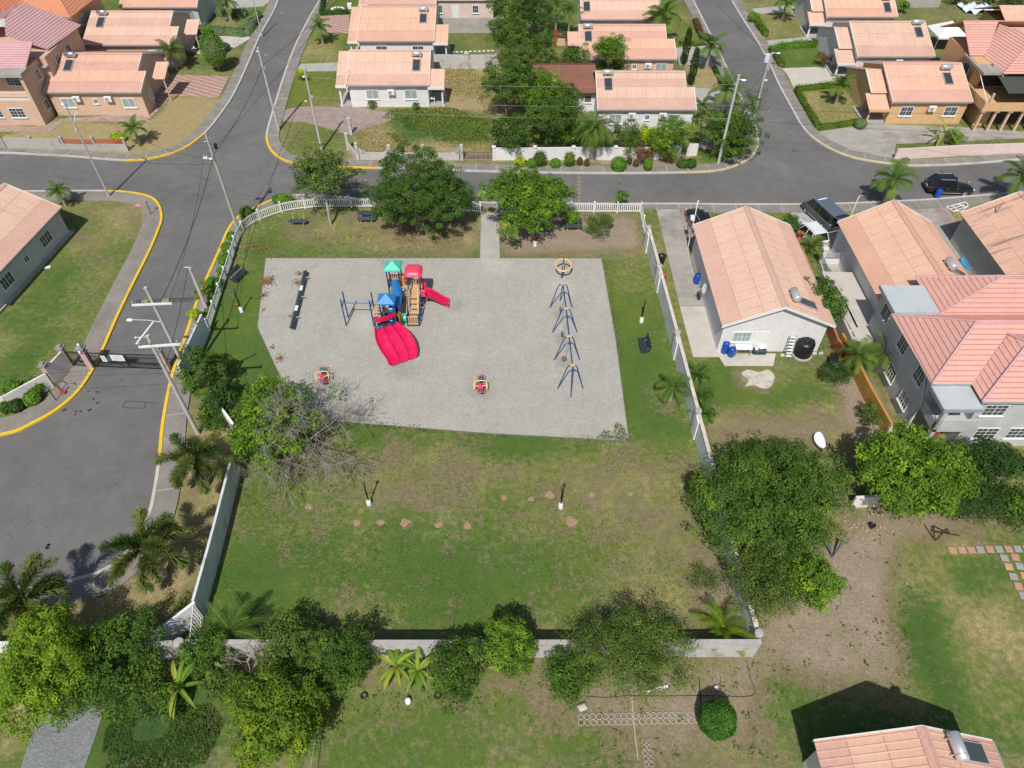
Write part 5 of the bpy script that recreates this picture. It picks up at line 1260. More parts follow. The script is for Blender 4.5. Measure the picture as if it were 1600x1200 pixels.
# ---- swing set --------------------------------------------------------------------------------
ss = thing('swing_set', 'blue three bay swing frame with yellow joints and splayed legs', 'swing set', (4.4, 41.8, GZ))
jt = [(4.27, 46.52, 2.66), (4.38, 43.38, 2.66), (4.43, 40.16, 2.66), (4.53, 37.05, 2.66)]
ft = [(3.27, 5.21), (3.37, 5.46), (3.4, 5.47), (3.53, 5.52)]
SBL = flat('swing_blue', (.03, .085, .24), .4, .08, 2)
for i, (x, y, z) in enumerate(jt):
 for k in (0, 1):
  s = -1 if k == 0 else 1
  pb('leg', SBL, lambda b: b.tube([(x + s * .08, y, z), (x + s * .24, y, z - .05), (x + s * .36, y, z - .22), (ft[i][k], y, 0)], .05, 8), ss)
 pb('joint', M['tan_plastic'], lambda b: (b.tube([(x - .19, y, z), (x + .19, y, z)], .075, 8), b.tube([(x, y - .14, z), (x, y + .14, z)], .078, 8)), ss)
for i in range(3): pb('top_beam', SBL, lambda b: b.tube([jt[i], jt[i + 1]], .05, 8), ss)
pb('leg', SBL, lambda b: b.tube([jt[0], (4.2, 47.45, 0)], .05, 8), ss)
pb('leg', SBL, lambda b: b.tube([jt[3], (4.52, 36.17, 0)], .05, 8), ss)
for (y, lab, bucket) in ((45.75, 'black belt swing hanging in the far bay of the blue swing frame', 0), (42.7, 'black belt swing hanging in the middle bay of the blue swing frame', 0), (39.85, 'pinkish bucket swing hanging in the near bay of the blue swing frame', 1)):
 x = 4.15; s = thing('swing', lab, 'swing', (x, y, .5), 0, 'swings on the blue frame')
 for dy in (-.24, .24):
  b = MB(); b.tube([(0, dy, .04), (.18, dy * .9, 2.14)], .013, 5); b.build('chain', M['galv'], s)
 b = MB()
 if bucket:
  b.lathe([(.10, -.14), (.17, -.02), (.19, .12), (.165, .12), (.14, 0), (.02, -.1)], (0, 0, 0), 12, 0)
  b.build('seat', flat('bucket_seat', (.16, .07, .08), .6), s)
 else:
  for k in range(6):
   t0, t1 = k / 6 * 2 - 1, (k + 1) / 6 * 2 - 1
   b.add([(-.09, t0 * .26, .09 * t0 * t0 - .05), (.09, t0 * .26, .09 * t0 * t0 - .05), (.09, t1 * .26, .09 * t1 * t1 - .05), (-.09, t1 * .26, .09 * t1 * t1 - .05)], [(0, 1, 2, 3)])
   b.add([(-.09, t0 * .26, .09 * t0 * t0 - .08), (.09, t0 * .26, .09 * t0 * t0 - .08), (.09, t1 * .26, .09 * t1 * t1 - .08), (-.09, t1 * .26, .09 * t1 * t1 - .08)], [(3, 2, 1, 0)])
  b.build('seat', M['navy_plank'], s)
sp = thing('ring_spinner', 'dark pole carrying a tan ring, at the far end of the swings', 'play ring', (4.5, 50.55, GZ))
pb('pole', BS, lambda b: b.tube([(4.5, 50.55, 0), (4.6, 50.72, 2.1)], [.09, .05], 8), sp)
ring = [(4.6 + .70 * math.cos(2 * math.pi * k / 28), 50.85 + .72 * math.sin(2 * math.pi * k / 28), 1.25 + .12 * math.sin(2 * math.pi * k / 28)) for k in range(29)]
pb('ring', flat('ring_tan', (.66, .47, .22), .4, .06, 2), lambda b: b.tube(ring, .085, 8, cap=False), sp)
pb('ring_arm', M['tan_plastic'], lambda b: b.tube([(4.6, 50.14, 1.18), (4.56, 50.65, 1.5), (4.6, 51.55, 1.36)], .04, 6), sp)
# ---- spring rockers ----------------------------------------------------------------------------
def rocker(loc, rz, label, L_=1.9):
 t = thing('spring_rocker', label, 'spring rocker', loc, rz, 'four seat spring rockers on the gravel')
 def pt(n, m, f, dy=0.0): b = MB(); f(b); b.v = [(x, y + dy, z) for x, y, z in b.v]; return b.build(n, m, t)
 coil = [(.16 * math.cos(k * .8), .16 * math.sin(k * .8), .02 + k * .011) for k in range(40)]
 pt('spring', M['black_metal'], lambda b: b.tube(coil, .025, 5))
 pt('centre_beam', M['black_metal'], lambda b: b.box((0, 0, .5), (.13, L_ * .9, .09)))
 pt('centre_panel', M['red_plastic'], lambda b: (b.box((0, 0, .68), (.5, .42, .36), bev=.08), b.ball((0, -.02, .9), .19, .17, .12, 10)), -.3)
 for s in (-1, 1):
  pt('seat', M['teal_pad'], lambda b: b.box((0, s * L_ * .33, .6), (.34, .5, .07), bev=.025))
  fr = [(-.27, s * L_ * .17, .52), (-.3, s * L_ * .30, .60), (-.27, s * L_ * .46, .68), (-.05, s * L_ * .5, .7), (.05, s * L_ * .5, .7), (.27, s * L_ * .46, .68), (.3, s * L_ * .30, .60), (.27, s * L_ * .17, .52)]
  pt('seat_rail', M['pink_plastic'], lambda b: b.tube(fr, .028, 6))
 hoop = [(-.47, -.30, .72), (-.5, -.02, .92), (-.44, .2, 1.02), (-.2, .26, 1.06), (.2, .26, 1.06), (.44, .2, 1.02), (.5, -.02, .92), (.47, -.30, .72)]
 pt('handle_hoop', M['yellow_pipe'], lambda b: b.tube(hoop, .042, 8), -.3)
 pt('handle_bar', M['yellow_pipe'], lambda b: b.tube([(-.49, -.1, .86), (.49, -.1, .86)], .032, 6), -.3)
 return t
r1 = rocker((-2.42, 36.95, GZ), R(2), 'red and yellow spring rocker standing alone in the open gravel')
r2 = dup(r1, (-14.75, 37.9, GZ), R(13), 'red and yellow spring rocker beside the half bare tree')
# ---- benches -----------------------------------------------------------------------------------
def bench(loc, rz, label, back=True, W=1.75, grp='navy slatted benches around the playground'):
 t = thing('park_bench', label, 'bench', loc, rz, grp)
 def pt(n, m, f): b = MB(); f(b); return b.build(n, M[m], t)
 pt('seat', 'navy_plank', lambda b: [b.box((0, -.24 + .155 * k, .45), (W, .135, .05), bev=.012) for k in range(4)])
 if back: pt('backrest', 'navy_plank', lambda b: [b.box((0, .36 + .045 * k, .64 + .15 * k), (W, .04, .13), rx=R(-16)) for k in range(3)])
 for s in (-1, 1):
  pt('leg', 'tan_plastic', lambda b: (b.box((s * W * .3, -.02, .22), (.06, .5, .05)), b.box((s * W * .3, -.18, .2), (.06, .06, .42)), b.box((s * W * .3, .18, .2), (.06, .06, .42))))
  pt('back_support', 'tan_plastic', lambda b: b.tube([(s * W * .3, .25, .42), (s * W * .3, .40, .62), (s * W * .3, .52, 1.0)], .032, 6))
 return t
P0 = lambda u, v: tuple(at(u, v))
bench(P0(467, 351), 0, 'navy bench with two bare tan uprights, its backrest missing', back=False)
bench(P0(374, 436), R(68), 'navy bench standing near the white fence and a short black lamp')
bench(P0(895, 359), 0, 'navy bench on bare earth between a low green bush and a scrubby shrub')
bench(P0(1004, 545), R(-88), 'navy bench on the grass strip beside the long white wall')
bench(P0(573, 347), 0, 'navy bench in the deep shade of the large conifer-like tree')
lb = thing('long_bench', 'very long narrow navy plank bench with white end pieces lying on the gravel', 'bench', (-18.48, 47.2, GZ), R(90 - 2.8 + 5.6))
d = Vector((-18.28 + .0, 43.25, 0)) - Vector((-18.62, 51.2, 0)); lb.rotation_euler = (0, 0, math.atan2(d.y, d.x)); Lb = d.length
b = MB()
for k in range(3):
 b.box((-Lb / 2 + Lb * (k + .5) / 3, 0, .45), (Lb / 3 - .62 * (1 if k == 1 else .5), .25, .06))
b.build('seat', M['navy_plank'], lb)
b = MB(); b.box((0, -.19, .47), (Lb - .3, .05, .09)); b.build('side_rail', flat('grey_green_rail', (.17, .22, .21), .6, .1, 2), lb)
for k in (1, 2):
 b = MB(); b.box((-Lb / 2 + Lb * k / 3 - .02, -.02, .47), (.66, .26, .05)); b.build('joint_plate', M['white_paint'], lb)
for k in range(3):
 b = MB(); x = -Lb / 2 + Lb * (k + .38) / 3; b.box((x, .24, .36), (.08, .24, .05)); b.box((x, .03, .2), (.08, .24, .4)); b.build('leg', M['tan_plastic'], lb)
# ---- garden lamps --------------------------------------------------------------------------------
def lamp(loc, label, h=2.6, proto=[None]):
 if proto[0] is not None: return dup(proto[0], loc, 0, label)
 t = thing('lamp_post', label, 'lamp post', loc, 0, 'short black lamp posts with white feet')
 b = MB(); b.lathe([(.17, 0), (.17, .42), (.11, .52)], (0, 0, 0), 12); b.build('base', M['white_paint'], t)
 b = MB(); b.tube([(0, 0, .45), (0, 0, h - .35)], .05, 8); b.lathe([(.075, 1.15), (.09, 1.2), (.075, 1.25)], (0, 0, 0), 10); b.build('pole', M['black_metal'], t)
 b = MB(); b.lathe([(.05, h - .38), (.09, h - .30), (.10, h - .08), (.06, h - .02), (.02, h + .04)], (0, 0, 0), 10); b.build('lantern', flat('lantern', (.10, .10, .10), .4, .2, 4), t)
 proto[0] = t; return t
lamp(P0(577, 788), 'black lamp post on dry turf with its shadow leaning right, near the bare branches')
lamp(P0(876, 793), 'black lamp post standing alone on the dry right half of the lawn')
lamp(P0(1002, 503), 'black lamp post on the grass strip right of the gravel')
lamp(P0(378, 487), 'black lamp post beside the bench near the white fence')
lamp(P0(836, 384), 'black lamp post half hidden by the broad tree beside the path')
# ---- trees and plants ----------------------------------------------------------------------------
def unit(a): return a / np.maximum(np.linalg.norm(a, axis=1, keepdims=True), 1e-9)
def leaves(rng, P_, out, L_, W_, tint, spread=.8, up=.35, droop=.25):
 """diamond leaves at points P_, pointing roughly outwards; returns verts, faces, tints"""
 n = len(P_)
 rn = rng.normal(size=(n, 3)); rn = unit(rn - out * (rn * out).sum(1, keepdims=True))
 a = unit(rn * spread + out * .32 + np.array([0, 0, -droop]))
 nr = unit(out * .9 + np.array([0, 0, up]) + rng.normal(size=(n, 3)) * .42)
 s = unit(np.cross(a, nr)); nr = np.cross(s, a)
 ln = (L_ * rng.uniform(.7, 1.3, (n, 1))); wd = ln * (W_ / L_)
 v = np.stack([P_, P_ + a * ln * .5 - s * wd * .5 - nr * ln * .04, P_ + a * ln - nr * ln * .12, P_ + a * ln * .5 + s * wd * .5 - nr * ln * .04], 1).reshape(-1, 3)
 f = np.arange(4 * n).reshape(n, 4)
 t = np.repeat(np.clip(tint, 0, 1), 4)
 return v, f, t
def lump_points(rng, lumps, n, clump_r, per, hollow=.5, rough=.2, base_cut=-.75):
 vols = np.array([l[1][0] * l[1][1] + l[1][0] * l[1][2] for l in lumps]); vols /= vols.sum()
 K = max(4, n // per); which = rng.choice(len(lumps), K, p=vols)
 d = unit(rng.normal(size=(K, 3))); bad = d[:, 2] < base_cut; d[bad, 2] *= -.5; d = unit(d)
 ph = rng.uniform(0, 6.28, 6)
 wob = 1 + rough * (np.sin(d[:, 0] * 5 + ph[0]) * np.sin(d[:, 1] * 5 + ph[1]) + .7 * np.sin(d[:, 2] * 7 + ph[2] + d[:, 0] * 4)) + rng.normal(size=K) * rough * .35
 rf = rng.uniform(hollow, 1, K) ** .6 * wob
 C = np.array([lumps[i][0] for i in which]); Rr = np.array([lumps[i][1] for i in which])
 cc = C + d * Rr * rf[:, None]
 ct = rng.normal(.42, .24, K)
 idx = np.repeat(np.arange(K), per)
 q_ = unit(rng.normal(size=(len(idx), 3))); fl = q_[:, 2] < -.25; q_[fl, 2] *= -1
 p = cc[idx] + q_ * (rng.uniform(0, 1, (len(idx), 1)) ** .3) * clump_r * rng.uniform(.7, 1.3, K)[idx][:, None] * np.array([1, 1, .8])
 out = unit(q_ * .9 + d[idx] * .35)
 return p, out, np.clip(ct[idx] + rng.normal(0, .13, len(idx)), 0, 1), cc
def crown_obj(name, parent, parts, mat):
 v = np.concatenate([q_[0] for q_ in parts]); o = 0; fs = []
 for q_ in parts: fs.append(q_[1] + o); o += len(q_[0])
 t = np.concatenate([q_[2] for q_ in parts])
 me = np_mesh(name, v, np.concatenate(fs), mat, np.stack([t, t, t], 1), 'tint')
 return link(name, me, parent)
def ppm(p): return FPX / (p[1] * CC - (p[2] - CAM_H) * CS)
def tree(name, label, u, v, hc, rpx, mat='mid', n=6000, leaf=.30, lw=.45, squash=.75, lumps=7, seed=1, base=None, clump=.38, per=16, hollow=.5, rough=.2, group=None, cat='tree', bark='bark', spread=.8, ry=1.0, lump_r=.55, trunk_r=None, cut=-.75, droop=.25, ztop=None):
 rng = np.random.default_rng(seed); c = at(u, v, hc); r = rpx / ppm(c); leaf *= .70; n = int(n * 1.75); per = int(per * 3.0); clump *= 1.3
 b0 = at(*base) if base else Vector((c.x, c.y, 0))
 root = thing(name, label, cat, (b0.x, b0.y, 0), 0, group)
 cen = np.array([c.x - b0.x, c.y - b0.y, hc]); rz = min(r * squash, hc * .92)
 ls = [(cen, np.array([r * .78, r * .78 * ry, rz * .85]))]
 for k in range(lumps):
  a = 2 * math.pi * (k + rng.uniform(-.3, .3)) / lumps; rr_ = rng.uniform(.45, .68)
  ls.append((cen + np.array([math.cos(a) * r * rr_, math.sin(a) * r * ry * rr_, rng.uniform(-.4, .45) * rz]), np.array([r, r * ry, rz]) * lump_r * rng.uniform(.75, 1.05)))
 p, out, t, cc = lump_points(rng, ls, n, clump, per, hollow, rough, cut)
 k = p[:, 2] > .08; p, out, t = p[k], out[k], t[k]
 crown_obj('crown', root, [leaves(rng, p, out, leaf, leaf * lw, t, spread, droop=droop)], LM[mat])
 tr = trunk_r or max(.07, min(.28, r * .06)); mb = MB()
 fork = Vector((cen[0] * .4, cen[1] * .4, max(.35, hc - rz * .75)))
 mb.tube([(0, 0, -.1), (rng.normal() * .05, rng.normal() * .05, fork.z * .5), fork], [tr * 1.25, tr, tr * .85], 8)
 for (q_, qr) in ls[1:]:
  m_ = fork.lerp(Vector(q_), .5) + Vector(rng.normal(size=3) * r * .06)
  mb.tube([fork, m_, Vector(q_)], [tr * .6, tr * .4, tr * .15], 6)
  for j in range(3):
   e_ = Vector(q_) + Vector(unit(rng.normal(size=(1, 3)))[0] * qr * .8); mb.tube([Vector(q_).lerp(m_, .3), Vector(q_).lerp(e_, .5) + Vector((0, 0, .1)), e_], [tr * .25, tr * .15, tr * .06], 5)
 mb.build('trunk', M[bark], root)
 return root
def shrub(name, label, u, v, rpx, mat='hedge', h=None, n=1500, leaf=.15, seed=1, group=None, clipped=True, cat='bush', rough=.05, ry=1.0):
 rng = np.random.default_rng(seed); g_ = at(u, v); r = rpx / ppm(g_); h = h or r * 1.7
 c = at(u, v, h * .5)
 root = thing(name, label, cat, (c.x, c.y, 0), 0, group)
 parts = []
 d = unit(rng.normal(size=(n, 3))); wob = 1 + rough * (np.sin(d[:, 0] * 6 + seed) * np.sin(d[:, 1] * 6 + 2 * seed) + rng.normal(size=n) * .5)
 p = d * np.array([r, r * ry, h / 2]) * (wob * rng.uniform(.9, 1.0, n))[:, None] + np.array([0, 0, h / 2])
 k = p[:, 2] > .03
 t = .45 + .25 * np.sin(d[:, 0] * 5 + seed) * np.sin(d[:, 2] * 5 + 1) + rng.normal(0, .17, n)
 parts.append(leaves(rng, p[k], d[k], leaf, leaf * .55, t[k], .9, droop=0))
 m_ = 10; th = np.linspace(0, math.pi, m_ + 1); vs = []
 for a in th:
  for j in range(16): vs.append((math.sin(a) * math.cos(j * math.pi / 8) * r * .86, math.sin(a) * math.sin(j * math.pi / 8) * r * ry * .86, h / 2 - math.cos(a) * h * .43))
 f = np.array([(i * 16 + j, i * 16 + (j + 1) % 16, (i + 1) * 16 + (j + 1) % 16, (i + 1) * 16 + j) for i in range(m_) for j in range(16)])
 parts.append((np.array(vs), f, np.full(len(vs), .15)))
 crown_obj('foliage', root, parts, LM[mat])
 return root
def hedge(label, px, w, h, mat='hedge', n=2600, leaf=.16, seed=1, group=None, name='hedge'):
 """clipped hedge along a line of the garden"""
 rng = np.random.default_rng(seed); path = [at(u, v) for u, v in px]
 root = thing(name, label, 'hedge', tuple(path[0]), 0, group); o = path[0]
 seg = [(path[i] - o, path[i + 1] - o) for i in range(len(path) - 1)]; ln = np.array([(b_ - a_).length for a_, b_ in seg])
 parts = []
 for (a_, b_), l_ in zip(seg, ln):
  m_ = int(n * l_ / ln.sum()); d = (b_ - a_).normalized(); s = np.array([-d.y, d.x, 0])
  t = rng.uniform(0, 1, m_); f_ = rng.uniform(0, 1, m_) * (w + 2 * h)
  side = np.where(f_ < h, -1.0, np.where(f_ > h + w, 1.0, 0.0))
  off_ = np.where(side == 0, f_ - h - w / 2, side * w / 2); z = np.where(side < 0, f_, np.where(side > 0, f_ - h - w, h))
  bul_ = 1 + .10 * np.sin(t * l_ * 2.2 + seed) + rng.normal(0, .06, m_)
  p = np.array(a_)[None] + np.array(b_ - a_)[None] * t[:, None] + s[None] * (off_ * bul_)[:, None]; p[:, 2] += z * bul_
  out = s[None] * side[:, None] + np.array([0, 0, 1.0])[None] * (side == 0)[:, None]
  parts.append(leaves(rng, p, out, leaf, leaf * .55, .45 + .2 * np.sin(t * l_ * 1.3) + rng.normal(0, .18, m_), .9, droop=0))
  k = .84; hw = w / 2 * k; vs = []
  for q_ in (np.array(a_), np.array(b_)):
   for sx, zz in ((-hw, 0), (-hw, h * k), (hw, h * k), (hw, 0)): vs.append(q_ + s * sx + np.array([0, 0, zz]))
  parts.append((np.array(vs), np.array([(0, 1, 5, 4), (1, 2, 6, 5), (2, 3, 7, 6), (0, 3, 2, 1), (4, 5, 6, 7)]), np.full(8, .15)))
 crown_obj('foliage', root, parts, LM[mat]); return root
def frond(rng, az, el, L_, drop, style, nl=34, lw=.02, ll=.62, z0=0.0, twist=0):
 n = 14; pts = []; p = np.array([0, 0, z0]); e = el
 for i in range(n + 1):
  pts.append(p.copy()); dr = np.array([math.cos(az) * math.cos(e), math.sin(az) * math.cos(e), math.sin(e)])
  p = p + dr * L_ / n; e -= drop / n * (.5 + 1.1 * i / n)
 pts = np.array(pts); side = np.array([-math.sin(az), math.cos(az), 0])
 v, f, t = [], [], []
 base = rng.normal(.45, .16)
 def quad(a, b, c, d, tt):
  k = len(v); v.extend([a, b, c, d]); f.append((k, k + 1, k + 2, k + 3)); t.extend([tt] * 4)
 for i in range(n):
  w_ = .045 * (1 - i / n) + .012; u_ = np.array([0, 0, 1.0])
  quad(pts[i] - side * w_, pts[i] + side * w_, pts[i + 1] + side * w_ * .9, pts[i + 1] - side * w_ * .9, .8)
 m_ = nl
 for j in range(m_):
  s = (j + .5) / m_; x = .10 + .9 * s; i = min(n - 1, int(x * n)); fr_ = x * n - i; c = pts[i] * (1 - fr_) + pts[i + 1] * fr_; tg = pts[i + 1] - pts[i]; tg = tg / np.linalg.norm(tg)
  up = np.cross(tg, side); up = up if up[2] > 0 else -up
  l_ = ll * (math.sin(math.pi * min(1, .12 + s * .92)) ** .55) * rng.uniform(.85, 1.1)
  if style == 'fox':
   angs = [rng.uniform(0, 6.28) for _ in range(6)]
   for a in angs:
    dv = side * math.cos(a) + up * math.sin(a) * .8; dv = dv * .85 + tg * .5; dv = dv / np.linalg.norm(dv)
    ws = np.cross(dv, tg); ws = ws / max(1e-6, np.linalg.norm(ws)) * lw
    e_ = c + dv * l_ * .8 + np.array([0, 0, -.05])
    quad(c - ws, c + ws, e_ + ws * .35, e_ - ws * .35, base + rng.normal(0, .14))
  else:
   for sg in (-1, 1):
    dv = side * sg * .8 + tg * .55 + up * (.12 if style == 'coco' else .35); dv = dv / np.linalg.norm(dv)
    ws = tg * lw; md = c + dv * l_ * .55 + np.array([0, 0, -.03]); e_ = c + dv * l_ * .95 + np.array([0, 0, -.28 * l_])
    tt = base + rng.normal(0, .1)
    quad(c - ws, c + ws, md + ws, md - ws, tt); quad(md - ws, md + ws, e_ + ws * .25, e_ - ws * .25, tt)
 return np.array(v), np.array(f), np.clip(np.array(t), 0, 1)
def palm(name, label, loc, h, L_, nf=16, style='coco', mat='palm', seed=1, tr=.14, crownshaft=False, droop=1.5, group=None, lean=(0, 0), ll=.6, nl=38, lw=.014):
 rng = np.random.default_rng(seed); root = thing(name, label, 'palm', tuple(loc), 0, group); parts = []
 top = np.array([lean[0], lean[1], h])
 for k in range(nf):
  az = 2.39996 * k + rng.normal(0, .12); lev = k / max(1, nf - 1); el = R(78) - R(88) * lev ** .8 + rng.normal(0, .08)
  v, f, t = frond(rng, az, el, L_ * rng.uniform(.85, 1.08), droop * rng.uniform(.8, 1.2), style, nl, lw, ll)
  if lev > .9 and style != 'fox': t = np.clip(t + .3, 0, 1)
  parts.append((v + top, f, t))
 crown_obj('crown', root, parts, LM[mat])
 mb = MB(); mb.tube([(0, 0, -.1), (lean[0] * .3, lean[1] * .3, h * .5), tuple(top - np.array([0, 0, .05]))], [tr * 1.4, tr, tr * .85], 8)
 k = 0
 while .3 + k * .28 < h - .4:
  z = .3 + k * .28; mb.tube([(lean[0] * (z / h) ** 2, lean[1] * (z / h) ** 2, z), (lean[0] * (z / h) ** 2, lean[1] * (z / h) ** 2, z + .05)], tr * 1.12, 8, 0, cap=False); k += 1
 mb.build('trunk', M['palm_trunk'], root)
 if crownshaft:
  mb = MB(); mb.tube([(0, 0, h - .75), (0, 0, h - .35), (0, 0, h + .1)], [tr * 1.05, tr * 1.2, tr * .6], 8); mb.build('crownshaft', flat('crownshaft', (.16, .24, .07), .5, .1, 3), root)
 return root
def banana(label, loc, nl=8, L_=1.9, h=1.3, seed=1, group=None):
 rng = np.random.default_rng(seed); root = thing('banana_plant', label, 'banana plant', tuple(loc), 0, group); parts = []
 for k in range(nl):
  az = 2.4 * k + rng.normal(0, .3); el = R(rng.uniform(15, 72)); n = 8; v, f, t = [], [], []; p = np.array([0, 0, h]); pts = []
  for i in range(n + 1):
   pts.append(p.copy()); p = p + np.array([math.cos(az) * math.cos(el), math.sin(az) * math.cos(el), math.sin(el)]) * L_ / n; el -= .22
  sd = np.array([-math.sin(az), math.cos(az), 0]); b0 = np.clip(rng.normal(.45, .2), 0, 1)
  for i in range(n):
   w = [.03, .08, .12, .13, .13, .12, .10, .06, .02]
   for sg in (-1, 1):
    q_ = len(v); dz = np.array([0, 0, .25])
    v += [pts[i], pts[i] + sd * sg * w[i] + dz * w[i], pts[i + 1] + sd * sg * (w[i + 1] * (.82 if (i + k) % 3 == 0 else 1)) + dz * w[i + 1], pts[i + 1]]
    f.append((q_, q_ + 1, q_ + 2, q_ + 3)); t += [np.clip(b0 + .4, 0, 1), b0, b0, np.clip(b0 + .4, 0, 1)]
  parts.append((np.array(v), np.array(f), np.array(t)))
 crown_obj('leaf_crown', root, parts, LM['banana'])
 mb = MB(); mb.tube([(0, 0, -.05), (0, 0, h * .6), (0, 0, h + .1)], [.13, .1, .05], 8); mb.build('stem', flat('banana_stem', (.20, .20, .08), .8, .2, 3), root)
 return root
A0 = lambda u, v: at(u, v)
# ---- trees of the park ---------------------------------------------------------------------------
tree('tree', 'open crowned young tree by the white picket fence, its pale trunk showing', 505, 272, 4.6, 57, 'olive', 5200, .30, .5, .62, 9, 11, base=(517, 351), clump=.34, hollow=.3, rough=.3, bark='pale_bark', lump_r=.42, trunk_r=.13)
tree('tree', 'large dense dark conifer-like tree with soft rounded clumps by the fence', 656, 298, 3.9, 86, 'conifer', 27000, .26, .45, .88, 18, 12, base=(660, 362), clump=.36, per=34, hollow=.74, rough=.16, lump_r=.42, cut=-.65, spread=1.0)
tree('tree', 'broad leafy green tree beside the concrete path, over the bench', 824, 313, 3.6, 68, 'bright', 9500, .34, .5, .68, 9, 13, base=(838, 372), clump=.36, hollow=.45, rough=.26, lump_r=.45) 
def bare_tree():
 rng = np.random.default_rng(5); b0 = at(474, 712)
 root = thing('half_bare_tree', 'large half dead tree, leafy green towards the wall and bare grey branches over the gravel', 'tree', tuple(b0)); mb = MB()
 tips = []
 def grow(p, d, ln, r, lv):
  n = 4; pts = [p.copy()]; rs = [r]
  for i in range(n):
   d = unit((d + rng.normal(size=3) * .17 + np.array([0, 0, (-.05 if lv > 1 else .03)]))[None])[0]; p = p + d * ln / n
   p[2] = max(p[2], .35); pts.append(p.copy()); rs.append(r * (1 - .5 * (i + 1) / n))
  mb.tube([tuple(q_) for q_ in pts], [max(x, .009) for x in rs], 6 if lv < 2 else (4 if lv < 4 else 3), cap=False)
  if lv >= 5: tips.append(p); return
  for k in range(3 if lv < 4 else 2):
   a = unit((d * 1.0 + rng.normal(size=3) * (.62 if lv else .75))[None])[0]; j = 1 + int(rng.integers(1, n))
   if lv == 0: j = n
   grow(pts[min(j, n)], a, ln * rng.uniform(.55, .78), rs[min(j, n)] * .68, lv + 1)
  grow(pts[-1], d, ln * .70, rs[-1] * .85, lv + 1)
 mb.tube([(0, 0, -.1), (.05, 0, .9), (.1, .05, 1.6)], [.26, .22, .2], 8)
 for k, (az, el) in enumerate(((-.1, 30), (.55, 32), (-.75, 25), (1.2, 40), (-1.4, 20), (.15, 62), (2.0, 35), (-2.1, 28), (3.0, 45), (.8, 15), (-.35, 12))):
  d = np.array([math.cos(az) * math.cos(R(el)), math.sin(az) * math.cos(R(el)), math.sin(R(el))])
  grow(np.array([.1, .05, 1.4]), d, (2.3 if abs(az) < 1.6 else 1.8) * rng.uniform(.95, 1.15), .058, 1)
 mb.build('bare_branches', M['dead_bark'], root)
 lump = []
 for (u, v, h, r) in ((418, 645, 3.2, 40), (392, 685, 2.5, 34), (445, 688, 2.8, 36), (415, 612, 3.2, 28), (458, 625, 3.0, 28), (478, 660, 2.6, 24), (420, 722, 1.6, 22), (380, 655, 2.2, 22), (520, 612, 2.0, 9)):
  c = at(u, v, h); rr_ = r / ppm(c); lump.append((np.array([c.x - b0.x, c.y - b0.y, h]), np.array([rr_, rr_, rr_ * .7])))
 p, out, t, cc = lump_points(rng, lump, 9000, .34, 26, .45, .28)
 parts = [leaves(rng, p, out, .24, .12, t, .8)]
 k = rng.choice(len(tips), 40, replace=False); tp = np.array([tips[i] for i in k]); idx = np.repeat(np.arange(len(tp)), 8)
 pp_ = tp[idx] + rng.normal(size=(len(idx), 3)) * .13; parts.append(leaves(rng, pp_, unit(rng.normal(size=(len(idx), 3))), .2, .1, np.full(len(idx), .6), 1))
 crown_obj('crown', root, parts, LM['bright'])
bare_tree()
tree('shrub', 'scrubby tangled shrub with fallen branches in front of the picket fence', 938, 350, .8, 24, 'olive', 1500, .26, .35, .9, 5, 21, clump=.25, cat='shrub', ry=1.3, rough=.3)
shrub('bush', 'low round green bush behind the bench on bare earth', 892, 341, 13, 'bright', None, 900, .17, 3, rough=.15)
tree('shrub', 'leafy sprig growing out of the fence near its right corner', 972, 306, 1.5, 14, 'bright', 380, .3, .4, .8, 4, 23, clump=.2, cat='shrub', hollow=.2)
for i, (u, v, r) in enumerate(((362, 366, 7.5), (355, 384, 9.5), (349, 402, 9), (345, 420, 6), (334, 440, 13))):
 shrub('clipped_bush', ['small', 'second', 'third', 'lowest', 'largest'][i] + ' clipped green bush between the yellow kerb and the fence' + [', nearest the pole', ' from the pole', ' from the pole', ' of the row', ', last from the pole'][i], u, v + 3, r, 'hedge', None, 900, .14, 30 + i, 'clipped bushes outside the picket fence', rough=.08)
shrub('clipped_bush', 'wide low clipped bush outside the fence at its curved corner', 442, 312, 17, 'hedge', 1.3, 1300, .14, 36, 'clipped bushes outside the picket fence', ry=.6)
shrub('clipped_bush', 'dark clipped bush outside the fence behind the utility pole', 386, 333, 11, 'mid', 1.3, 900, .15, 37, 'clipped bushes outside the picket fence', rough=.15)
palm('low_palm', 'low dark cycad-like palm outside the fence by the leaning pole foot', A0(322, 462), .5, 1.5, 14, 'coco', 'palm', 41, .12, ll=.3, nl=26)
tree('shrub', 'leafy shrub with yellow leaves against the white wall end', 303, 492, .8, 10, 'lime', 420, .2, .5, .9, 4, 42, cat='shrub', clump=.18)
for i, (u, v, h, r, m_, lb_) in enumerate(((312, 578, 2.2, 40, 'mid', 'dark leafy tree over the wall beside the black gate'), (345, 622, 1.8, 26, 'dark', 'dark shrub between the utility pole and the tilted wall end'), (335, 655, .8, 26, 'mid', 'low mid green shrub at the foot of the utility pole'), (370, 645, .9, 18, 'olive', 'low olive shrub beside the gap in the wall'))):
 tree('shrub', lb_, u, v, h, r, m_, 2600 if i == 0 else 1300, .28, .45, .8, 6, 50 + i, cat='shrub', clump=.26)
palm('palm', 'short shaggy palm among the shrubs below the gate', A0(345, 628), 1.2, 1.5, 16, 'coco', 'palm', 57, .14, ll=.4)
fox = palm('foxtail_palm', 'bushy foxtail palm next to the yellow kerb end and the utility pole', A0(325, 758), 2.9, 2.9, 13, 'fox', 'foxtail', 61, .15, True, 2.0, 'foxtail palms by the turning area', ll=.78, nl=64, lw=.03)
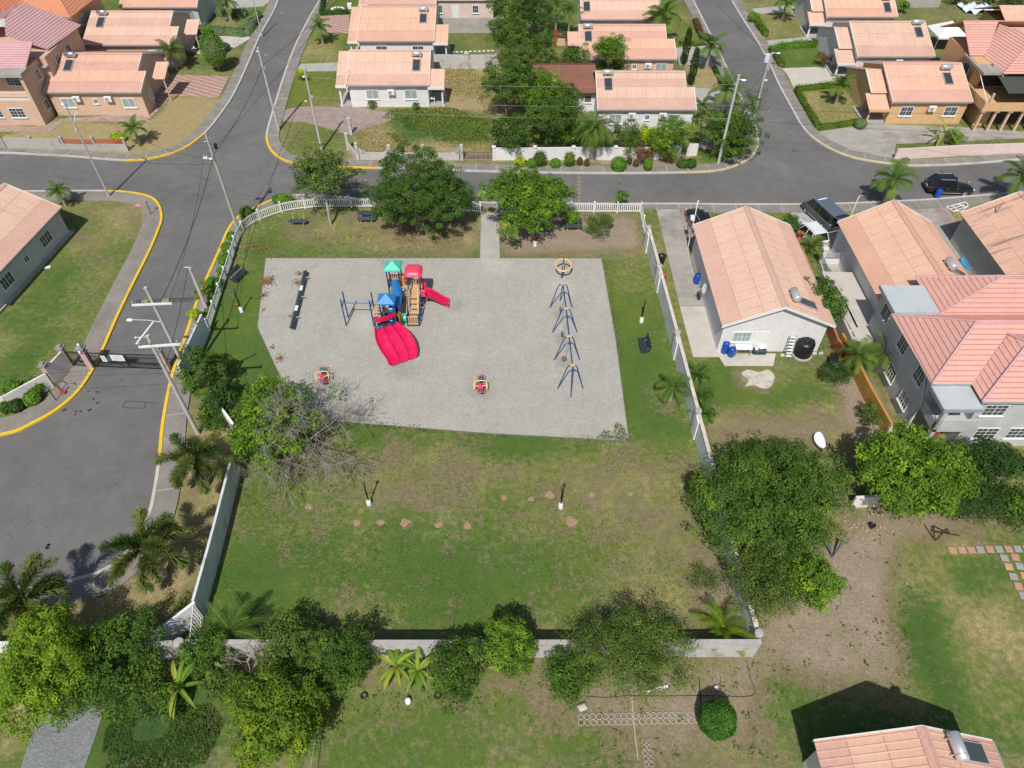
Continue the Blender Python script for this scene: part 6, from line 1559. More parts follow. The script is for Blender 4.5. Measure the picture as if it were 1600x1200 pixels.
for (u, v, s, rz, lb_) in ((258, 898, 1.12, 1.0, 'bushy foxtail palm halfway along the verge, its shadow on the white wall'), (78, 975, 1.1, 2.3, 'bushy foxtail palm beside the low white wall, next to the lime green mango')):
 dup(fox, A0(u, v), rz, lb_, sc=s * .98)
# ---- bottom row ------------------------------------------------------------------------------------
tree('mango_tree', 'bright lime green mango tree overhanging the pebbled drive', 72, 1040, 3.2, 74, 'mango', 11500, .30, .32, .85, 9, 71, clump=.30, per=18, hollow=.6, ry=1.25, rough=.16)
tree('tree', 'wide mid green tree between the lime mango and the wall corner', 184, 1040, 2.3, 80, 'mid', 10500, .24, .42, .7, 9, 72, clump=.32, hollow=.45, rough=.25)
tree('tree', 'round yellowish green tree, lowest of the bottom row', 425, 1112, 2.7, 76, 'yellow', 10500, .25, .45, .85, 9, 73, clump=.28, hollow=.55, rough=.2)
tree('shrub', 'tall yellow-green shrub leaning on the bottom wall, above the round yellowish tree', 455, 1010, 2.0, 46, 'olive', 3800, .26, .42, .9, 7, 74, cat='shrub', clump=.3)
tree('shrub', 'leafy green shrub at the wall corner among the banana leaves', 322, 1018, 1.5, 34, 'mid', 2400, .26, .42, .9, 6, 175, cat='shrub', clump=.28)
tree('shrub', 'dull green shrub between the banana clump and the yellowish tree', 352, 1072, 1.0, 28, 'olive', 1700, .24, .4, .9, 6, 176, cat='shrub', clump=.26)
tree('shrub', 'green shrub filling the gap below the wide mid green tree', 262, 1092, .9, 26, 'mid', 1500, .24, .4, .8, 6, 177, cat='shrub', clump=.26)
tree('tree', 'rounded mid green tree against the bottom wall, left of the banana clump', 540, 1032, 2.1, 45, 'mid', 5600, .24, .42, .85, 7, 75, clump=.26, hollow=.55)
tree('tree', 'narrow mid green tree against the bottom wall, right of the banana clump', 713, 1042, 2.0, 40, 'mid', 4600, .22, .42, .9, 7, 76, clump=.25, hollow=.5, ry=1.5)
tree('tree', 'compact round glossy tree in front of the bottom wall with its cap pillar', 795, 1012, 2.1, 42, 'bright', 5200, .22, .5, .85, 7, 77, clump=.24, hollow=.62, rough=.12)
tree('tree', 'small citrus-like tree tucked below the left side of the feathery tree', 886, 1058, 1.7, 38, 'mid', 3900, .22, .45, .95, 7, 78, clump=.25, hollow=.5)
tree('tree', 'broad feathery light green tree hanging over the bottom wall', 994, 1018, 3.0, 98, 'feather', 15000, .17, .38, .5, 10, 79, clump=.34, per=20, hollow=.45, rough=.22, ry=.72)
rng_b = random.Random(3)
for i, (u, v, lb_) in enumerate(((290, 1085, 'ragged banana plant spreading long ribs over the grass'), (330, 1045, 'banana plant close to the bare branched sapling'), (622, 1052, 'yellowing banana plant, left of the pair in front of the wall'), (655, 1058, 'yellowing banana plant with an upright leaf, right of the pair by the wall'))):
 banana(lb_, A0(u, v), 13 if i == 0 else 11, 2.0 if i == 0 else 1.6, 1.0, 80 + i, 'banana plants along the bottom wall')
palm('coconut_palm', 'young dark coconut palm rising just inside the bottom left wall corner', A0(370, 1000), 1.2, 2.3, 17, 'coco', 'palm', 85, .15, ll=.5, droop=1.3)
palm('coconut_palm', 'young coconut palm with yellowish fronds at the bottom right wall corner', A0(1125, 992), .9, 2.0, 15, 'up', 'yellow', 86, .13, ll=.42, droop=1.1)
palm('coconut_palm', 'drooping young palm between the shrubs of the bottom row', A0(490, 1040), 2.3, 1.5, 8, 'coco', 'palm', 87, .12, ll=.4)
mb = MB(); rs_ = random.Random(9); b0 = at(392, 1052)
sap = thing('bare_sapling', 'thin grey leafless sapling beside the bottom wall', 'tree', tuple(b0))
def twig(p, d, l_, r, lv):
 q_ = p + d * l_; mb.tube([p, p.lerp(q_, .5) + Vector((rs_.uniform(-.06, .06),) * 3), q_], [r, r * .8, r * .55], 5, cap=False)
 if lv < 3:
  for k in range(3): twig(p.lerp(q_, rs_.uniform(.6, 1)), (d + Vector((rs_.uniform(-.8, .8), rs_.uniform(-.8, .8), rs_.uniform(-.1, .4)))).normalized(), l_ * .68, r * .6, lv + 1)
for dx in (-.5, 0, .5): twig(Vector((0, 0, 0)), Vector((dx, .3, 1)).normalized(), 1.3, .06, 0)
mb.build('trunk', M['dead_bark'], sap)
shrub('ball_bush', 'perfectly clipped dark green ball bush on the bare ground', 1121, 1124, 28, 'ball', 2.2, 7500, .12, 91, rough=.05)
# ---- right side ---------------------------------------------------------------------------------
tree('mango_tree', 'huge dark mango tree hanging over the long wall', 1205, 778, 3.3, 112, 'mid', 26000, .30, .34, .62, 12, 101, clump=.36, per=20, hollow=.6, rough=.17, ry=.86)
tree('mango_tree', 'small bright tufted tree at the lower edge of the huge mango', 1092, 760, 1.7, 17, 'bright', 900, .32, .3, .9, 4, 102, clump=.2)
tree('tree', 'glossy bright green tree standing at the edge of the bare earth', 1268, 908, 2.3, 47, 'bright', 5600, .25, .5, .85, 7, 103, clump=.26, hollow=.58, rough=.15)
tree('tree', 'thin greyish green tree between the mango and the bottom right wall corner', 1188, 912, 2.2, 58, 'olive', 6800, .18, .42, .75, 9, 104, clump=.34, hollow=.4, rough=.3)
tree('tree', 'big bright mid green tree in front of the grey two storey house', 1428, 738, 3.6, 96, 'bright', 15000, .34, .42, .62, 13, 105, clump=.34, per=18, hollow=.55, rough=.22, ry=.85, lump_r=.42)
tree('tree', 'dark fine leaved tree under the big tree, beside the bare earth', 1510, 778, 2.0, 55, 'dark', 5200, .22, .35, .7, 8, 106, clump=.3)
tree('tree', 'dark green tree at the right edge below the grey house', 1556, 722, 2.3, 40, 'dark', 4200, .3, .4, .8, 7, 107, clump=.28)
tree('shrub', 'dark shrub at the right edge with pale banana leaves above', 1590, 792, 1.4, 36, 'mid', 2800, .26, .4, .8, 6, 108, cat='shrub', clump=.3)
banana('pale banana plant at the right edge beside the dark shrub', A0(1592, 795), 6, 1.6, 1.1, 109)
tree('shrub', 'wiry dark shrub growing against the inside of the right wall near the corner', 1105, 905, .8, 26, 'olive', 1100, .16, .3, .9, 5, 110, cat='shrub', clump=.3, hollow=.1)
palm('coconut_palm', 'young coconut palm leaning over the white wall beside the bench', A0(1047, 625), 1.5, 1.75, 13, 'coco', 'palm', 111, .12, ll=.5)
for i, (u, v, s, lb_) in enumerate(((1088, 592, 1.0, 'topmost'), (1092, 625, 1.05, 'middle'), (1098, 652, .9, 'lowest'))):
 if i == 0: ar = palm('areca_palm', 'topmost clumping palm behind the long white wall', A0(u, v), .5, 1.35, 15, 'up', 'palm', 112, .1, ll=.4, droop=1.2, group='clumping palms behind the white wall')
 else: dup(ar, A0(u, v), i * 1.3, lb_ + ' clumping palm behind the long white wall', sc=s)
tree('tree', 'leafy green tree between the two big gables', 1283, 470, 2.5, 40, 'mid', 4600, .30, .42, .8, 7, 120, clump=.28, ry=1.3)
shrub('bush', 'dark green round bush beside the white car', 1234, 352, 15, 'mid', 2.0, 1200, .2, 121, rough=.15)
palm('areca_palm', 'bushy palm clump behind the red pillar, near the white car', A0(1262, 400), 1.0, 1.8, 20, 'up', 'palm', 122, .15, ll=.5)
palm('areca_palm', 'dark palm in the narrow yard, nearest the grey house wall', A0(1372, 575), 1.8, 2.1, 18, 'coco', 'palm', 123, .13, ll=.55)
palm('areca_palm', 'dark palm in the narrow yard, standing by the ochre wall', A0(1328, 580), 1.9, 1.8, 16, 'coco', 'palm', 124, .13, ll=.5)
tree('shrub', 'yellow and green croton shrub against the ochre wall', 1327, 577, .7, 14, 'yellow', 700, .2, .4, 1, 4, 125, cat='shrub', clump=.2)
tree('shrub', 'dark tangled shrub by the red edge of the white gable house', 1302, 582, .9, 22, 'dark', 1100, .2, .4, .9, 5, 126, cat='shrub', clump=.26)
tree('shrub', 'olive shrub against the ochre wall beside the lawn', 1358, 648, .8, 18, 'olive', 900, .22, .4, .9, 5, 127, cat='shrub', clump=.22)
shrub('bush', 'yellow-green shrub beside the house drive near the blue pool', 1372, 372, 6, 'lime', None, 400, .15, 128)
# ---- left side ------------------------------------------------------------------------------------
for i, (u, v, r, m_, lb_) in enumerate(((20, 606, 14, 'hedge', 'leafy bush by the pale wall, first from the left edge'), (55, 603, 15, 'bright', 'lighter leafy bush by the pale wall, below the gate pillars'), (50, 622, 12, 'hedge', 'clipped round bush at the pavement edge near the gate'), (8, 632, 13, 'mid', 'darker leafy bush at the left edge beside the pavement'), (24, 634, 11, 'dark', 'dark bush in the corner planting by the curved pavement'))):
 shrub('bush', lb_, u, v, r, m_, None, 1000, .17, 140 + i, 'bushes by the pale gate wall', rough=.12)
cp = palm('coconut_palm', 'small palm on the left corner lawn near the grey gable', A0(103, 322), 1.7, 1.45, 15, 'coco', 'palm', 150, .11, group='small garden palms', ll=.45)
gp = lambda u, v, s, rz, lb_: dup(cp, A0(u, v), rz, lb_, sc=s)
gp(219, 226, 1.15, 1.1, 'small palm on the straw-dry lawn at the end of the broken wall')
gp(505, 68, 1.3, 2.0, 'small palm on the lawn before the second white gable house')
gp(277, 110, 1.5, .4, 'palm beside the tan house drive near the dark car')
gp(361, 32, 1.6, 3.0, 'palm in the hedged garden at the top left')
gp(1305, 162, 1.35, 4.0, 'small palm on the hedged lawn of the orange house')
gp(1222, 32, 1.6, 5.0, 'palm on the lawn at the top right, beside the hedge')
gp(1380, 320, 1.7, .8, 'palm behind the roof ridge, by the street on the right')
gp(1573, 318, 1.8, 2.7, 'palm at the right edge by the street')
gp(1128, 176, 1.75, 1.9, 'palm leaning beside the drive of the white corner house')
gp(1103, 108, 1.75, 3.9, 'palm beside the street and the two slim cypresses')
gp(1030, 68, 2.2, 5.3, 'bushy palm beside the peach and cream gable houses')
gp(1024, 40, 2.0, 1.3, 'palm behind the bushy palm at the top of the row')
gp(1092, 190, 1.1, .2, 'tiny palm at the wall corner of the white corner house')
bp = banana('broad leaved plant with drooping leaves on the grey forecourt', A0(1470, 222), 12, 2.6, 1.0, 151)
tree('shrub', 'low bushy plant beside the broad leaved plant on the forecourt', 1493, 214, .6, 20, 'bright', 900, .22, .45, .8, 5, 152, cat='shrub', clump=.25)
shrub('bush', 'yellow-green bush at the end of the broken wall, beside a small palm', 185, 214, 11, 'lime', .9, 600, .2, 153, rough=.2)
rng = np.random.default_rng(8); b0 = at(343, 112); eg = thing('conifer', 'egg shaped clipped conifer in front of the dark parked car', 'tree', tuple(b0))
d = unit(rng.normal(size=(3200, 3))); zz = (d[:, 2] + 1) / 2; prof = np.sin(np.pi * np.clip(zz * .9 + .06, 0, 1)) ** .8 * (1 - .35 * zz); p = np.stack([np.cos(np.arctan2(d[:, 1], d[:, 0])) * prof * 1.75, np.sin(np.arctan2(d[:, 1], d[:, 0])) * prof * 1.75, .9 + zz * 4.4], 1) * (1 + rng.normal(0, .03, 3200))[:, None]
crown_obj('crown', eg, [leaves(rng, p, unit(d + np.array([0, 0, .5])), .24, .1, .45 + rng.normal(0, .2, 3200), .5, droop=-.3)], LM['hedge'])
mb = MB(); mb.tube([(0, 0, -.1), (0, 0, 3)], [.16, .08], 8); mb.ball((0, 0, 2.5), 1.25, 1.25, 1.9, 14); mb.build('trunk', M['bark'], eg)
hedge('silvery clipped hedge of the top left garden, along drive and street', [(300, 50), (352, 54), (385, 56), (398, 38), (400, 28)], 1.3, 1.0, 'sage', 2600, .17, 160)
hedge('darker clipped hedge inside the top left garden, behind the palm', [(340, 24), (365, 25), (385, 27)], 1.1, 1.0, 'sage', 900, .17, 161)
shrub('ball_bush', 'green ball bush at the pavement corner of the top left garden', 400, 22, 8, 'hedge', None, 700, .18, 162)
hedge('low dark hedge around the lawn at the top of the left street, right side', [(508, -4), (502, 24), (545, 22)], .6, .7, 'dark', 900, .17, 163)
tree('shrub', 'feathery yellow-green shrub at the path end by the left street', 470, 116, .9, 13, 'lime', 600, .25, .3, 1, 4, 164, cat='shrub', clump=.25)
hedge('yellow-green hedge boxing in the lawn of the orange house', [(1322, 137), (1285, 138), (1243, 143), (1258, 170), (1278, 203), (1310, 199), (1338, 194)], .6, .7, 'yellow', 3200, .15, 165)
shrub('ball_bush', 'pale blue-green ball bush at the hedge corner of the orange house', 1345, 193, 9, 'sage', None, 700, .15, 166)
hedge('trimmed hedge bordering the green lawn with the round patch', [(1202, 82), (1225, 76), (1278, 72)], .8, .8, 'hedge', 1800, .16, 167)
hedge('short hedge on the street side of the green lawn', [(1204, 80), (1212, 92), (1221, 106)], .8, .7, 'olive', 900, .16, 168)
tree('shrub', 'pinkish flowering shrub at the corner of the grey gable house', 1286, 92, .9, 12, 'red', 800, .22, .45, 1, 4, 169, cat='shrub', clump=.24)
hedge('long clipped hedge by the pavement at the top right', [(1178, 30), (1186, 45), (1196, 58)], .8, .9, 'yellow', 1100, .17, 170)
shrub('ball_bush', 'round green bush heading the clipped hedge at the top right', 1177, 27, 8, 'hedge', None, 700, .18, 171)
hedge('low red and green hedge by the street in front of the peach house', [(1086, 34), (1092, 50), (1100, 66)], .8, .6, 'red', 1000, .17, 172)
hedge('low hedge along the drive of the peach house', [(1060, 70), (1082, 71), (1096, 70)], .5, .5, 'olive', 700, .15, 173)
hedge('dark low hedge by the street in front of the white corner house', [(1115, 108), (1124, 125), (1129, 142)], .5, .5, 'dark', 700, .15, 174)
for i, (u, v, lb_) in enumerate(((1068, 102, 'slim dark cypress behind the white corner house, upper of two'), (1079, 134, 'slim dark cypress behind the white corner house, lower of two'))):
 rng = np.random.default_rng(180 + i); b0 = at(u, v); cy_ = thing('cypress', lb_, 'tree', tuple(b0), 0, 'slim cypresses')
 n = 1600; z = rng.uniform(.1, 4.6, n); r = .38 * np.sin(np.pi * np.clip(z / 4.8, .05, 1)) ** .7 + rng.normal(0, .03, n); a = rng.uniform(0, 6.28, n)
 d = np.stack([np.cos(a), np.sin(a), np.full(n, .8)], 1); p = np.stack([np.cos(a) * r, np.sin(a) * r, z], 1)
 crown_obj('crown', cy_, [leaves(rng, p, unit(d), .26, .09, .4 + rng.normal(0, .2, n), .3, droop=-.4)], LM['dark'])
 mb = MB(); mb.tube([(0, 0, -.1), (0, 0, 4.2)], [.1, .04], 6); mb.build('trunk', M['bark'], cy_)
for i, (u, v, r, m_, hh_, lb_) in enumerate(((813, 253, 8, 'lime', 0, 'yellow-green ball bush at the wall, first of the row'), (831, 255, 8, 'hedge', 0, 'low leafy white-flecked bush at the wall, second of the row'), (844, 248, 10, 'mid', 1.7, 'taller dark loose bush at the wall, third of the row'), (868, 255, 8, 'hedge', 0, 'green ball bush at the wall between the dark bush and the bronze one'),
     (890, 249, 8, 'yellow', 1.6, 'bronze-yellow upright bush at the wall, left of the thick palm'), (967, 256, 12.5, 'hedge', 0, 'largest clipped ball bush at the wall, right of the thick palm'), (1013, 257, 6.5, 'hedge', 1.5, 'small clipped ball in front of the pink flowering shrub'), (1067, 255, 9, 'mid', 1.0, 'white flowering low bush by the wall end'), (1080, 255, 8, 'ball', 1.0, 'dark green ball bush at the end of the white wall'))):
 shrub('bush', lb_, u, v, r, m_, hh_ or None, 1000, .15, 190 + i, 'bushes along the white wall', rough=.06 if m_ == 'hedge' else .18)
for i, (u, v) in enumerate(((906, 252), (917, 254), (983, 250), (994, 255))):
 shrub('dead_bush', 'small dead brown bush on the verge, ' + ['left of the pair by the thick palm', 'right of the pair by the thick palm', 'between the large ball and the flowering shrub', 'left foot of the flowering shrub'][i], u, v, 4.2, 'red', .9, 350, .14, 200 + i, 'dead brown bushes on the verge', rough=.15)
tree('shrub', 'pink and bronze flowering shrub in front of the lime bush', 1008, 240, .9, 19, 'red', 1500, .22, .5, .8, 6, 205, cat='shrub', clump=.26)
tree('shrub', 'bright lime yellow bush in front of the white corner house', 1014, 216, 1.6, 18, 'lime', 2200, .22, .5, .9, 6, 206, cat='shrub', clump=.25, hollow=.6)
tree('tree', 'rounded mid green tree in front of the white corner house', 1048, 214, 2.6, 34, 'bright', 7000, .22, .45, .85, 7, 207, clump=.28, hollow=.6)
tree('shrub', 'dark purple-green shrub at the foot of the rounded tree', 1045, 243, .8, 16, 'olive', 1000, .22, .4, .8, 5, 208, cat='shrub', clump=.25)
tree('shrub', 'loose bluish shrub between the thick palm and the lime bush', 981, 218, 1.8, 28, 'mid', 3200, .24, .4, .9, 6, 209, cat='shrub', clump=.3, hollow=.3)
palm('thick_palm', 'thick bushy date-like palm standing at the white wall', A0(925, 250), 3.5, 2.9, 72, 'up', 'palm', 210, .28, ll=.5, droop=2.3, nl=30, lw=.02)
tree('tree', 'dark wide spreading tree at the right junction, behind a concrete pole', 1137, 208, 2.6, 44, 'mid', 8500, .28, .45, .75, 9, 211, clump=.34, hollow=.45, rough=.25)
tree('tree', 'thin whitish airy tree above the dark junction tree', 1165, 168, 3.4, 26, 'olive', 1300, .26, .4, .9, 7, 212, clump=.4, hollow=.1, rough=.35)
for i, (u, v, h, r, m_, n_, lb_) in enumerate((
 (790, 135, 4.0, 40, 'mid', 6000, 'tall dark tree at the left edge of the wooded lot, near the cut-off wall'),
 (840, 140, 3.4, 40, 'bright', 5600, 'mid green tree in the wooded lot, behind the big dark one'),
 (862, 185, 3.6, 45, 'mid', 9000, 'big dark green tree behind the white wall, in front of the brown roof'),
 (797, 205, 2.6, 36, 'conifer', 4800, 'feathery blue-green tree over the left end of the white wall'),
 (898, 92, 2.6, 30, 'mid', 3800, 'dark leafy tree beside the upright palm frond, near the peach house'),
 (953, 80, 4.5, 25, 'bright', 4600, 'rounded bright tree growing against the peach roof'),
 (955, 108, 1.6, 24, 'hedge', 1900, 'low green bush at the foot of the rounded bright tree'),
 (803, 95, 4.2, 34, 'olive', 4600, 'olive green tree at the left edge of the wooded lot, middle height'),
 (795, 55, 4.6, 34, 'mid', 4600, 'tall tree at the upper left edge of the wooded lot, by the block wall'),
 (835, 18, 4.6, 38, 'dark', 4600, 'broad dark tree at the top of the wooded lot, behind the tall palms'),
 (832, 88, 3.2, 32, 'mid', 4000, 'mid green tree in the heart of the wooded lot, under the tall palms'),
 (880, 148, 2.6, 24, 'olive', 2400, 'olive tree standing over the brown tiled roof edge'),
 (800, 12, 5.0, 38, 'mid', 4600, 'dark tree at the very top of the wooded lot'),
 (897, 212, 1.7, 24, 'bright', 2000, 'low green tree between the big dark tree and the thick palm'),
 (868, 118, 1.6, 22, 'mid', 1400, 'low bush in front of the brown roofed extension'))):
 tree('tree', lb_, u, v, h, r, m_, n_, .30, .42, .9, 7, 220 + i, clump=.34, hollow=.5, rough=.24, group='trees of the wooded lot')
for i, (u, v, h, s, lb_) in enumerate(((835, 60, 4.2, 1.0, 'tall palm in the wooded lot, left of three'), (868, 55, 4.4, .95, 'tall palm in the wooded lot, middle of three'), (888, 60, 4.8, .9, 'tall palm with several pale stems, right of three'), (850, 105, 2.0, .8, 'short palm on open ground inside the wooded lot'))):
 if i == 0: tp_ = palm('feather_palm', lb_, A0(u, v), h, 2.4, 22, 'coco', 'palm', 240, .14, ll=.65, group='palms of the wooded lot')
 else: dup(tp_, A0(u, v), i * 1.7, lb_, sc=s)
palm('upright_palm', 'upright fan of young palm fronds near the peach house', A0(930, 110), .4, 2.8, 9, 'up', 'palm', 245, .2, ll=.4, droop=.5)
shrub('bush', 'yellow-leaved bush below the upright palm fronds', 905, 107, 7, 'yellow', None, 500, .2, 246, rough=.2)
for i, (u, v, lb_) in enumerate(((1490, 48, 'left'), (1512, 55, 'middle'), (1532, 45, 'right'))):
 if i == 0: wp = palm('low_palm', 'low wild palm tuft behind the white tent, left of three', A0(u, v), .6, 1.7, 14, 'up', 'palm', 250, .15, ll=.5, group='wild palm tufts')
 else: dup(wp, A0(u, v), i * 2.1, lb_ + ' wild palm tuft of three behind the white tent', sc=1.0 + .1 * i)
tree('shrub', 'bright green leafy plant at the back of the top right gable', 1412, 10, 1.0, 10, 'bright', 500, .35, .4, 1, 4, 253, cat='shrub', clump=.25)
for i, (u, r) in enumerate(((1500, 26), (1555, 30), (1590, 24))):
 tree('tree', 'dark tree on the far edge of the open ground, ' + ['above the laundry sheet', 'right of the laundry sheet', 'at the top right corner'][i], u, -14, 1.8, r, 'dark', 1500, .35, .4, .9, 6, 255 + i, clump=.35)
for i, (u, v, r) in enumerate(((582, 164, 8), (650, 166, 5))):
 tree('shrub', ['dark weed bush at the foot of the white house wall', 'small weed bush under the right window of the white house'][i], u, v, .45, r, 'mid', 350, .22, .45, .9, 4, 260 + i, cat='shrub', clump=.2)
def tufts(name, label, px, n, hgt, mat, seed, thr=-.55, w=.05):
 rng = np.random.default_rng(seed); poly = [at(u, v) for u, v in px]
 x0, x1 = min(p.x for p in poly), max(p.x for p in poly); y0, y1 = min(p.y for p in poly), max(p.y for p in poly)
 q_ = rng.uniform(size=(n * 3, 2)) * [x1 - x0, y1 - y0] + [x0, y0]; ins = np.zeros(len(q_), bool)
 for i in range(len(poly)):
  a_, b_ = poly[i], poly[(i + 1) % len(poly)]
  if a_.y != b_.y: ins ^= (q_[:, 1] >= min(a_.y, b_.y)) & (q_[:, 1] < max(a_.y, b_.y)) & (q_[:, 0] < (b_.x - a_.x) * (q_[:, 1] - a_.y) / (b_.y - a_.y) + a_.x)
 q_ = q_[ins][:n]; m_ = len(q_)
 f1 = np.sin(q_[:, 0] * .9 + seed) * np.sin(q_[:, 1] * 1.1) + np.sin(q_[:, 0] * .37 + q_[:, 1] * .53)
 p = np.concatenate([q_, np.zeros((m_, 1))], 1); a = rng.uniform(0, 6.28, m_); d = np.stack([np.cos(a) * .5, np.sin(a) * .5, np.ones(m_)], 1)
 q_, f1, m_ = (q_[f1 > thr], f1[f1 > thr], int((f1 > thr).sum())); p = p[:0]
 p = np.concatenate([q_, np.zeros((m_, 1))], 1); a = rng.uniform(0, 6.28, m_); d = np.stack([np.cos(a) * .5, np.sin(a) * .5, np.ones(m_)], 1)
 t = np.clip(.5 + .25 * f1 + rng.normal(0, .15, m_), 0, 1); hh_ = hgt * (1 + .35 * f1) * rng.uniform(.6, 1.3, m_)
 s = np.stack([-np.sin(a), np.cos(a), np.zeros(m_)], 1) * w
 v = np.stack([p - s, p + s, p + d * hh_[:, None] + s * .4, p + d * hh_[:, None] - s * .4], 1).reshape(-1, 3)
 o = link(name, np_mesh(name, v, np.arange(4 * m_).reshape(m_, 4), LM[mat], np.repeat(t, 4)[:, None].repeat(3, 1), 'tint'))
 return tag(o, label, kind='stuff')
tufts('dry_grass', 'tall straw coloured grass of the empty lot', [(690, 165), (690, 105), (775, 104), (772, 235), (560, 240), (555, 205), (620, 170)], 13000, .06, 'straw', 1, w=.07)
tufts('green_weeds', 'green weeds in the middle of the empty lot', [(610, 172), (700, 168), (765, 180), (760, 220), (620, 222), (585, 195)], 6000, .10, 'mid', 2, w=.08)
tufts('grass_fringe', 'grass creeping over the edge of the gravel bed', [(447, 603), (474, 650), (560, 657), (760, 673), (979, 684), (959, 530), (938, 408), (948, 404), (970, 530), (990, 694), (760, 684), (560, 668), (462, 662), (432, 606)], 6000, .08, 'turf', 6, w=.07)
tufts('grass_patch', 'grass growing into the near right corner of the gravel bed', [(930, 686), (945, 673), (958, 676), (962, 660), (975, 668), (983, 690)], 900, .09, 'turf', 7, w=.08)
tufts('lawn_tufts', 'short grass tufts standing out of the playground lawn', [(440, 670), (985, 700), (1080, 690), (1150, 985), (320, 985), (370, 780)], 15000, .05, 'turf', 8, w=.04)
tufts('ground_cover', 'dark creeping ground cover on the bottom yard', [(185, 1110), (330, 1100), (350, 1130), (320, 1200), (280, 1230), (150, 1230), (165, 1140)], 6500, .05, 'turf', 3, -1.1, .09)
def litter(name, label, spots, mat, seed):
 rng = np.random.default_rng(seed); ps_ = []
 for (u, v, r, n) in spots:
  c = at(u, v); rr_ = r / ppm(c); a = rng.uniform(0, 6.28, n); d = np.abs(rng.normal(0, .55, n)) * rr_; ps_.append(np.stack([c.x + np.cos(a) * d, c.y + np.sin(a) * d * 1.2, np.full(n, .075)], 1))
 p = np.concatenate(ps_); n = len(p); v, f, t = leaves(rng, p, np.tile([0, 0, .2], (n, 1)), .15, .09, rng.uniform(0, 1, n), 1, up=3, droop=0)
 v[:, 2] = np.clip(v[:, 2], .06, .14)
 return tag(link(name, np_mesh(name, v, f, LM[mat], np.stack([t, t, t], 1), 'tint')), label, kind='stuff')
LM['litter'] = leaf_mat('leaf_litter', (.07, .042, .025), (.15, .085, .048), (.24, .15, .085), .1)
litter('fallen_leaves', 'brown fallen leaves drifted on the gravel and lawn', [(418, 440, 13, 420), (412, 462, 7, 120), (469, 428, 6, 50), (464, 442, 8, 80), (453, 495, 4, 25), (437, 560, 9, 100), (425, 543, 6, 30), (410, 390, 22, 140), (395, 385, 16, 80), (640, 375, 50, 320), (690, 370, 40, 240), (560, 370, 30, 80), (412, 485, 6, 20), (500, 375, 12, 40), (440, 400, 20, 40), (370, 478, 5, 30)], 'litter', 4)
rng = np.random.default_rng(77)
sp_ = [(rng.uniform(1200, 1430), rng.uniform(830, 1090), rng.uniform(4, 9), int(rng.integers(2, 8))) for _ in range(90)] + [(rng.uniform(900, 1230), rng.uniform(1040, 1190), rng.uniform(4, 9), int(rng.integers(2, 8))) for _ in range(70)] + [(rng.uniform(520, 880), rng.uniform(1070, 1120), rng.uniform(4, 9), int(rng.integers(2, 8))) for _ in range(40)]
litter('low_weeds', 'small dark green weeds scattered over the bare earth of the yards', sp_, 'olive', 78)
# ---- walls, fences, poles, vehicles, yard things ---------------------------------------------------
def wall_thing(name, label, px, h, th, mat, cap=None, cat='wall', posts=(), pmat=None, ph=None, pw=.34, group=None, hs=None):
 """a masonry wall following a line on the ground, with its pillars as parts"""
 path = [at(u, v) for u, v in px]; root = thing(name, label, cat, tuple(path[0]), 0, group); b = MB()
 for i in range(len(path) - 1):
  a_, c_ = path[i], path[i + 1]; d = c_ - a_; l_ = d.length; ang = math.atan2(d.y, d.x); m_ = (a_ + c_) / 2; hh_ = hs[i] if hs else h
  b.box((m_.x, m_.y, hh_ / 2), (l_, th, hh_), ang)
 b.build('panel', M[mat], root, world=True)
 if cap:
  b = MB()
  for i in range(len(path) - 1):
   a_, c_ = path[i], path[i + 1]; d = c_ - a_; m_ = (a_ + c_) / 2; hh_ = hs[i] if hs else h
   b.box((m_.x, m_.y, hh_ + .03), (d.length + .01, th + .1, .06), math.atan2(d.y, d.x))
  b.build('coping', M[cap], root, world=True)
 for (u, v) in posts:
  p = at(u, v); q_ = ph or h + .25; b = MB(); b.box((p.x, p.y, q_ / 2), (pw, pw, q_)); b.box((p.x, p.y, q_ + .04), (pw + .12, pw + .12, .1)); b.box((p.x, p.y, q_ + .13), (pw + .02, pw + .02, .09), taper=.5)
  b.build('pillar', M[pmat or mat], root, world=True)
 return root
def round_cap(root, u, v, h, r=.26):
 p = at(u, v); b = MB(); b.lathe([(r * .8, 0), (r * .8, h - .05), (r, h), (r, h + .12), (r * .8, h + .18), (.01, h + .2)], (p.x, p.y, 0), 10, smooth=False); b.build('pillar', M['wall_cap'], root, world=True)
PW = M['playwall'] = flat('playwall', (.62, .64, .66), .85, .08, 1.0, bmp=.15, dark=(.36, .36, .35, .75), dscale=.9, fine=.04)
M['playwall_white'] = flat('playwall_white', (.82, .82, .81), .85, .05, 1.0, dark=(.45, .44, .42, .6), dscale=.9)
M['rust_cap'] = flat('rust_cap', (.60, .53, .47), .9, .15, 2, dark=(.42, .28, .19, .8), dscale=1.5)
rw = wall_thing('boundary_wall', 'long pale grey-blue wall on the right side of the playground, stepped at its pillars', [(1009, 383), (1025, 444), (1052, 548), (1083, 668), (1113, 785), (1146, 915), (1172, 1010)], 1.9, .16, 'playwall', 'rust_cap', hs=[2.0, 2.0, 1.95, 1.9, 1.9, 1.85])
for (u, v) in ((1009, 383), (1025, 444), (1052, 548), (1083, 670), (1172, 1012)): round_cap(rw, u, v, 2.0)
for (u, v) in ((1010, 388), (1027, 450), (1053, 553), (1084, 675)):
 p = at(u, v); b = MB(); b.box((p.x - .13, p.y - .35, .95), (.10, .75, 1.9)); b.build('buttress', M['playwall_white'], rw, world=True)
bw = wall_thing('boundary_wall', 'stained concrete wall along the bottom of the playground', [(232, 1030), (310, 1024), (450, 1025), (740, 1025), (1176, 1024)], 1.9, .18, 'old_wall', 'wall_cap')
for (u, v) in ((298, 1026), (742, 1026)): round_cap(bw, u, v, 1.95, .3)
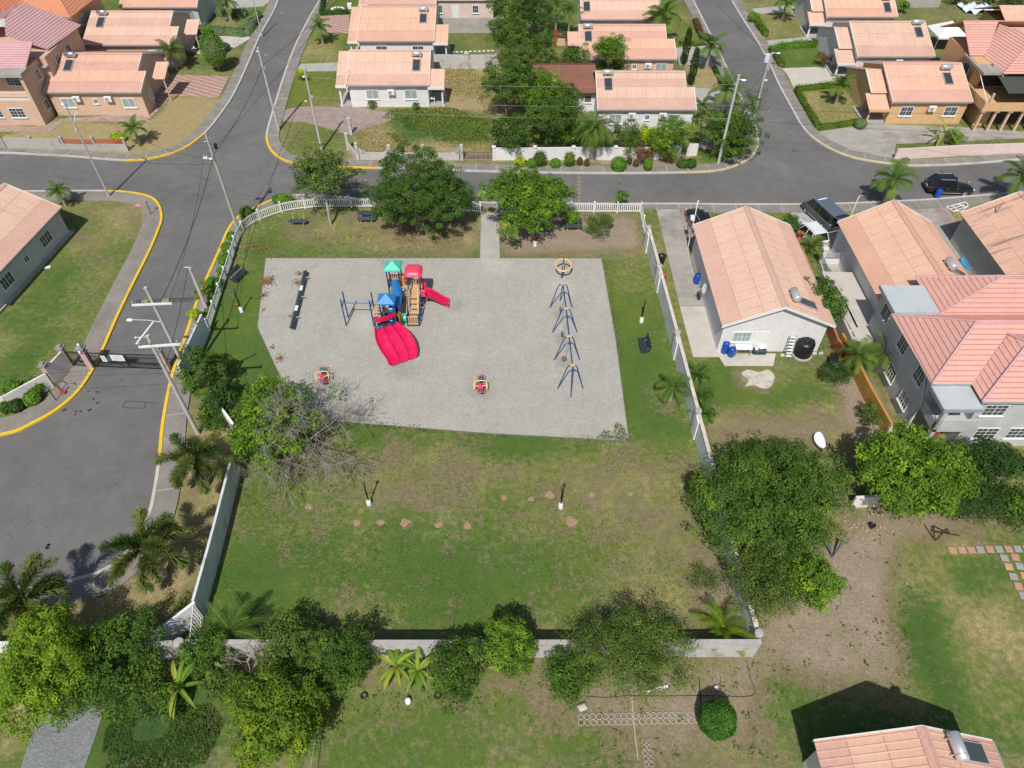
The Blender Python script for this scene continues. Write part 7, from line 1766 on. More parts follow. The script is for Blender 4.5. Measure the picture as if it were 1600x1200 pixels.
lw = wall_thing('boundary_wall', 'grey-white wall on the left side of the playground, curving past the foxtail palms', [(374, 742), (355, 820), (340, 880), (318, 962)], 2.0, .16, 'playwall')
lw2 = wall_thing('boundary_wall', 'white wall end angled away from the playground corner, dappled with shade', [(318, 962), (280, 992), (222, 1035)], 1.8, .16, 'playwall_white')
uw = wall_thing('boundary_wall', 'grey-blue wall panel between the picket fence and the gate planting', [(327, 520), (306, 568), (292, 600)], 2.1, .14, 'playwall')
sw = wall_thing('boundary_wall', 'white-topped leaning wall end beside the half bare tree', [(338, 635), (378, 690)], 1.7, .16, 'playwall_white')
iw = thing('iron_gate', 'small white railed gate at the bottom left wall corner', 'gate', tuple(at(316, 1000)))
b = MB(); g0, g1 = at(317, 968), at(312, 1018)
for z in (.3, 1.75): b.tube([g0 + Vector((0, 0, z)), g1 + Vector((0, 0, z))], .035, 6)
for k in range(9): p = g0.lerp(g1, k / 8); b.box((p.x, p.y, 1.0), (.05, .05, 1.6))
b.build('bar_panel', M['white_paint'], iw, world=True)
def picket(label, px, h=1.05, n=3):
 path = [at(u, v) for u, v in smooth_px(px, n=n)]; root = thing('picket_fence', label, 'fence', tuple(path[0]), 0, 'white picket fence runs')
 d = [0]
 for i in range(1, len(path)): d.append(d[-1] + (path[i] - path[i - 1]).length)
 def pt(s):
  for i in range(1, len(path)):
   if s <= d[i] + 1e-6:
    f = (s - d[i - 1]) / max(1e-6, d[i] - d[i - 1]); return path[i - 1].lerp(path[i], f), (path[i] - path[i - 1]).normalized()
  return path[-1], (path[-1] - path[-2]).normalized()
 b = MB(); L_ = d[-1]; k = 0
 while k * .2 < L_:
  p, t = pt(k * .2); b.box((p.x, p.y, h / 2 + .04), (.085, .03, h - .1), math.atan2(t.y, t.x)); k += 1
 for z in (.16, h - .06):
  for i in range(len(path) - 1):
   a_, c_ = path[i], path[i + 1]; dd = c_ - a_; m_ = (a_ + c_) / 2; b.box((m_.x, m_.y, z), (dd.length + .02, .06, .10), math.atan2(dd.y, dd.x))
 b.build('picket_panel', M['white_paint'], root, world=True)
 m_ = max(1, round(L_ / 2.3))
 for i in range(m_ + 1):
  p, t = pt(L_ * i / m_); b = MB(); b.box((p.x, p.y, .6), (.13, .13, 1.2), math.atan2(t.y, t.x)); b.box((p.x, p.y, 1.23), (.18, .18, .06), math.atan2(t.y, t.x)); b.box((p.x, p.y, 1.29), (.14, .14, .08), taper=.2); b.build('fence_post', M['white_paint'], root, world=True)
picket('white picket fence curving round the playground corner to the large conifer-like tree', [(328, 516), (345, 462), (362, 412), (374, 374), (392, 352), (420, 339), (450, 330), (490, 325), (540, 324), (585, 324)])
picket('white picket fence run behind the large conifer-like tree, ending at the path', [(585, 324), (660, 328), (751, 332)])
picket('white picket fence run from the path to the right corner', [(783, 333), (880, 332), (950, 332), (1000, 332)])
picket('short white picket fence run turning the corner towards the long wall', [(1000, 332), (1004, 352), (1009, 376)])
tw_ = wall_thing('garden_wall', 'grey block wall with capless pillars in front of the tan houses', [(-60, 226), (0, 231), (50, 233), (100, 234), (146, 234), (200, 236)], 1.25, .15, 'concrete', hs=[1.3, 1.3, 1.3, .75, .75], posts=((10, 232), (56, 233), (104, 234), (152, 234), (200, 236)), pmat='concrete', ph=1.5, pw=.22)
b = MB()
for (u0, u1) in ((106, 150), (154, 198)):
 a_, c_ = at(u0, 234), at(u1, 235); m_ = (a_ + c_) / 2
 for k in range(4): b.box((m_.x, m_.y, .82 + k * .13), ((c_ - a_).length, .04, .06), math.atan2(c_.y - a_.y, c_.x - a_.x))
 for k in range(14): p = a_.lerp(c_, (k + .5) / 14); b.box((p.x, p.y, 1.02), (.03, .03, .55))
b.build('railing', M['red_paint'], tw_, world=True)
cl = wall_thing('garden_wall', 'broken cream wall with scooped panels along the empty lot', [(556, 248), (545, 232)], .8, .15, 'old_wall')
def scoop(u0, v0, u1, v1, h0=1.5, hm=.85):
 a_, c_ = at(u0, v0), at(u1, v1); n = 14; vs = []
 t = (c_ - a_).normalized(); s = Vector((-t.y, t.x, 0)) * .075
 for i in range(n + 1):
  x = i / n; e = min(1, min(x, 1 - x) * 4.0); h = h0 + (hm - h0) * (1 - (1 - e) ** 2); p = a_.lerp(c_, x)
  vs += [p - s, p - s + Vector((0, 0, h)), p + s + Vector((0, 0, h)), p + s]
 b = MB(); b.add(vs, [(i * 4 + j, i * 4 + j + 1, i * 4 + 5 + j, i * 4 + 4 + j) for i in range(n) for j in range(3)] + [(0, 1, 2, 3), (n * 4 + 3, n * 4 + 2, n * 4 + 1, n * 4)])
 b.build('scooped_panel', M['old_wall'], cl, world=True)
scoop(563, 249, 609, 250); scoop(611, 250, 661, 250); scoop(663, 250, 718, 250)
for (u, v, h) in ((560, 249, 1.9), (545, 234, 1.9), (610, 250, 1.7), (662, 250, 1.7), (722, 250, 1.75)):
 p = at(u, v); b = MB(); b.box((p.x, p.y, h / 2), (.3, .3, h)); b.box((p.x, p.y, h + .04), (.36, .36, .08)); b.build('pillar', M['old_wall'], cl, world=True)
lp = thing('gate_pillar', 'lone cream gate pillar at the worn pink drive', 'pillar', tuple(at(549, 210))); b = MB(); b.box((0, 0, .95), (.32, .32, 1.9)); b.box((0, 0, 1.94), (.4, .4, .1)); b.build('shaft', M['old_wall'], lp)
rg = thing('field_gate', 'rusty low bar gate at the right end of the broken wall', 'gate', tuple(at(747, 248)))
b = MB(); a_, c_ = at(725, 249), at(770, 249)
for z in (.25, .55, .85): b.tube([a_ + Vector((0, 0, z)), c_ + Vector((0, 0, z))], .035, 6)
for k in range(7): p = a_.lerp(c_, k / 6); b.tube([p + Vector((0, 0, .2)), p + Vector((0, 0, .9))], .02, 5)
b.build('bar_panel', M['brown_steel'], rg, world=True)
wall_thing('garden_wall', 'white rendered wall behind the clipped ball bushes', [(772, 250), (815, 250), (905, 249), (1000, 250), (1062, 246)], 1.45, .16, 'white_wall', posts=((772, 250), (835, 250), (895, 250), (960, 250)), ph=1.55, pw=.3)
wall_thing('garden_wall', 'short white wall piece at the end of the row, by the lawn', [(1072, 243), (1088, 243)], 1.4, .16, 'white_wall')
wall_thing('garden_wall', 'long pink wall along the street at the right edge', [(1396, 249), (1500, 243), (1600, 240), (1720, 236)], 1.25, .18, 'pink_wall')
wall_thing('garden_wall', 'stained cream wall behind the first white house with one capped pillar', [(672, 106), (730, 107), (795, 106)], 1.75, .16, 'old_wall', posts=((730, 107),), ph=1.95, pw=.5)
wall_thing('garden_wall', 'bare grey block wall below the pink building', [(676, 52), (725, 51), (795, 51)], 2.0, .16, 'concrete')
wall_thing('garden_wall', 'small concrete block enclosure wall at the top right', [(1410, 12), (1466, 11), (1474, -12)], 1.6, .16, 'concrete')
rpil = wall_thing('garden_wall', 'low peach wall with a red pillar beside the wooded lot', [(862, 71), (895, 71)], .9, .16, 'peach_wall'); p = at(867, 72); b = MB(); b.box((p.x, p.y, 1.0), (.4, .4, 2.0)); b.box((p.x, p.y, 2.05), (.5, .5, .1)); b.build('pillar', M['red_paint'], rpil, world=True)
wall_thing('garden_wall', 'ochre rendered garden wall running beside the grey house', [(1308, 540), (1330, 580), (1350, 622), (1382, 680)], 1.4, .18, 'ochre_wall')
tr_ = thing('terrace_wall', 'white terrace parapet with square pillars and railings, beside the middle gable', 'wall', tuple(at(1320, 430)))
def tpil(u, v, z0=.12, h=1.5):
 p = at(u, v); b = MB(); b.box((p.x, p.y, z0 + h / 2), (.34, .34, h)); b.box((p.x, p.y, z0 + h + .06), (.46, .46, .14)); b.build('pillar', M['white_wall'], tr_, world=True)
for (u, v) in ((1281, 412), (1311, 413), (1341, 413)): tpil(u, v)
b = MB()
for (u0, v0, u1, v1) in ((1283, 412, 1309, 413), (1313, 413, 1339, 413), (1279, 414, 1290, 445), (1300, 470, 1322, 520)):
 a_, c_ = at(u0, v0), at(u1, v1); m_ = (a_ + c_) / 2; ang = math.atan2(c_.y - a_.y, c_.x - a_.x); l_ = (c_ - a_).length
 b.box((m_.x, m_.y, .3), (l_, .16, .5), ang)
 for k in range(5): b.box((m_.x, m_.y, .65 + k * .15), (l_, .04, .05), ang, 1)
b.build('railing', [M['white_wall'], M['galv']], tr_, world=True)
bk = thing('outbuilding', 'unfinished white concrete block room with rubble on its open top', 'building', tuple(at(1335, 510)))
b = MB(); a_ = at(1305, 475, 1.6); c_ = at(1352, 522, 1.6)
wbox(b, a_.x, a_.x + .18, c_.y - .6, a_.y + .6, 0, 1.7); wbox(b, a_.x + .18, c_.x, c_.y - .6, c_.y - .42, 0, 1.7); wbox(b, a_.x + .18, c_.x, c_.y - .42, c_.y + .9, 0, 1.25); wbox(b, a_.x + .9, a_.x + 1.06, c_.y + .9, a_.y + .6, 0, 1.5)
b.build('wall', M['pale_concrete'], bk, world=True)
rk = random.Random(6)
b = MB()
for i in range(9):
 p = Vector((a_.x + rk.uniform(.4, 1.5), c_.y + rk.uniform(-.1, .9), 1.33)); b.box(p, (rk.uniform(.2, .5), rk.uniform(.15, .35), rk.uniform(.1, .22)), rk.uniform(0, 3), bev=.03)
tag(b.build('rubble', M['tent_white']), 'white rubble heaped on the open top of the unfinished block room', kind='stuff')
gl = thing('gate_wall', 'pale flank wall with pink pillars left of the black gate', 'wall', tuple(at(110, 590)))
b = MB()
def flank(u0, v0, u1, v1, h):
 a_, c_ = at(u0, v0), at(u1, v1); d = c_ - a_; m_ = (a_ + c_) / 2; b.box((m_.x, m_.y, h / 2), (d.length, .16, h), math.atan2(d.y, d.x))
flank(112, 576, 88, 602, 1.9); flank(85, 604, 20, 640, 1.5); flank(20, 640, -60, 660, 1.5)
b.build('panel', M['pale_wall'], gl, world=True)
M['pillar_cap'] = flat('pillar_cap', (.26, .245, .225), .9, .2, 3)
for (u, v, w_) in ((113, 573, .36), (87, 600, .36)):
 p = at(u, v); b = MB(); b.box((p.x, p.y, 1.05), (w_, w_, 2.1)); b.build('pillar', M['pillar_pink'], gl, world=True)
 b = MB(); b.box((p.x, p.y, 2.16), (w_ + .22, w_ + .22, .12)); b.box((p.x, p.y, 2.3), (w_ + .05, w_ + .05, .16), taper=.75); b.build('pillar_cap', M['pillar_cap'], gl, world=True)
for (u, v, lb_) in ((145, 575, 'tall pink gate pillar with a white lamp, left of the black gate'), (263, 577, 'pink gate pillar at the right end of the black gate, half hidden by leaves')):
 p = at(u, v); t = thing('gate_pillar', lb_, 'pillar', tuple(p)); b = MB(); b.box((0, 0, 1.1), (.42, .42, 2.2)); b.build('shaft', M['pillar_pink'], t)
 b = MB(); b.box((0, 0, 2.26), (.64, .64, .12)); b.box((0, 0, 2.4), (.46, .46, .18), taper=.75); b.build('cap', M['pillar_cap'], t)
 if u < 200: b = MB(); b.box((.02, -.3, 2.1), (.18, .2, .22), bev=.04); b.ball((0, 0, 2.58), .12, .12, .12, 10); b.build('lamp', M['white_paint'], t)
def leaf_gate(name, label, u0, v0, u1, v1, signs=(), h=1.55):
 a_, c_ = at(u0, v0), at(u1, v1); d = c_ - a_; l_ = d.length; t = thing(name, label, 'gate', tuple(a_), math.atan2(d.y, d.x), 'black metal gate leaves across the road')
 b = MB()
 for x in (0.03, l_ - .03): b.box((x, 0, .1 + h / 2), (.07, .06, h))
 for z in (.14, .72, h + .08): b.box((l_ / 2, 0, z), (l_, .05, .06))
 b.tube([(0, 0, .15), (l_ * .5, 0, .7), (l_, 0, .15)], .025, 5); b.build('frame', M['black_metal'], t)
 b = MB(); k = 0
 while .12 * k < l_ - .1: b.box((.06 + .12 * k, 0, .1 + h / 2), (.018, .018, h)); k += 1
 b.build('bars', M['black_metal'], t)
 for (x, z, w_, h_) in signs:
  b = MB(); b.box((x, -.07, z), (w_, .03, h_)); s_ = b.build('sign', M['white_paint'], t)
  b = MB()
  for q_ in range(4): b.box((x, -.087, z + h_ * (.28 - .18 * q_)), (w_ * (.7 - .12 * (q_ % 2)), .004, h_ * .05))
  b.build('sign_text', M['grey_trim'], s_)
 return t
leaf_gate('road_gate', 'black gate leaf carrying two white notices, left half of the road gate', 150, 574, 205, 576, ((1.15, 1.1, .38, .62), (2.3, 1.25, 1.05, .62)))
leaf_gate('road_gate', 'black gate leaf without notices, right half of the road gate', 207, 576, 258, 578)
leaf_gate('pedestrian_gate', 'narrow black pedestrian gate between two pink pillars', 116, 572, 139, 574)
hb = thing('street_handcart', 'dark bent metal barrier with a red-brown post beside the curved yellow kerb', 'barrier', tuple(at(95, 615)))
b = MB(); p = at(97, 613); b.tube([p, p + Vector((-.1, .05, 1.0)), p + Vector((.5, .2, 1.05)), p + Vector((.75, .1, .9))], .04, 6); b.build('bent_tube', M['black_metal'], hb, world=True)
b = MB(); p = at(100, 616); b.tube([p, p + Vector((0, 0, 1.1))], .05, 6); b.box(p + Vector((.05, 0, .15)), (.35, .25, .3)); b.build('post', M['red_paint'], hb, world=True)
t = thing('bollard', 'thin dark post standing on the curved pavement', 'post', tuple(at(89, 627))); b = MB(); b.tube([(0, 0, 0), (0, 0, 1.2)], .035, 6); b.lathe([(.09, 0), (.09, .04), (.03, .08)], (0, 0, 0), 8); b.build('shaft', M['black_metal'], t)
# ---- utility poles ---------------------------------------------------------------------------------
def pole(label, u, v, vt, r=.15, mat='pole_concrete', name='utility_pole', cross=(), lampd=None, fit=None, group='street poles'):
 p = at(u, v); h = top_of(u, v, vt); t = thing(name, label, 'pole', tuple(p), 0, group)
 b = MB(); b.tube([(0, 0, -.1), (0, 0, h * .5), (0, 0, h)], [r, r * .85, r * .68], 10); b.box((0, 0, h + .02), (r * 1.5, r * 1.5, .05)); b.build('shaft', M[mat], t)
 for (z, l_, ang, off_) in cross:
  b = MB(); b.box((math.cos(ang) * off_, math.sin(ang) * off_ - .16, z), (l_, .12, .13), ang); b.build('cross_arm', M['white_paint'], t)
  for k in (-.46, -.2, .44):
   b = MB(); x, y = math.cos(ang) * (off_ + k * l_), math.sin(ang) * (off_ + k * l_) - .16; b.lathe([(.03, .06), (.03, .2), (.07, .22), (.05, .28), (.07, .31), (.03, .36)], (x, y, z), 8); b.build('insulator', M['galv'], t)
 if lampd:
  z, dx, dy = lampd; b = MB(); b.tube([(0, 0, z), (dx * .5, dy * .5, z + .12), (dx, dy, z + .1)], .035, 6); b.build('lamp_arm', M['galv'], t)
  b = MB(); l_ = math.hypot(dx, dy); b.ball((dx * 1.14, dy * 1.14, z + .06), .26, .15, .1, 10); b.build('lamp_head', M['tent_white'], t)
 if fit:
  for (z, dx, dy, sx, sy, sz, m_) in fit:
   b = MB(); b.box((dx, dy, z), (sx, sy, sz), bev=.03); b.build('fitting', M[m_], t)
 return t, p, h
pole('slim grey steel lamp pole on the corner before the tan houses', 171, 308, 162, .11, 'galv', 'lamp_pole', lampd=(9.7, -.25, .25))
P1, p1, h1 = pole('weathered wooden pole with a transformer box at the curved fence corner', 373, 362, 208, .15, 'pole_wood', fit=[(8.0, -.6, -.25, .42, .2, .2, 'galv'), (9.5, -.1, -.1, .5, .08, .08, 'pole_wood'), (8.8, .35, .4, .22, .22, .55, 'black_metal')], cross=[(7.9, .8, 0, -.35)])
P2, p2, h2 = pole('wooden pole at the corner of the upper left street', 436, 204, 75, .14, 'pole_concrete', fit=[(9.0, -.12, -.05, .3, .1, .1, 'galv'), (7.2, .16, 0, .1, .1, .3, 'galv')])
P3, p3, h3 = pole('concrete pole with a small lamp in front of the worn pink drive', 503, 236, 108, .14, 'pole_concrete', fit=[(8.4, -.22, -.1, .24, .18, .14, 'tent_white'), (6.2, .2, 0, .14, .14, .3, 'galv'), (5.8, -.55, -.1, .2, .2, .12, 'tent_white')])
P4, p4, h4 = pole('thick white concrete pole beside the dark junction tree', 1122, 256, 118, .17, 'pole_concrete', lampd=(9.2, .5, -.1))
P5, p5, h5 = pole('grey pole with a blue-white transformer can by the upper right street', 1178, 182, 84, .13, 'pole_concrete', fit=[(6.9, -.32, -.05, .42, .42, .9, 'blue_cloth'), (5.6, .2, 0, .15, .15, .3, 'galv'), (4.4, .25, -.1, .3, .1, .2, 'tent_white')])
P6, p6, h6 = pole('farther pole by the black gate, with a white cross arm and a street lamp arm', 296, 590, 450, .15, 'pole_concrete', cross=[(top_of(296, 590, 450) - 1.35, 2.75, R(4), -.0)], lampd=(top_of(296, 590, 450) - 3.2, -2.1, .15))
P7, p7, h7 = pole('nearer pole by the black gate, with a white cross arm and a slanted brace', 310, 678, 525, .16, 'pole_concrete', cross=[(top_of(310, 678, 525) - .75, 2.6, R(6), .55)])
b = MB(); b.tube([(-.9, -.1, h7 - .6), (.75, .1, h7 + 2.0 - .9)], .06, 6); b.build('slanted_brace', M['white_paint'], P7)
b = MB(); b.tube([(0, 0, h7 - .1), (-.75, 0, h7 - .12)], .035, 6); b.ball((-.78, 0, h7 - .12), .09, .09, .06, 8); b.build('top_bracket', M['galv'], P7)
P8, p8, h8 = pole('short grey pole ending in bare metal brackets at the fence end', 322, 480, 420, .17, 'pole_concrete', fit=[(4.35, -.15, 0, .5, .06, .06, 'galv')])
P9, p9, h9 = pole('thin lamp pole at the edge of the upper left street', 410, 58, -20, .09, 'galv')
P10, p10, h10 = pole('pale pole with a lamp arm at the hedged corner of the upper right street', 1200, 108, 82, .10, 'pole_concrete', lampd=(top_of(1200, 108, 82) - .15, .7, 0))
bm = thing('brace_beam', 'white steel strut leaning between the two poles by the gate', 'strut', tuple(at(262, 585))) if False else None
def wire(label, a_, c_, sag=.5, r=.016, m_='wire'):
 a_, c_ = Vector(a_), Vector(c_); b = MB(); n = 16
 b.tube([a_.lerp(c_, i / n) - Vector((0, 0, 4 * sag * (i / n) * (1 - i / n))) for i in range(n + 1)], r, 4)
 o = b.build('overhead_wire', M[m_]); return tag(o, label, 'wire', 'overhead wires')
tip = lambda p, h, dx=0, dy=0, dz=0: (p.x + dx, p.y + dy, h + dz)
far_l = (-16, 128, 8.6)
wire('black overhead cable, thicker of the pair from the fence corner pole up the street', tip(p1, 8.2, .1), tip(p2, 7.4, .0), .5, .03)
wire('black overhead cable from the corner pole to beyond the top of the photo', tip(p2, 7.5), (-17, 125, 7.5), .8, .024)
wire('thin overhead wire, thinner of the pair from the fence corner pole up the street', tip(p1, 8.0, -.7, -.25), (-19.5, 125, 8.0), 1.2, .018)
wire('black overhead cable from the fence corner pole down to the poles by the gate', tip(p1, 8.0), tip(p6, h6 - 1.5, .4), .6, .028)
wire('thin overhead wire from the fence corner pole to the gate cross arm, above the road', tip(p1, 7.9, -.9), tip(p6, h6 - 1.2, 1.2), .7, .016)
wire('black overhead cable linking the short pole and the nearer gate pole', tip(p8, 4.4, -.1), tip(p7, h7 - 3.0), .3, .02)
wire('thin wire crossing the gate road, upper of two', tip(p7, h7 - 1.2, -.5), (-60, 33, 7.5), .7, .014)
wire('thin wire crossing the gate road, lower of two', tip(p7, h7 - 2.6), (-60, 31.5, 6.6), .7, .014)
wire('looping wire from the transformer box towards the slim lamp pole', tip(p1, 7.9, -.8), (-42.5, 70, 5.5), .9, .016)
wire('straight wire from the fence corner pole towards the tan houses', tip(p1, 7.2), (-60, 66, 6.0), .9, .014)
wire('pale wire in front of the empty lot, highest of three', tip(p3, 8.3), tip(p4, 8.8), .6, .012, 'pale_wire')
wire('pale wire in front of the empty lot, middle of three', tip(p3, 6.2), tip(p4, 6.6), .5, .012, 'pale_wire')
wire('pale wire in front of the empty lot, lowest of three', tip(p3, 5.0), tip(p4, 5.2), .5, .012, 'pale_wire')
wire('black cable between the white pole and the transformer can pole', tip(p4, 6.0), tip(p5, 5.6), .4, .016)
wire('dark wire crossing the right junction towards the pink wall', tip(p4, 6.4), (75, 71, 6.5), .9, .014)
wire('dark wire crossing the right junction, lower of two towards the right edge', tip(p4, 5.2), (75, 67, 5.4), .9, .014)
wire('black cable up the upper right street from the transformer can pole', tip(p5, 7.2), (22, 128, 8), 1.0, .02)
wire('service wire from the corner pole to the first white house', tip(p3, 7.6), (-19, 86.5, 3.4), .4, .014)
# ---- vehicles ----------------------------------------------------------------------------------------
def loft(b, secs, mi=0, smooth=True):
 """skin through closed cross sections (each a list of points)"""
 n = len(secs[0]); vs = [p for s in secs for p in s]
 b.add(vs, [(i * n + j, i * n + (j + 1) % n, (i + 1) * n + (j + 1) % n, (i + 1) * n + j) for i in range(len(secs) - 1) for j in range(n)], mi, smooth)
 b.add(secs[0], [tuple(range(n - 1, -1, -1))], mi); b.add(secs[-1], [tuple(range(n))], mi)
def car(name, label, loc, rz, kind='suv', paint='car_black', roofp=None, cat='car', hatch=False, group=None):
 t = thing(name, label, cat, tuple(loc), rz, group)
 van = kind == 'van'; L_, Wd, H = (4.75, 1.74, 1.98) if van else (4.6, 1.86, 1.66)
 hb = .95 if not van else 1.08
 def sec(x, w, z0, z1, ins=.0):
  h = w / 2; r = min(.12, (z1 - z0) * .3)
  return [(x, -h + .04, z0), (x, -h, z0 + r), (x, -h - .0 + ins * .3, z1 - r), (x, -h + .10 + ins, z1), (x, 0, z1 + .03), (x, h - .10 - ins, z1), (x, h - ins * .3, z1 - r), (x, h, z0 + r), (x, h - .04, z0)]
 b = MB(); f = L_ / 2
 if van: prof = [(-f, .9, .42, .85), (-f + .08, .98, .32, hb), (-f + .9, 1, .26, hb), (f - 1.1, 1, .26, hb), (f - .55, .99, .28, .98), (f - .12, .93, .34, .82), (f, .82, .45, .7)]
 else: prof = [(-f, .84, .48, .80), (-f + .1, .94, .36, .96), (-f + .9, 1, .28, 1.0), (-.2, 1, .26, .97), (f - 1.35, 1, .28, .95), (f - .55, .97, .30, .86), (f - .12, .90, .36, .76), (f, .76, .46, .66)]
 loft(b, [sec(x, Wd * k, z0, z1) for x, k, z0, z1 in prof]); b.build('body', M[paint], t)
 gl_ = [(-f + .12, .80, 1.02), (-f + .35, .84, 1.0), (f - 1.0, .84, 1.0), (f - .62, .78, .98)] if van else [(-f + .18, .80, .93), (-f + .5, .86, .97), (f - 1.9, .86, .96), (f - 1.25, .80, .92)]
 tp = [(-f + .2, .80), (-f + .4, .84), (f - 1.75, .84), (f - 1.35, .78)] if van else [(-f + .62, .70), (-f + .85, .74), (f - 2.35, .74), (f - 2.15, .68)]
 b = MB(); vs = []
 for (x, k, z), (x2, k2) in zip(gl_, tp):
  w0, w1 = Wd * (k + .08) / 2, Wd * k2 / 2; zt = H - .08
  vs.append([(x, -w0, z - .06), (x2, -w1, zt), (x2, w1, zt), (x, w0, z - .06)])
 for i in range(3):
  a_, c_ = vs[i], vs[i + 1]
  for j in range(3): b.quad(a_[j], a_[j + 1], c_[j + 1], c_[j])
 b.quad(*vs[0]); b.quad(*vs[-1][::-1]); b.build('windows', M['car_glass'], t)
 b = MB(); x0, x1 = tp[0][0] - .04, tp[-1][0] + .02; w1 = Wd * .36 if not van else Wd * .42
 b.box(((x0 + x1) / 2, 0, H - .05), (x1 - x0, w1 * 2 + .04, .09), bev=.04)
 if van:
  b.box(((x0 + x1) / 2 + 1.2, 0, H - .002), (.14, 1.0, .02), 0, 1)
 else:
  for s in (-1, 1): b.tube([(x0 + .3, s * w1 * .92, H + .03), (x1 - .2, s * w1 * .92, H + .03)], .022, 6, 1)
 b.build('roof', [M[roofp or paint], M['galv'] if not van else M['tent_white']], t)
 b = MB()
 for s in (-1, 1):
  for k, (ga, ta) in enumerate(((0, 0), (1, 1), (2, 2), (3, 3))):
   x, kk, z = gl_[ga]; x2, k2 = tp[ta]; b.tube([(x, s * Wd * (kk + .085) / 2, z - .04), (x2, s * (Wd * k2 / 2 + .012), H - .08)], .035 if k in (0, 3) else .045, 5)
  xm = (gl_[1][0] + gl_[2][0]) / 2; b.tube([(xm, s * Wd * .472, 1.0), (xm, s * (Wd * tp[1][1] / 2 + .01), H - .08)], .04, 5)
  if van: b.tube([(xm + .9, s * Wd * .47, 1.0), (xm + .8, s * (Wd * tp[1][1] / 2 + .01), H - .08)], .04, 5)
 b.build('pillars', M[paint], t)
 for s in (-1, 1):
  for x in (-L_ * .29, L_ * .30):
   b = MB(); m3 = Matrix(((1, 0, 0), (0, 0, 1), (0, -1, 0)))
   b.lathe([(.02, -.11), (.30, -.11), (.335, -.08), (.335, .08), (.30, .11), (.02, .11)], (x, s * (Wd / 2 - .1), .335), 18, mat=m3); w_ = b.build('wheel', M['rubber'], t)
   b = MB(); b.lathe([(.02, 0), (.2, .0), (.22, .03), (.02, .05)] if False else [(.21, -.118), (.21, .118)], (x, s * (Wd / 2 - .1), .335), 14, mat=m3)
   for k in range(5): a = k * 1.2566; b.box((x + .11 * math.cos(a), s * (Wd / 2 + .022), .335 + .11 * math.sin(a)), (.2, .012, .05), ry=-a)
   b.build('rim', M['steel'], w_)
  b = MB(); b.box((gl_[-1][0] - .1 if not van else gl_[-1][0] - .05, s * (Wd / 2 + .09), 1.02), (.16, .18, .13), bev=.03); b.build('mirror', M[paint], t)
  b = MB(); b.box((f - .16, s * Wd * .36, .70), (.2, .32, .14), R(-12 * s), bev=.03); b.build('headlight', M['clear_light'], t)
  if not hatch: b = MB(); b.box((-f + .07, s * Wd * .39, .86), (.12, .26, .16), bev=.03); b.build('tail_light', M['red_light'], t)
  b = MB()
  for x in (-.55, .45): b.box((x, s * (Wd / 2 + .005), .84), (.16, .03, .03))
  b.build('door_handle', M['steel'], t)
  b = MB(); b.box((0, s * (Wd / 2 - .005), .36), (L_ * .42, .03, .05)); b.build('side_sill', M['galv'], t)
 b = MB(); b.box((-f + .02, 0, .52), (.10, Wd * .72, .16), bev=.03); b.box((f - .03, 0, .46), (.10, Wd * .62, .14), bev=.03); b.build('bumper', M[paint], t)
 b = MB(); b.box((-f - .01, 0, .70), (.02, .5, .12)); b.build('number_plate', M['tent_white'], t)
 if hatch:
  b = MB(); b.box((-f + .0, 0, 1.0), (.04, Wd * .8, 1.0)); b.build('open_boot', M['opening_shade'], t)
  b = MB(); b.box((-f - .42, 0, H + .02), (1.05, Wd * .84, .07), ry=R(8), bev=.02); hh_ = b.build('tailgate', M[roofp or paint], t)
  b = MB(); b.box((-f - .18, 0, H + .055), (.4, Wd * .72, .02), ry=R(8)); b.build('tailgate_window', M['car_glass'], hh_)
  b = MB(); b.box((-f - .85, 0, H + .10), (.12, .42, .03), ry=R(8)); b.build('number_plate', M['green_plastic'], hh_)
 return t
rzv = lambda a_, c_: math.atan2(at(*c_).y - at(*a_).y, at(*c_).x - at(*a_).x)
car('parked_car', 'black sport utility car parked on the street at the right', at(1479, 299), R(-4), 'suv', 'car_black')
car('parked_car', 'black sport utility car parked nose out beside the white gable', at(1092, 356), R(97), 'suv', 'car_black')
car('parked_car', 'dark grey car under the egg shaped conifer', at(334, 78), R(-14), 'suv', 'car_grey')
car('parked_van', 'grey van with its tailgate lifted open on the drive', at(1281, 343), rzv((1297, 352), (1267, 324)), 'van', 'van_grey', 'van_sky_tint', 'van', True)
car('parked_car', 'white car half hidden behind a palm clump', at(1259, 371), rzv((1297, 352), (1267, 324)), 'suv', 'car_white')
# ---- small things ----------------------------------------------------------------------------------
def barrel(label, u, v, h=.95, r=.3, mat='blue_barrel', group='blue plastic barrels'):
 t = thing('barrel', label, 'barrel', tuple(at(u, v)), 0, group); b = MB()
 b.lathe([(r * .9, 0), (r, .06), (r, h * .3), (r * 1.05, h * .33), (r, h * .36), (r, h * .62), (r * 1.05, h * .65), (r, h * .68), (r, h - .08), (r * .9, h)], (0, 0, 0), 16); b.build('drum', M[mat], t)
 b = MB(); b.lathe([(r * .86, h), (r * .86, h + .015), (.01, h + .02)], (0, 0, 0), 16); b.build('lid', M[mat], t); return t
barrel('blue barrel at the street edge in front of the parked black car', 1463, 309)
barrel('blue barrel standing against the side wall of the white gable', 1088, 442)
barrel('taller blue barrel at the back corner of the white gable', 1131, 551, 1.15, .27)
barrel('lower blue barrel beside the taller one at the back of the white gable', 1141, 556, .85, .27)
wt = thing('water_tank', 'big black plastic water tank behind the white gable', 'water tank', tuple(at(1252, 554)))
b = MB(); b.lathe([(.68, .1), (.72, .16), (.72, .5), (.70, .53), (.72, .56), (.72, .95), (.70, .98), (.72, 1.01), (.72, 1.35), (.66, 1.5), (.35, 1.62), (.33, 1.62)], (0, 0, 0), 22); b.build('tank', M['black_plastic'], wt)
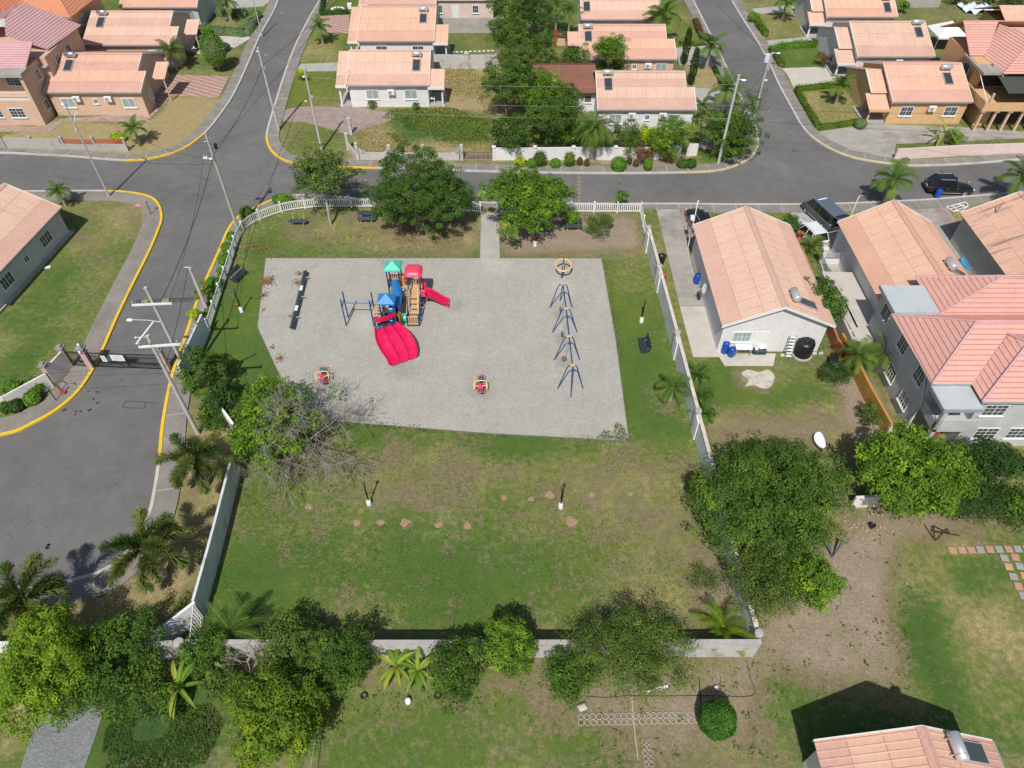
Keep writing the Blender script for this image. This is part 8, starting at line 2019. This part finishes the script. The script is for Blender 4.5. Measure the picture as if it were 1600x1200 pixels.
b = MB(); b.lathe([(.3, 1.6), (.3, 1.72), (.26, 1.75), (.01, 1.76)], (0, 0, 0), 16)
for k in range(6): a = k * 1.047; b.box((.5 * math.cos(a), .5 * math.sin(a), 1.56), (.2, .12, .14), a)
b.build('lid', M['black_plastic'], wt)
b = MB(); b.lathe([(.8, 0), (.8, .1)], (0, 0, 0), 18); b.build('base', M['pale_concrete'], wt)
ld = thing('step_ladder', 'greenish folded step ladder leaning on the back wall of the white gable', 'ladder', tuple(at(1231, 560)))
b = MB(); y1 = .6
for s in (-1, 1): b.box((s * .25, y1 / 2 - .05, 1.0), (.06, .05, 2.2), rx=R(-14))
b.build('rail', flat('ladder_green', (.18, .30, .24), .5, .1, 3), ld)
for k in range(7): z = .2 + k * .28; MB().box((0, .0 + z * .25, z), (.46, .12, .04)).build('tread', M['tent_white'], ld)
ct = thing('table', 'white topped work table under the back window of the white gable', 'table', tuple(at(1158, 553)))
b = MB(); b.box((0, 0, .86), (1.3, .75, .06), bev=.015); b.build('tabletop', M['tent_white'], ct)
for sx in (-1, 1):
 for sy in (-1, 1): b = MB(); b.box((sx * .58, sy * .3, .42), (.06, .06, .84)); b.build('leg', M['grey_trim'], ct)
cs = thing('clothes_pile', 'heap of white and dark clothes on a low rack behind the white gable', 'clothes', tuple(at(1185, 552)))
b = MB(); b.box((0, 0, .3), (1.05, .55, .5), bev=.08); b.build('rack', M['navy_plank'], cs)
b = MB(); rk = random.Random(2)
for k in range(7): b.box((rk.uniform(-.4, .4), rk.uniform(-.2, .2), .58 + .03 * k), (.34, .24, .05), rk.uniform(0, 3), rx=rk.uniform(-.3, .3), bev=.02)
b.build('clothes', M['tent_white'], cs)
bl = thing('concrete_block', 'loose pale concrete block in the row edging the back of the white gable', 'block', tuple(at(1240, 556)), 0, 'loose blocks behind the white gable')
for k in range(7):
 p = at(1222 + k * 10 - .1, 556.5 - k * .5); q_ = bl if k == 0 else dup(bl, (p.x, p.y, 0), .05 * k)
 if k == 0: bl.location = (p.x, p.y, 0); MB().box((0, 0, .1), (.34, .2, .2), 0, bev=.02).build('block', M['pale_concrete'], bl)
dsh = thing('satellite_dish', 'white satellite dish on the side wall of the white gable', 'dish', (16.3, 46.6, 2.0))
m3 = Matrix.Rotation(R(-70), 3, 'Y'); b = MB(); b.lathe([(.02, 0), (.25, .03), (.45, .13), (.46, .14), (.25, .05), (.02, .02)], (0, 0, 0), 16, sy=1.25, mat=m3); b.build('reflector', M['tent_white'], dsh)
b = MB(); b.tube([(.3, 0, -.15), (.05, 0, 0), (-.5, 0, .05)], .03, 6); b.build('arm', M['galv'], dsh)
an = thing('roof_mast', 'bent pipe mast with a service head at the front corner of the white gable', 'mast', (16.6, 54.9, 0))
b = MB(); b.tube([(0, 0, 0), (0, 0, 4.4), (.0, .1, 5.1), (.12, .2, 5.15)], .05, 6); b.build('pipe', M['white_paint'], an)
b = MB(); b.box((-.1, .25, 3.3), (.35, .5, .35), bev=.04); b.build('meter_box', M['tent_white'], an)
for (u, v, lb_, hh_) in ((1316, 350, 'white bent service mast at the front corner of the middle gable', 4.6), (1522, 372, 'thin dark mast by the corner of the grey gable at the right edge', 5.2)):
 t = thing('roof_mast', lb_, 'mast', tuple(at(u + 0, v + 20))); b = MB(); b.tube([(0, 0, 0), (0, 0, hh_ - .4), (.1, .05, hh_), (.35, .05, hh_ - .1)], .05, 6); b.build('pipe', M['white_paint' if u < 1400 else 'grey_trim'], t)
dd = thing('broken_dish', 'white half disc lying on the back lawn beside a tree shadow', 'disc', tuple(at(1282, 692)))
pts = [(.55 * math.cos(a), .75 * math.sin(a)) for a in [R(80 + k * 20) for k in range(10)]] + [(.12, -.55), (.2, 0), (.18, .5)]
b = MB(); b.prism(pts, .28, .36); b.build('disc', M['tent_white'], dd); b = MB(); b.prism([(x * .93, y * .93) for x, y in pts], .02, .28); b.build('foot', M['black_plastic'], dd)
bb = thing('wheeled_bin', 'black wheeled bin lying among shrubs behind the white gable', 'bin', tuple(at(1300, 572))); b = MB(); b.box((0, 0, .35), (.6, 1.0, .6), R(-25), taper=.9, bev=.05); b.build('body', M['black_plastic'], bb); b = MB(); b.box((-.05, .1, .69), (.62, .85, .06), R(-25), bev=.02); b.build('lid', M['black_plastic'], bb)
bb = thing('garbage_bag', 'black covered grill beside the long wall and the drive', 'grill', tuple(at(1032, 412))); b = MB(); b.lathe([(.3, 0), (.34, .4), (.42, .75), (.4, 1.0), (.2, 1.12), (.01, 1.15)], (0, 0, 0), 12, sy=.7); b.build('cover', M['black_plastic'], bb)
fp = thing('flower_pot', 'terracotta pot with a red plant at the foot of the long wall', 'pot', tuple(at(1037, 436))); b = MB(); b.lathe([(.15, 0), (.22, .35), (.24, .36), (.2, .33), (.01, .3)], (0, 0, 0), 12); b.build('pot', M['terracotta'], fp); b = MB(); b.ball((0, 0, .5), .25, .22, .22, 8); b.build('plant', M['red_paint'], fp)
rp = thing('gate_pillar', 'short red-capped pillar beside the white car', 'pillar', tuple(at(1243, 388))); b = MB(); b.box((0, 0, .8), (.45, .45, 1.6)); b.build('shaft', M['terracotta'], rp); b = MB(); b.box((0, 0, 1.68), (.6, .6, .16)); b.build('cap', M['red_paint'], rp)
rw_ = wall_thing('garden_wall', 'low red wall dividing the two big gable yards', [(1243, 390), (1262, 440), (1302, 545), (1312, 560)], 1.2, .16, 'terracotta')
pl = thing('paddling_pool', 'bright blue plastic paddling pool in the narrow side yard', 'paddling pool', tuple(at(1512, 414))); b = MB(); b.lathe([(.62, 0), (.7, .25), (.66, .28), (.58, .1), (.01, .08)], (0, 0, 0), 16, sy=1.3); b.build('basin', flat('pool_blue', (.03, .33, .62), .4, .1, 2), pl)
gf_ = thing('metal_frame', 'white painted metal frame lying on the small front lawn by the street', 'frame', tuple(at(1495, 326)))
b = MB(); Ff = lambda u, v: at(u, v) + Vector((0, 0, .12))
for a_, c_ in (((1478, 325), (1508, 317)), ((1508, 317), (1512, 322)), ((1512, 322), (1503, 331)), ((1503, 331), (1488, 332)), ((1488, 332), (1478, 325)), ((1487, 323), (1497, 332)), ((1495, 320), (1510, 326)), ((1484, 328), (1505, 322)), ((1490, 331), (1511, 324))): b.tube([Ff(*a_), Ff(*c_)], .045, 5)
b.build('frame_bars', M['tent_white'], gf_, world=True)
tn = thing('party_tent', 'white pointed canopy tent behind the grey gable', 'tent', tuple(at(1470, 74))); 
b = MB(); s_ = 2.0; z0, z1 = 2.1, 3.5
q_ = [(-s_, -s_, z0), (s_, -s_, z0), (s_, s_, z0), (-s_, s_, z0)]
for i in range(4): b.add([q_[i], q_[(i + 1) % 4], (0, 0, z1)], [(0, 1, 2)]); a_, c_ = q_[i], q_[(i + 1) % 4]; b.quad((a_[0], a_[1], z0 - .25), (c_[0], c_[1], z0 - .25), c_, a_)
b.build('canopy', M['tent_white'], tn)
for x, y, z in q_: b = MB(); b.tube([(x, y, 0), (x, y, z0)], .04, 6); b.build('tent_pole', M['galv'], tn)
sh_ = thing('laundry_sheet', 'pale blue and white laundry draped in a heap on the open ground', 'laundry', tuple(at(1525, 16)))
rng = np.random.default_rng(3); n = 14; b = MB(); vs = [( (i / n - .5) * 4.6, (j / n - .5) * 3.2, .45 + .35 * math.sin(i * 1.1) * math.cos(j * .9) + rng.uniform(0, .12) - .3 * (abs(i / n - .5) + abs(j / n - .5))) for i in range(n + 1) for j in range(n + 1)]
b.add(vs, [(i * 15 + j, i * 15 + j + 1, (i + 1) * 15 + j + 1, (i + 1) * 15 + j) for i in range(n) for j in range(n)], 0, True); b.build('cloth', M['blue_cloth'], sh_)
rg_ = MB(); rg_.tube([(math.cos(k * math.pi / 5), math.sin(k * math.pi / 5), 0) for k in range(11)], .12, 4, cap=False); RG = None
def ring_line(label, grp, px, w, n, rows):
 global RG
 a_, c_ = at(*px[0]), at(*px[1]); d = c_ - a_; dr = d.normalized(); s = Vector((-dr.y, dr.x, 0))
 for k in range(n):
  for j in range(rows):
   p = a_ + d * ((k + .5) / n) + s * ((j - (rows - 1) / 2) * w); r = d.length / n * .47
   if RG is None: RG = rg_.build('ring_block', M['pale_concrete']); o = RG
   else: o = RG.copy(); COL.objects.link(o)
   o.location = (p.x, p.y, .06); o.scale = (r, r, r * 1.2); tag(o, label, 'ring block', grp)
ring_line('pale ring shaped block in the long double row lying across the bare earth', 'ring blocks of the long row', [(903, 1125), (1093, 1121)], .30, 20, 2)
ring_line('pale ring shaped block in the short double row at the bottom edge', 'ring blocks of the short row', [(1009, 1155), (1014, 1199)], .28, 5, 2)
ho = thing('garden_hose', 'dark garden hose laid out in a line with a pale pipe on the bare earth', 'hose', tuple(at(990, 1090))); b = MB()
b.tube([at(u, v) + Vector((0, 0, .03)) for u, v in smooth_px([(916, 1088), (950, 1090), (987, 1087), (1040, 1088), (1100, 1087), (1176, 1087), (1172, 1060), (1166, 1030)])], .016, 5); b.tube([at(u, v) + Vector((0, 0, .03)) for u, v in ((1092, 1058), (1095, 1100))], .025, 5); b.build('hose', M['wire'], ho, world=True)
b = MB(); b.tube([at(u, v) + Vector((0, 0, .03)) for u, v in ((987, 1089), (990, 1130), (997, 1188))], .03, 5); b.build('pipe', M['stone'], ho, world=True)
for (u, s_) in ((1099, 'left'), (1105, 'right')): p = at(u, 1100); tag(MB().tube([(0, 0, 0), (0, 0, .7)], .035, 6).build('short_post', M['galv'], None, loc=tuple(p)), f'{s_} of the two short grey posts standing close together beside the ball bush', 'post', 'short grey posts')
cl_ = thing('clothes_line', 'thin pale clothes line stretched over the bottom lawn', 'line', tuple(at(500, 1150))); b = MB(); b.tube([at(509, 1085) + Vector((0, 0, .9)), at(492, 1200) + Vector((0, 0, .9)), at(488, 1240) + Vector((0, 0, .9))], .018, 4); b.build('line', M['stone'], cl_, world=True)
wall_thing('garden_wall', 'short white wall at the left edge behind the lime mango', [(-60, 1019), (36, 1017)], 1.2, .16, 'playwall_white')
fb = thing('football', 'white football lying on the bare earth above the ball bush', 'ball', tuple(at(1118, 1076))); MB().ball((0, 0, .13), .13, .13, .13, 12).build('ball', M['tent_white'], fb)
pt_ = thing('paint_pot', 'white tin beside the banana clump on the bottom yard', 'tin', tuple(at(638, 1097))); b = MB(); b.lathe([(.16, 0), (.16, .3), (.12, .34), (.01, .34)], (0, 0, 0), 12); b.build('tin', M['tent_white'], pt_)
for (u, v, lb_) in ((569, 1087, 'old black tyre on the bare earth left of the banana clump'), (684, 1087, 'old tyre with rusty rim right of the banana clump')):
 t = thing('tyre', lb_, 'tyre', tuple(at(u, v)), 0, 'old tyres'); b = MB(); b.tube([(.16 * math.cos(k * .449), .16 * math.sin(k * .449), .05) for k in range(15)], .055, 6, cap=False); b.build('tyre', M['rubber'], t)
wb = thing('plank', 'pale plank lying under the feathery tree', 'plank', tuple(at(1026, 1077))); b = MB(); b.box((0, 0, .06), (1.3, .14, .06), R(13)); b.build('board', M['tent_white'], wb)
sk = thing('cement_bag', 'whitish bag slumped beside the citrus-like tree', 'bag', tuple(at(910, 1106))); MB().box((0, 0, .14), (.5, .4, .28), .4, bev=.12).build('bag', M['stone'], sk)
um = thing('folded_rotary_line', 'dark folded rotary clothes line leaning open in a V by the mango', 'clothes line', tuple(at(1300, 872))); b = MB()
for dx, dy in ((-.3, .7), (.7, .75)): b.tube([(0, 0, .05), (dx, dy, .9)], [.03, .11], 6)
b.build('folded_arms', flat('dull_blue', (.10, .11, .13), .6, .15, 2), um)
sf = thing('a_frame_swing', 'rusty red A-shaped swing frame standing on the bare earth', 'frame', tuple(at(1465, 836))); b = MB(); F2 = lambda u, v, z: at(u, v, z)
for a_, c_ in (((1461, 845, 0), (1480, 826, 1.5)), ((1455, 822, .8), (1461, 845, 0)), ((1480, 826, 1.5), (1484, 834, 0)), ((1468, 832, .9), (1500, 837, .2)), ((1468, 832, .9), (1480, 826, 1.5))): b.tube([F2(*a_), F2(*c_)], .05, 6)
b.build('frame_tubes', M['brown_steel'], sf, world=True)
wc = wall_thing('garden_wall', 'white end of a garden wall showing between the two biggest trees', [(1328, 792), (1372, 790)], 1.2, .16, 'white_wall')
rb = thing('rubble_heap', 'heap of broken stones and tiles under the edge of the huge mango', 'rubble', tuple(at(1360, 815))); rk = random.Random(8)
b = MB()
for k in range(70):
 p = at(1350 + rk.gauss(0, 20), 815 + rk.gauss(0, 11)); s_ = rk.uniform(.06, .17); b.box((p.x, p.y, s_ * .3), (s_, s_ * rk.uniform(.5, 1), s_ * .6), rk.uniform(0, 3), rx=rk.uniform(-.4, .4), bev=.02)
tag(b.build('stones', [flat('rubble_tan', (.36, .26, .19), .95, .3, 2)], rb, world=True), kind='stuff')
bt = thing('bucket', 'black bucket beside the heap of broken stones', 'bucket', tuple(at(1361, 824))); b = MB(); b.lathe([(.14, 0), (.19, .34), (.2, .35), (.17, .33), (.01, .05)], (0, 0, 0), 12); b.build('pail', M['black_plastic'], bt)
i = 0
SL = {'r': flat('slab_red', (.46, .25, .18), .9, .12, 3, fine=.08), 'g': flat('slab_grey', (.30, .30, .29), .9, .12, 3, fine=.08), 'o': flat('slab_orange', (.52, .30, .16), .9, .12, 3, fine=.08)}
slabs = [(1488 + 14.6 * k, 860 - .3 * k, 'rrrgrgrgro'[k % 10]) for k in range(9)] + [(1569, 872, 'g'), (1586, 871, 'r'), (1576, 886, 'o'), (1593, 885, 'g'), (1583, 901, 'g'), (1601, 900, 'o'), (1591, 916, 'r'), (1609, 915, 'r'), (1599, 931, 'g')]
nm = {'r': 'red', 'g': 'grey', 'o': 'orange'}
for k, (u, v, c_) in enumerate(slabs):
 p = at(u, v); b = MB(); b.box((0, 0, .02), (.47, .47, .07), R(-4) if k < 9 else R(-10), bev=.012); o = b.build('paving_slab', SL[c_], None, loc=(p.x, p.y, .0))
 col_ = nm[c_]; tag(o, f'square {col_} slab in the straight row of stepping slabs on the right lawn' if k < 9 else f'square {col_} slab in the double line of stepping slabs at the right edge', 'paving slab', f'{col_} slabs of the straight row' if k < 9 else f'{col_} slabs of the double line')
t = thing('white_sheet', 'small white board lying on the left corner lawn', 'board', tuple(at(74, 418))); MB().box((0, 0, .03), (.55, .35, .04), .3).build('board', M['tent_white'], t)
t = thing('pink_cover', 'pink cloth heap on the pavement edge of the left corner lawn', 'cloth', tuple(at(217, 322))); b = MB(); b.ball((0, 0, .1), .34, .24, .12, 12); b.build('cloth', M['pink_cloth'], t)
t = thing('street_sign', 'short dark sign post on the left corner pavement, its shadow on the slabs', 'sign', tuple(at(237, 336))); b = MB(); b.tube([(0, 0, 0), (0, 0, 1.6)], .035, 6); b.build('post', M['black_metal'], t); b = MB(); b.box((0, .04, 1.5), (.3, .03, .3)); b.build('plate', M['grey_trim'], t)
for k in range(2):
 t = thing('garden_chair', ['left', 'right'][k] + ' white plastic chair of the pair by the orange-tan house', 'chair', tuple(at(264 + 9 * k, 108)), 0, 'white plastic chairs'); b = MB(); x = 0; b.box((x, 0, .45), (.5, .5, .06)); b.box((x, .24, .75), (.5, .05, .55), rx=R(-8))
 for sx in (-1, 1):
  for sy in (-1, 1): b.box((x + sx * .2, sy * .2, .22), (.05, .05, .44))
 b.build('seat_shell', M['tent_white'], t)
t = thing('garden_table', 'small white table on the rear porch of the first white house', 'table', tuple(at(675, 164))); b = MB(); b.box((0, .3, .75), (.8, .6, .06)); b.build('tabletop', M['tent_white'], t)
for sx in (-1, 1):
 for sy in (-1, 1): b = MB(); b.box((sx * .33, .3 + sy * .24, .37), (.06, .06, .72)); b.build('leg', M['tent_white'], t)
for k in range(11):
 p = at(700 + 7 * k, 82 - .25 * k); b = MB(); b.box((0, 0, .03), (.34, .26, .06), .1 * (k % 3), bev=.01); tag(b.build('stepping_stone', M['tent_white'], None, loc=(p.x, p.y, 0)), 'small white stepping stone in the line across the yard of the second white house', 'stone', 'white stepping stones')
t = thing('flower_ring', 'white stone ring round a small plant on the lawn at the top', 'edging', tuple(at(528, 15))); b = MB()
for k in range(12): a = k * .5236; b.ball((.9 * math.cos(a), .7 * math.sin(a), .08), .2, .2, .12, 6, k=4)
b.build('stones', M['tent_white'], t)
t = thing('planter', 'white square planter on the lawn at the top, beside the third white house', 'planter', tuple(at(547, 13))); b = MB(); b.box((0, 0, .35), (.55, .55, .7), taper=1.15); b.build('box', M['tent_white'], t)
t = thing('tap_post', 'white pipe stand on the tan house lawn', 'pipe', tuple(at(118, 206))); b = MB(); b.tube([(0, 0, 0), (.3, .8, 1.7), (.6, 1.0, 1.8)], .03, 6); b.build('pipe', M['white_paint'], t)
t = thing('molehills', 'bare orange soil patches dotted over the playground lawn', 'soil', tuple(at(700, 800))) if False else None
rng = np.random.default_rng(12); b = MB()
for (u, v, r_) in ((482, 791, 7), (557, 817, 7), (595, 817, 6), (633, 816, 9), (685, 820, 7), (731, 822, 8), (788, 778, 6), (830, 780, 6), (858, 773, 8), (893, 815, 10), (925, 773, 6), (1010, 774, 4), (985, 772, 4)):
 c = at(u, v); rr_ = r_ / ppm(c); pts = [(c.x + rr_ * math.cos(k * .5236) * rng.uniform(.6, 1.2), c.y + rr_ * math.sin(k * .5236) * rng.uniform(.55, 1.1), .012) for k in range(12)]
 b.add(pts + [(c.x, c.y, .05)], [(k, (k + 1) % 12, 12) for k in range(12)], 0, True)
tag(b.build('bare_soil', flat('orange_soil', (.34, .215, .14), 1, .15, 6, fine=.15)), 'small orange bare soil patches in the playground lawn', kind='stuff')
# ---- camera, sun, sky ------------------------------------------------------------------------
cam = bpy.data.cameras.new('camera'); co_ = bpy.data.objects.new('camera', cam); COL.objects.link(co_)
co_.location = (0, 0, CAM_H); co_.rotation_euler = (R(90) - TILT, 0, 0)
cam.sensor_fit = 'HORIZONTAL'; cam.sensor_width = 36; cam.lens = 36 * FPX / 1600; cam.clip_end = 6000
scene.camera = co_
SUN_AZ, SUN_EL = 10.2, 53.0
sl = bpy.data.lights.new('sun', 'SUN'); sl.energy = 4.2; sl.angle = R(.53); sl.color = (1, .965, .91)
so = bpy.data.objects.new('sun', sl); COL.objects.link(so)
so.rotation_euler = (R(90 - SUN_EL), 0, -R(SUN_AZ))
W_ = bpy.data.worlds.new('World'); scene.world = W_; W_.use_nodes = True
nt = W_.node_tree; sky = nt.nodes.new('ShaderNodeTexSky'); sky.sky_type = 'NISHITA'; sky.sun_disc = False
sky.sun_elevation = R(SUN_EL); sky.sun_rotation = R(180 + SUN_AZ); sky.air_density = 1.0; sky.dust_density = 1.5
nt.links.new(sky.outputs[0], nt.nodes['Background'].inputs[0]); nt.nodes['Background'].inputs[1].default_value = .085
vs_ = scene.view_settings; vs_.view_transform = 'Standard'; vs_.look = 'None'; vs_.gamma = 1; vs_.exposure = .0; vs_.use_curve_mapping = False
scene.cycles.max_bounces = 5; scene.cycles.diffuse_bounces = 2; scene.cycles.glossy_bounces = 2; scene.cycles.transmission_bounces = 2; scene.cycles.transparent_max_bounces = 4
scene.cycles.use_adaptive_sampling = True; scene.cycles.use_denoising = True
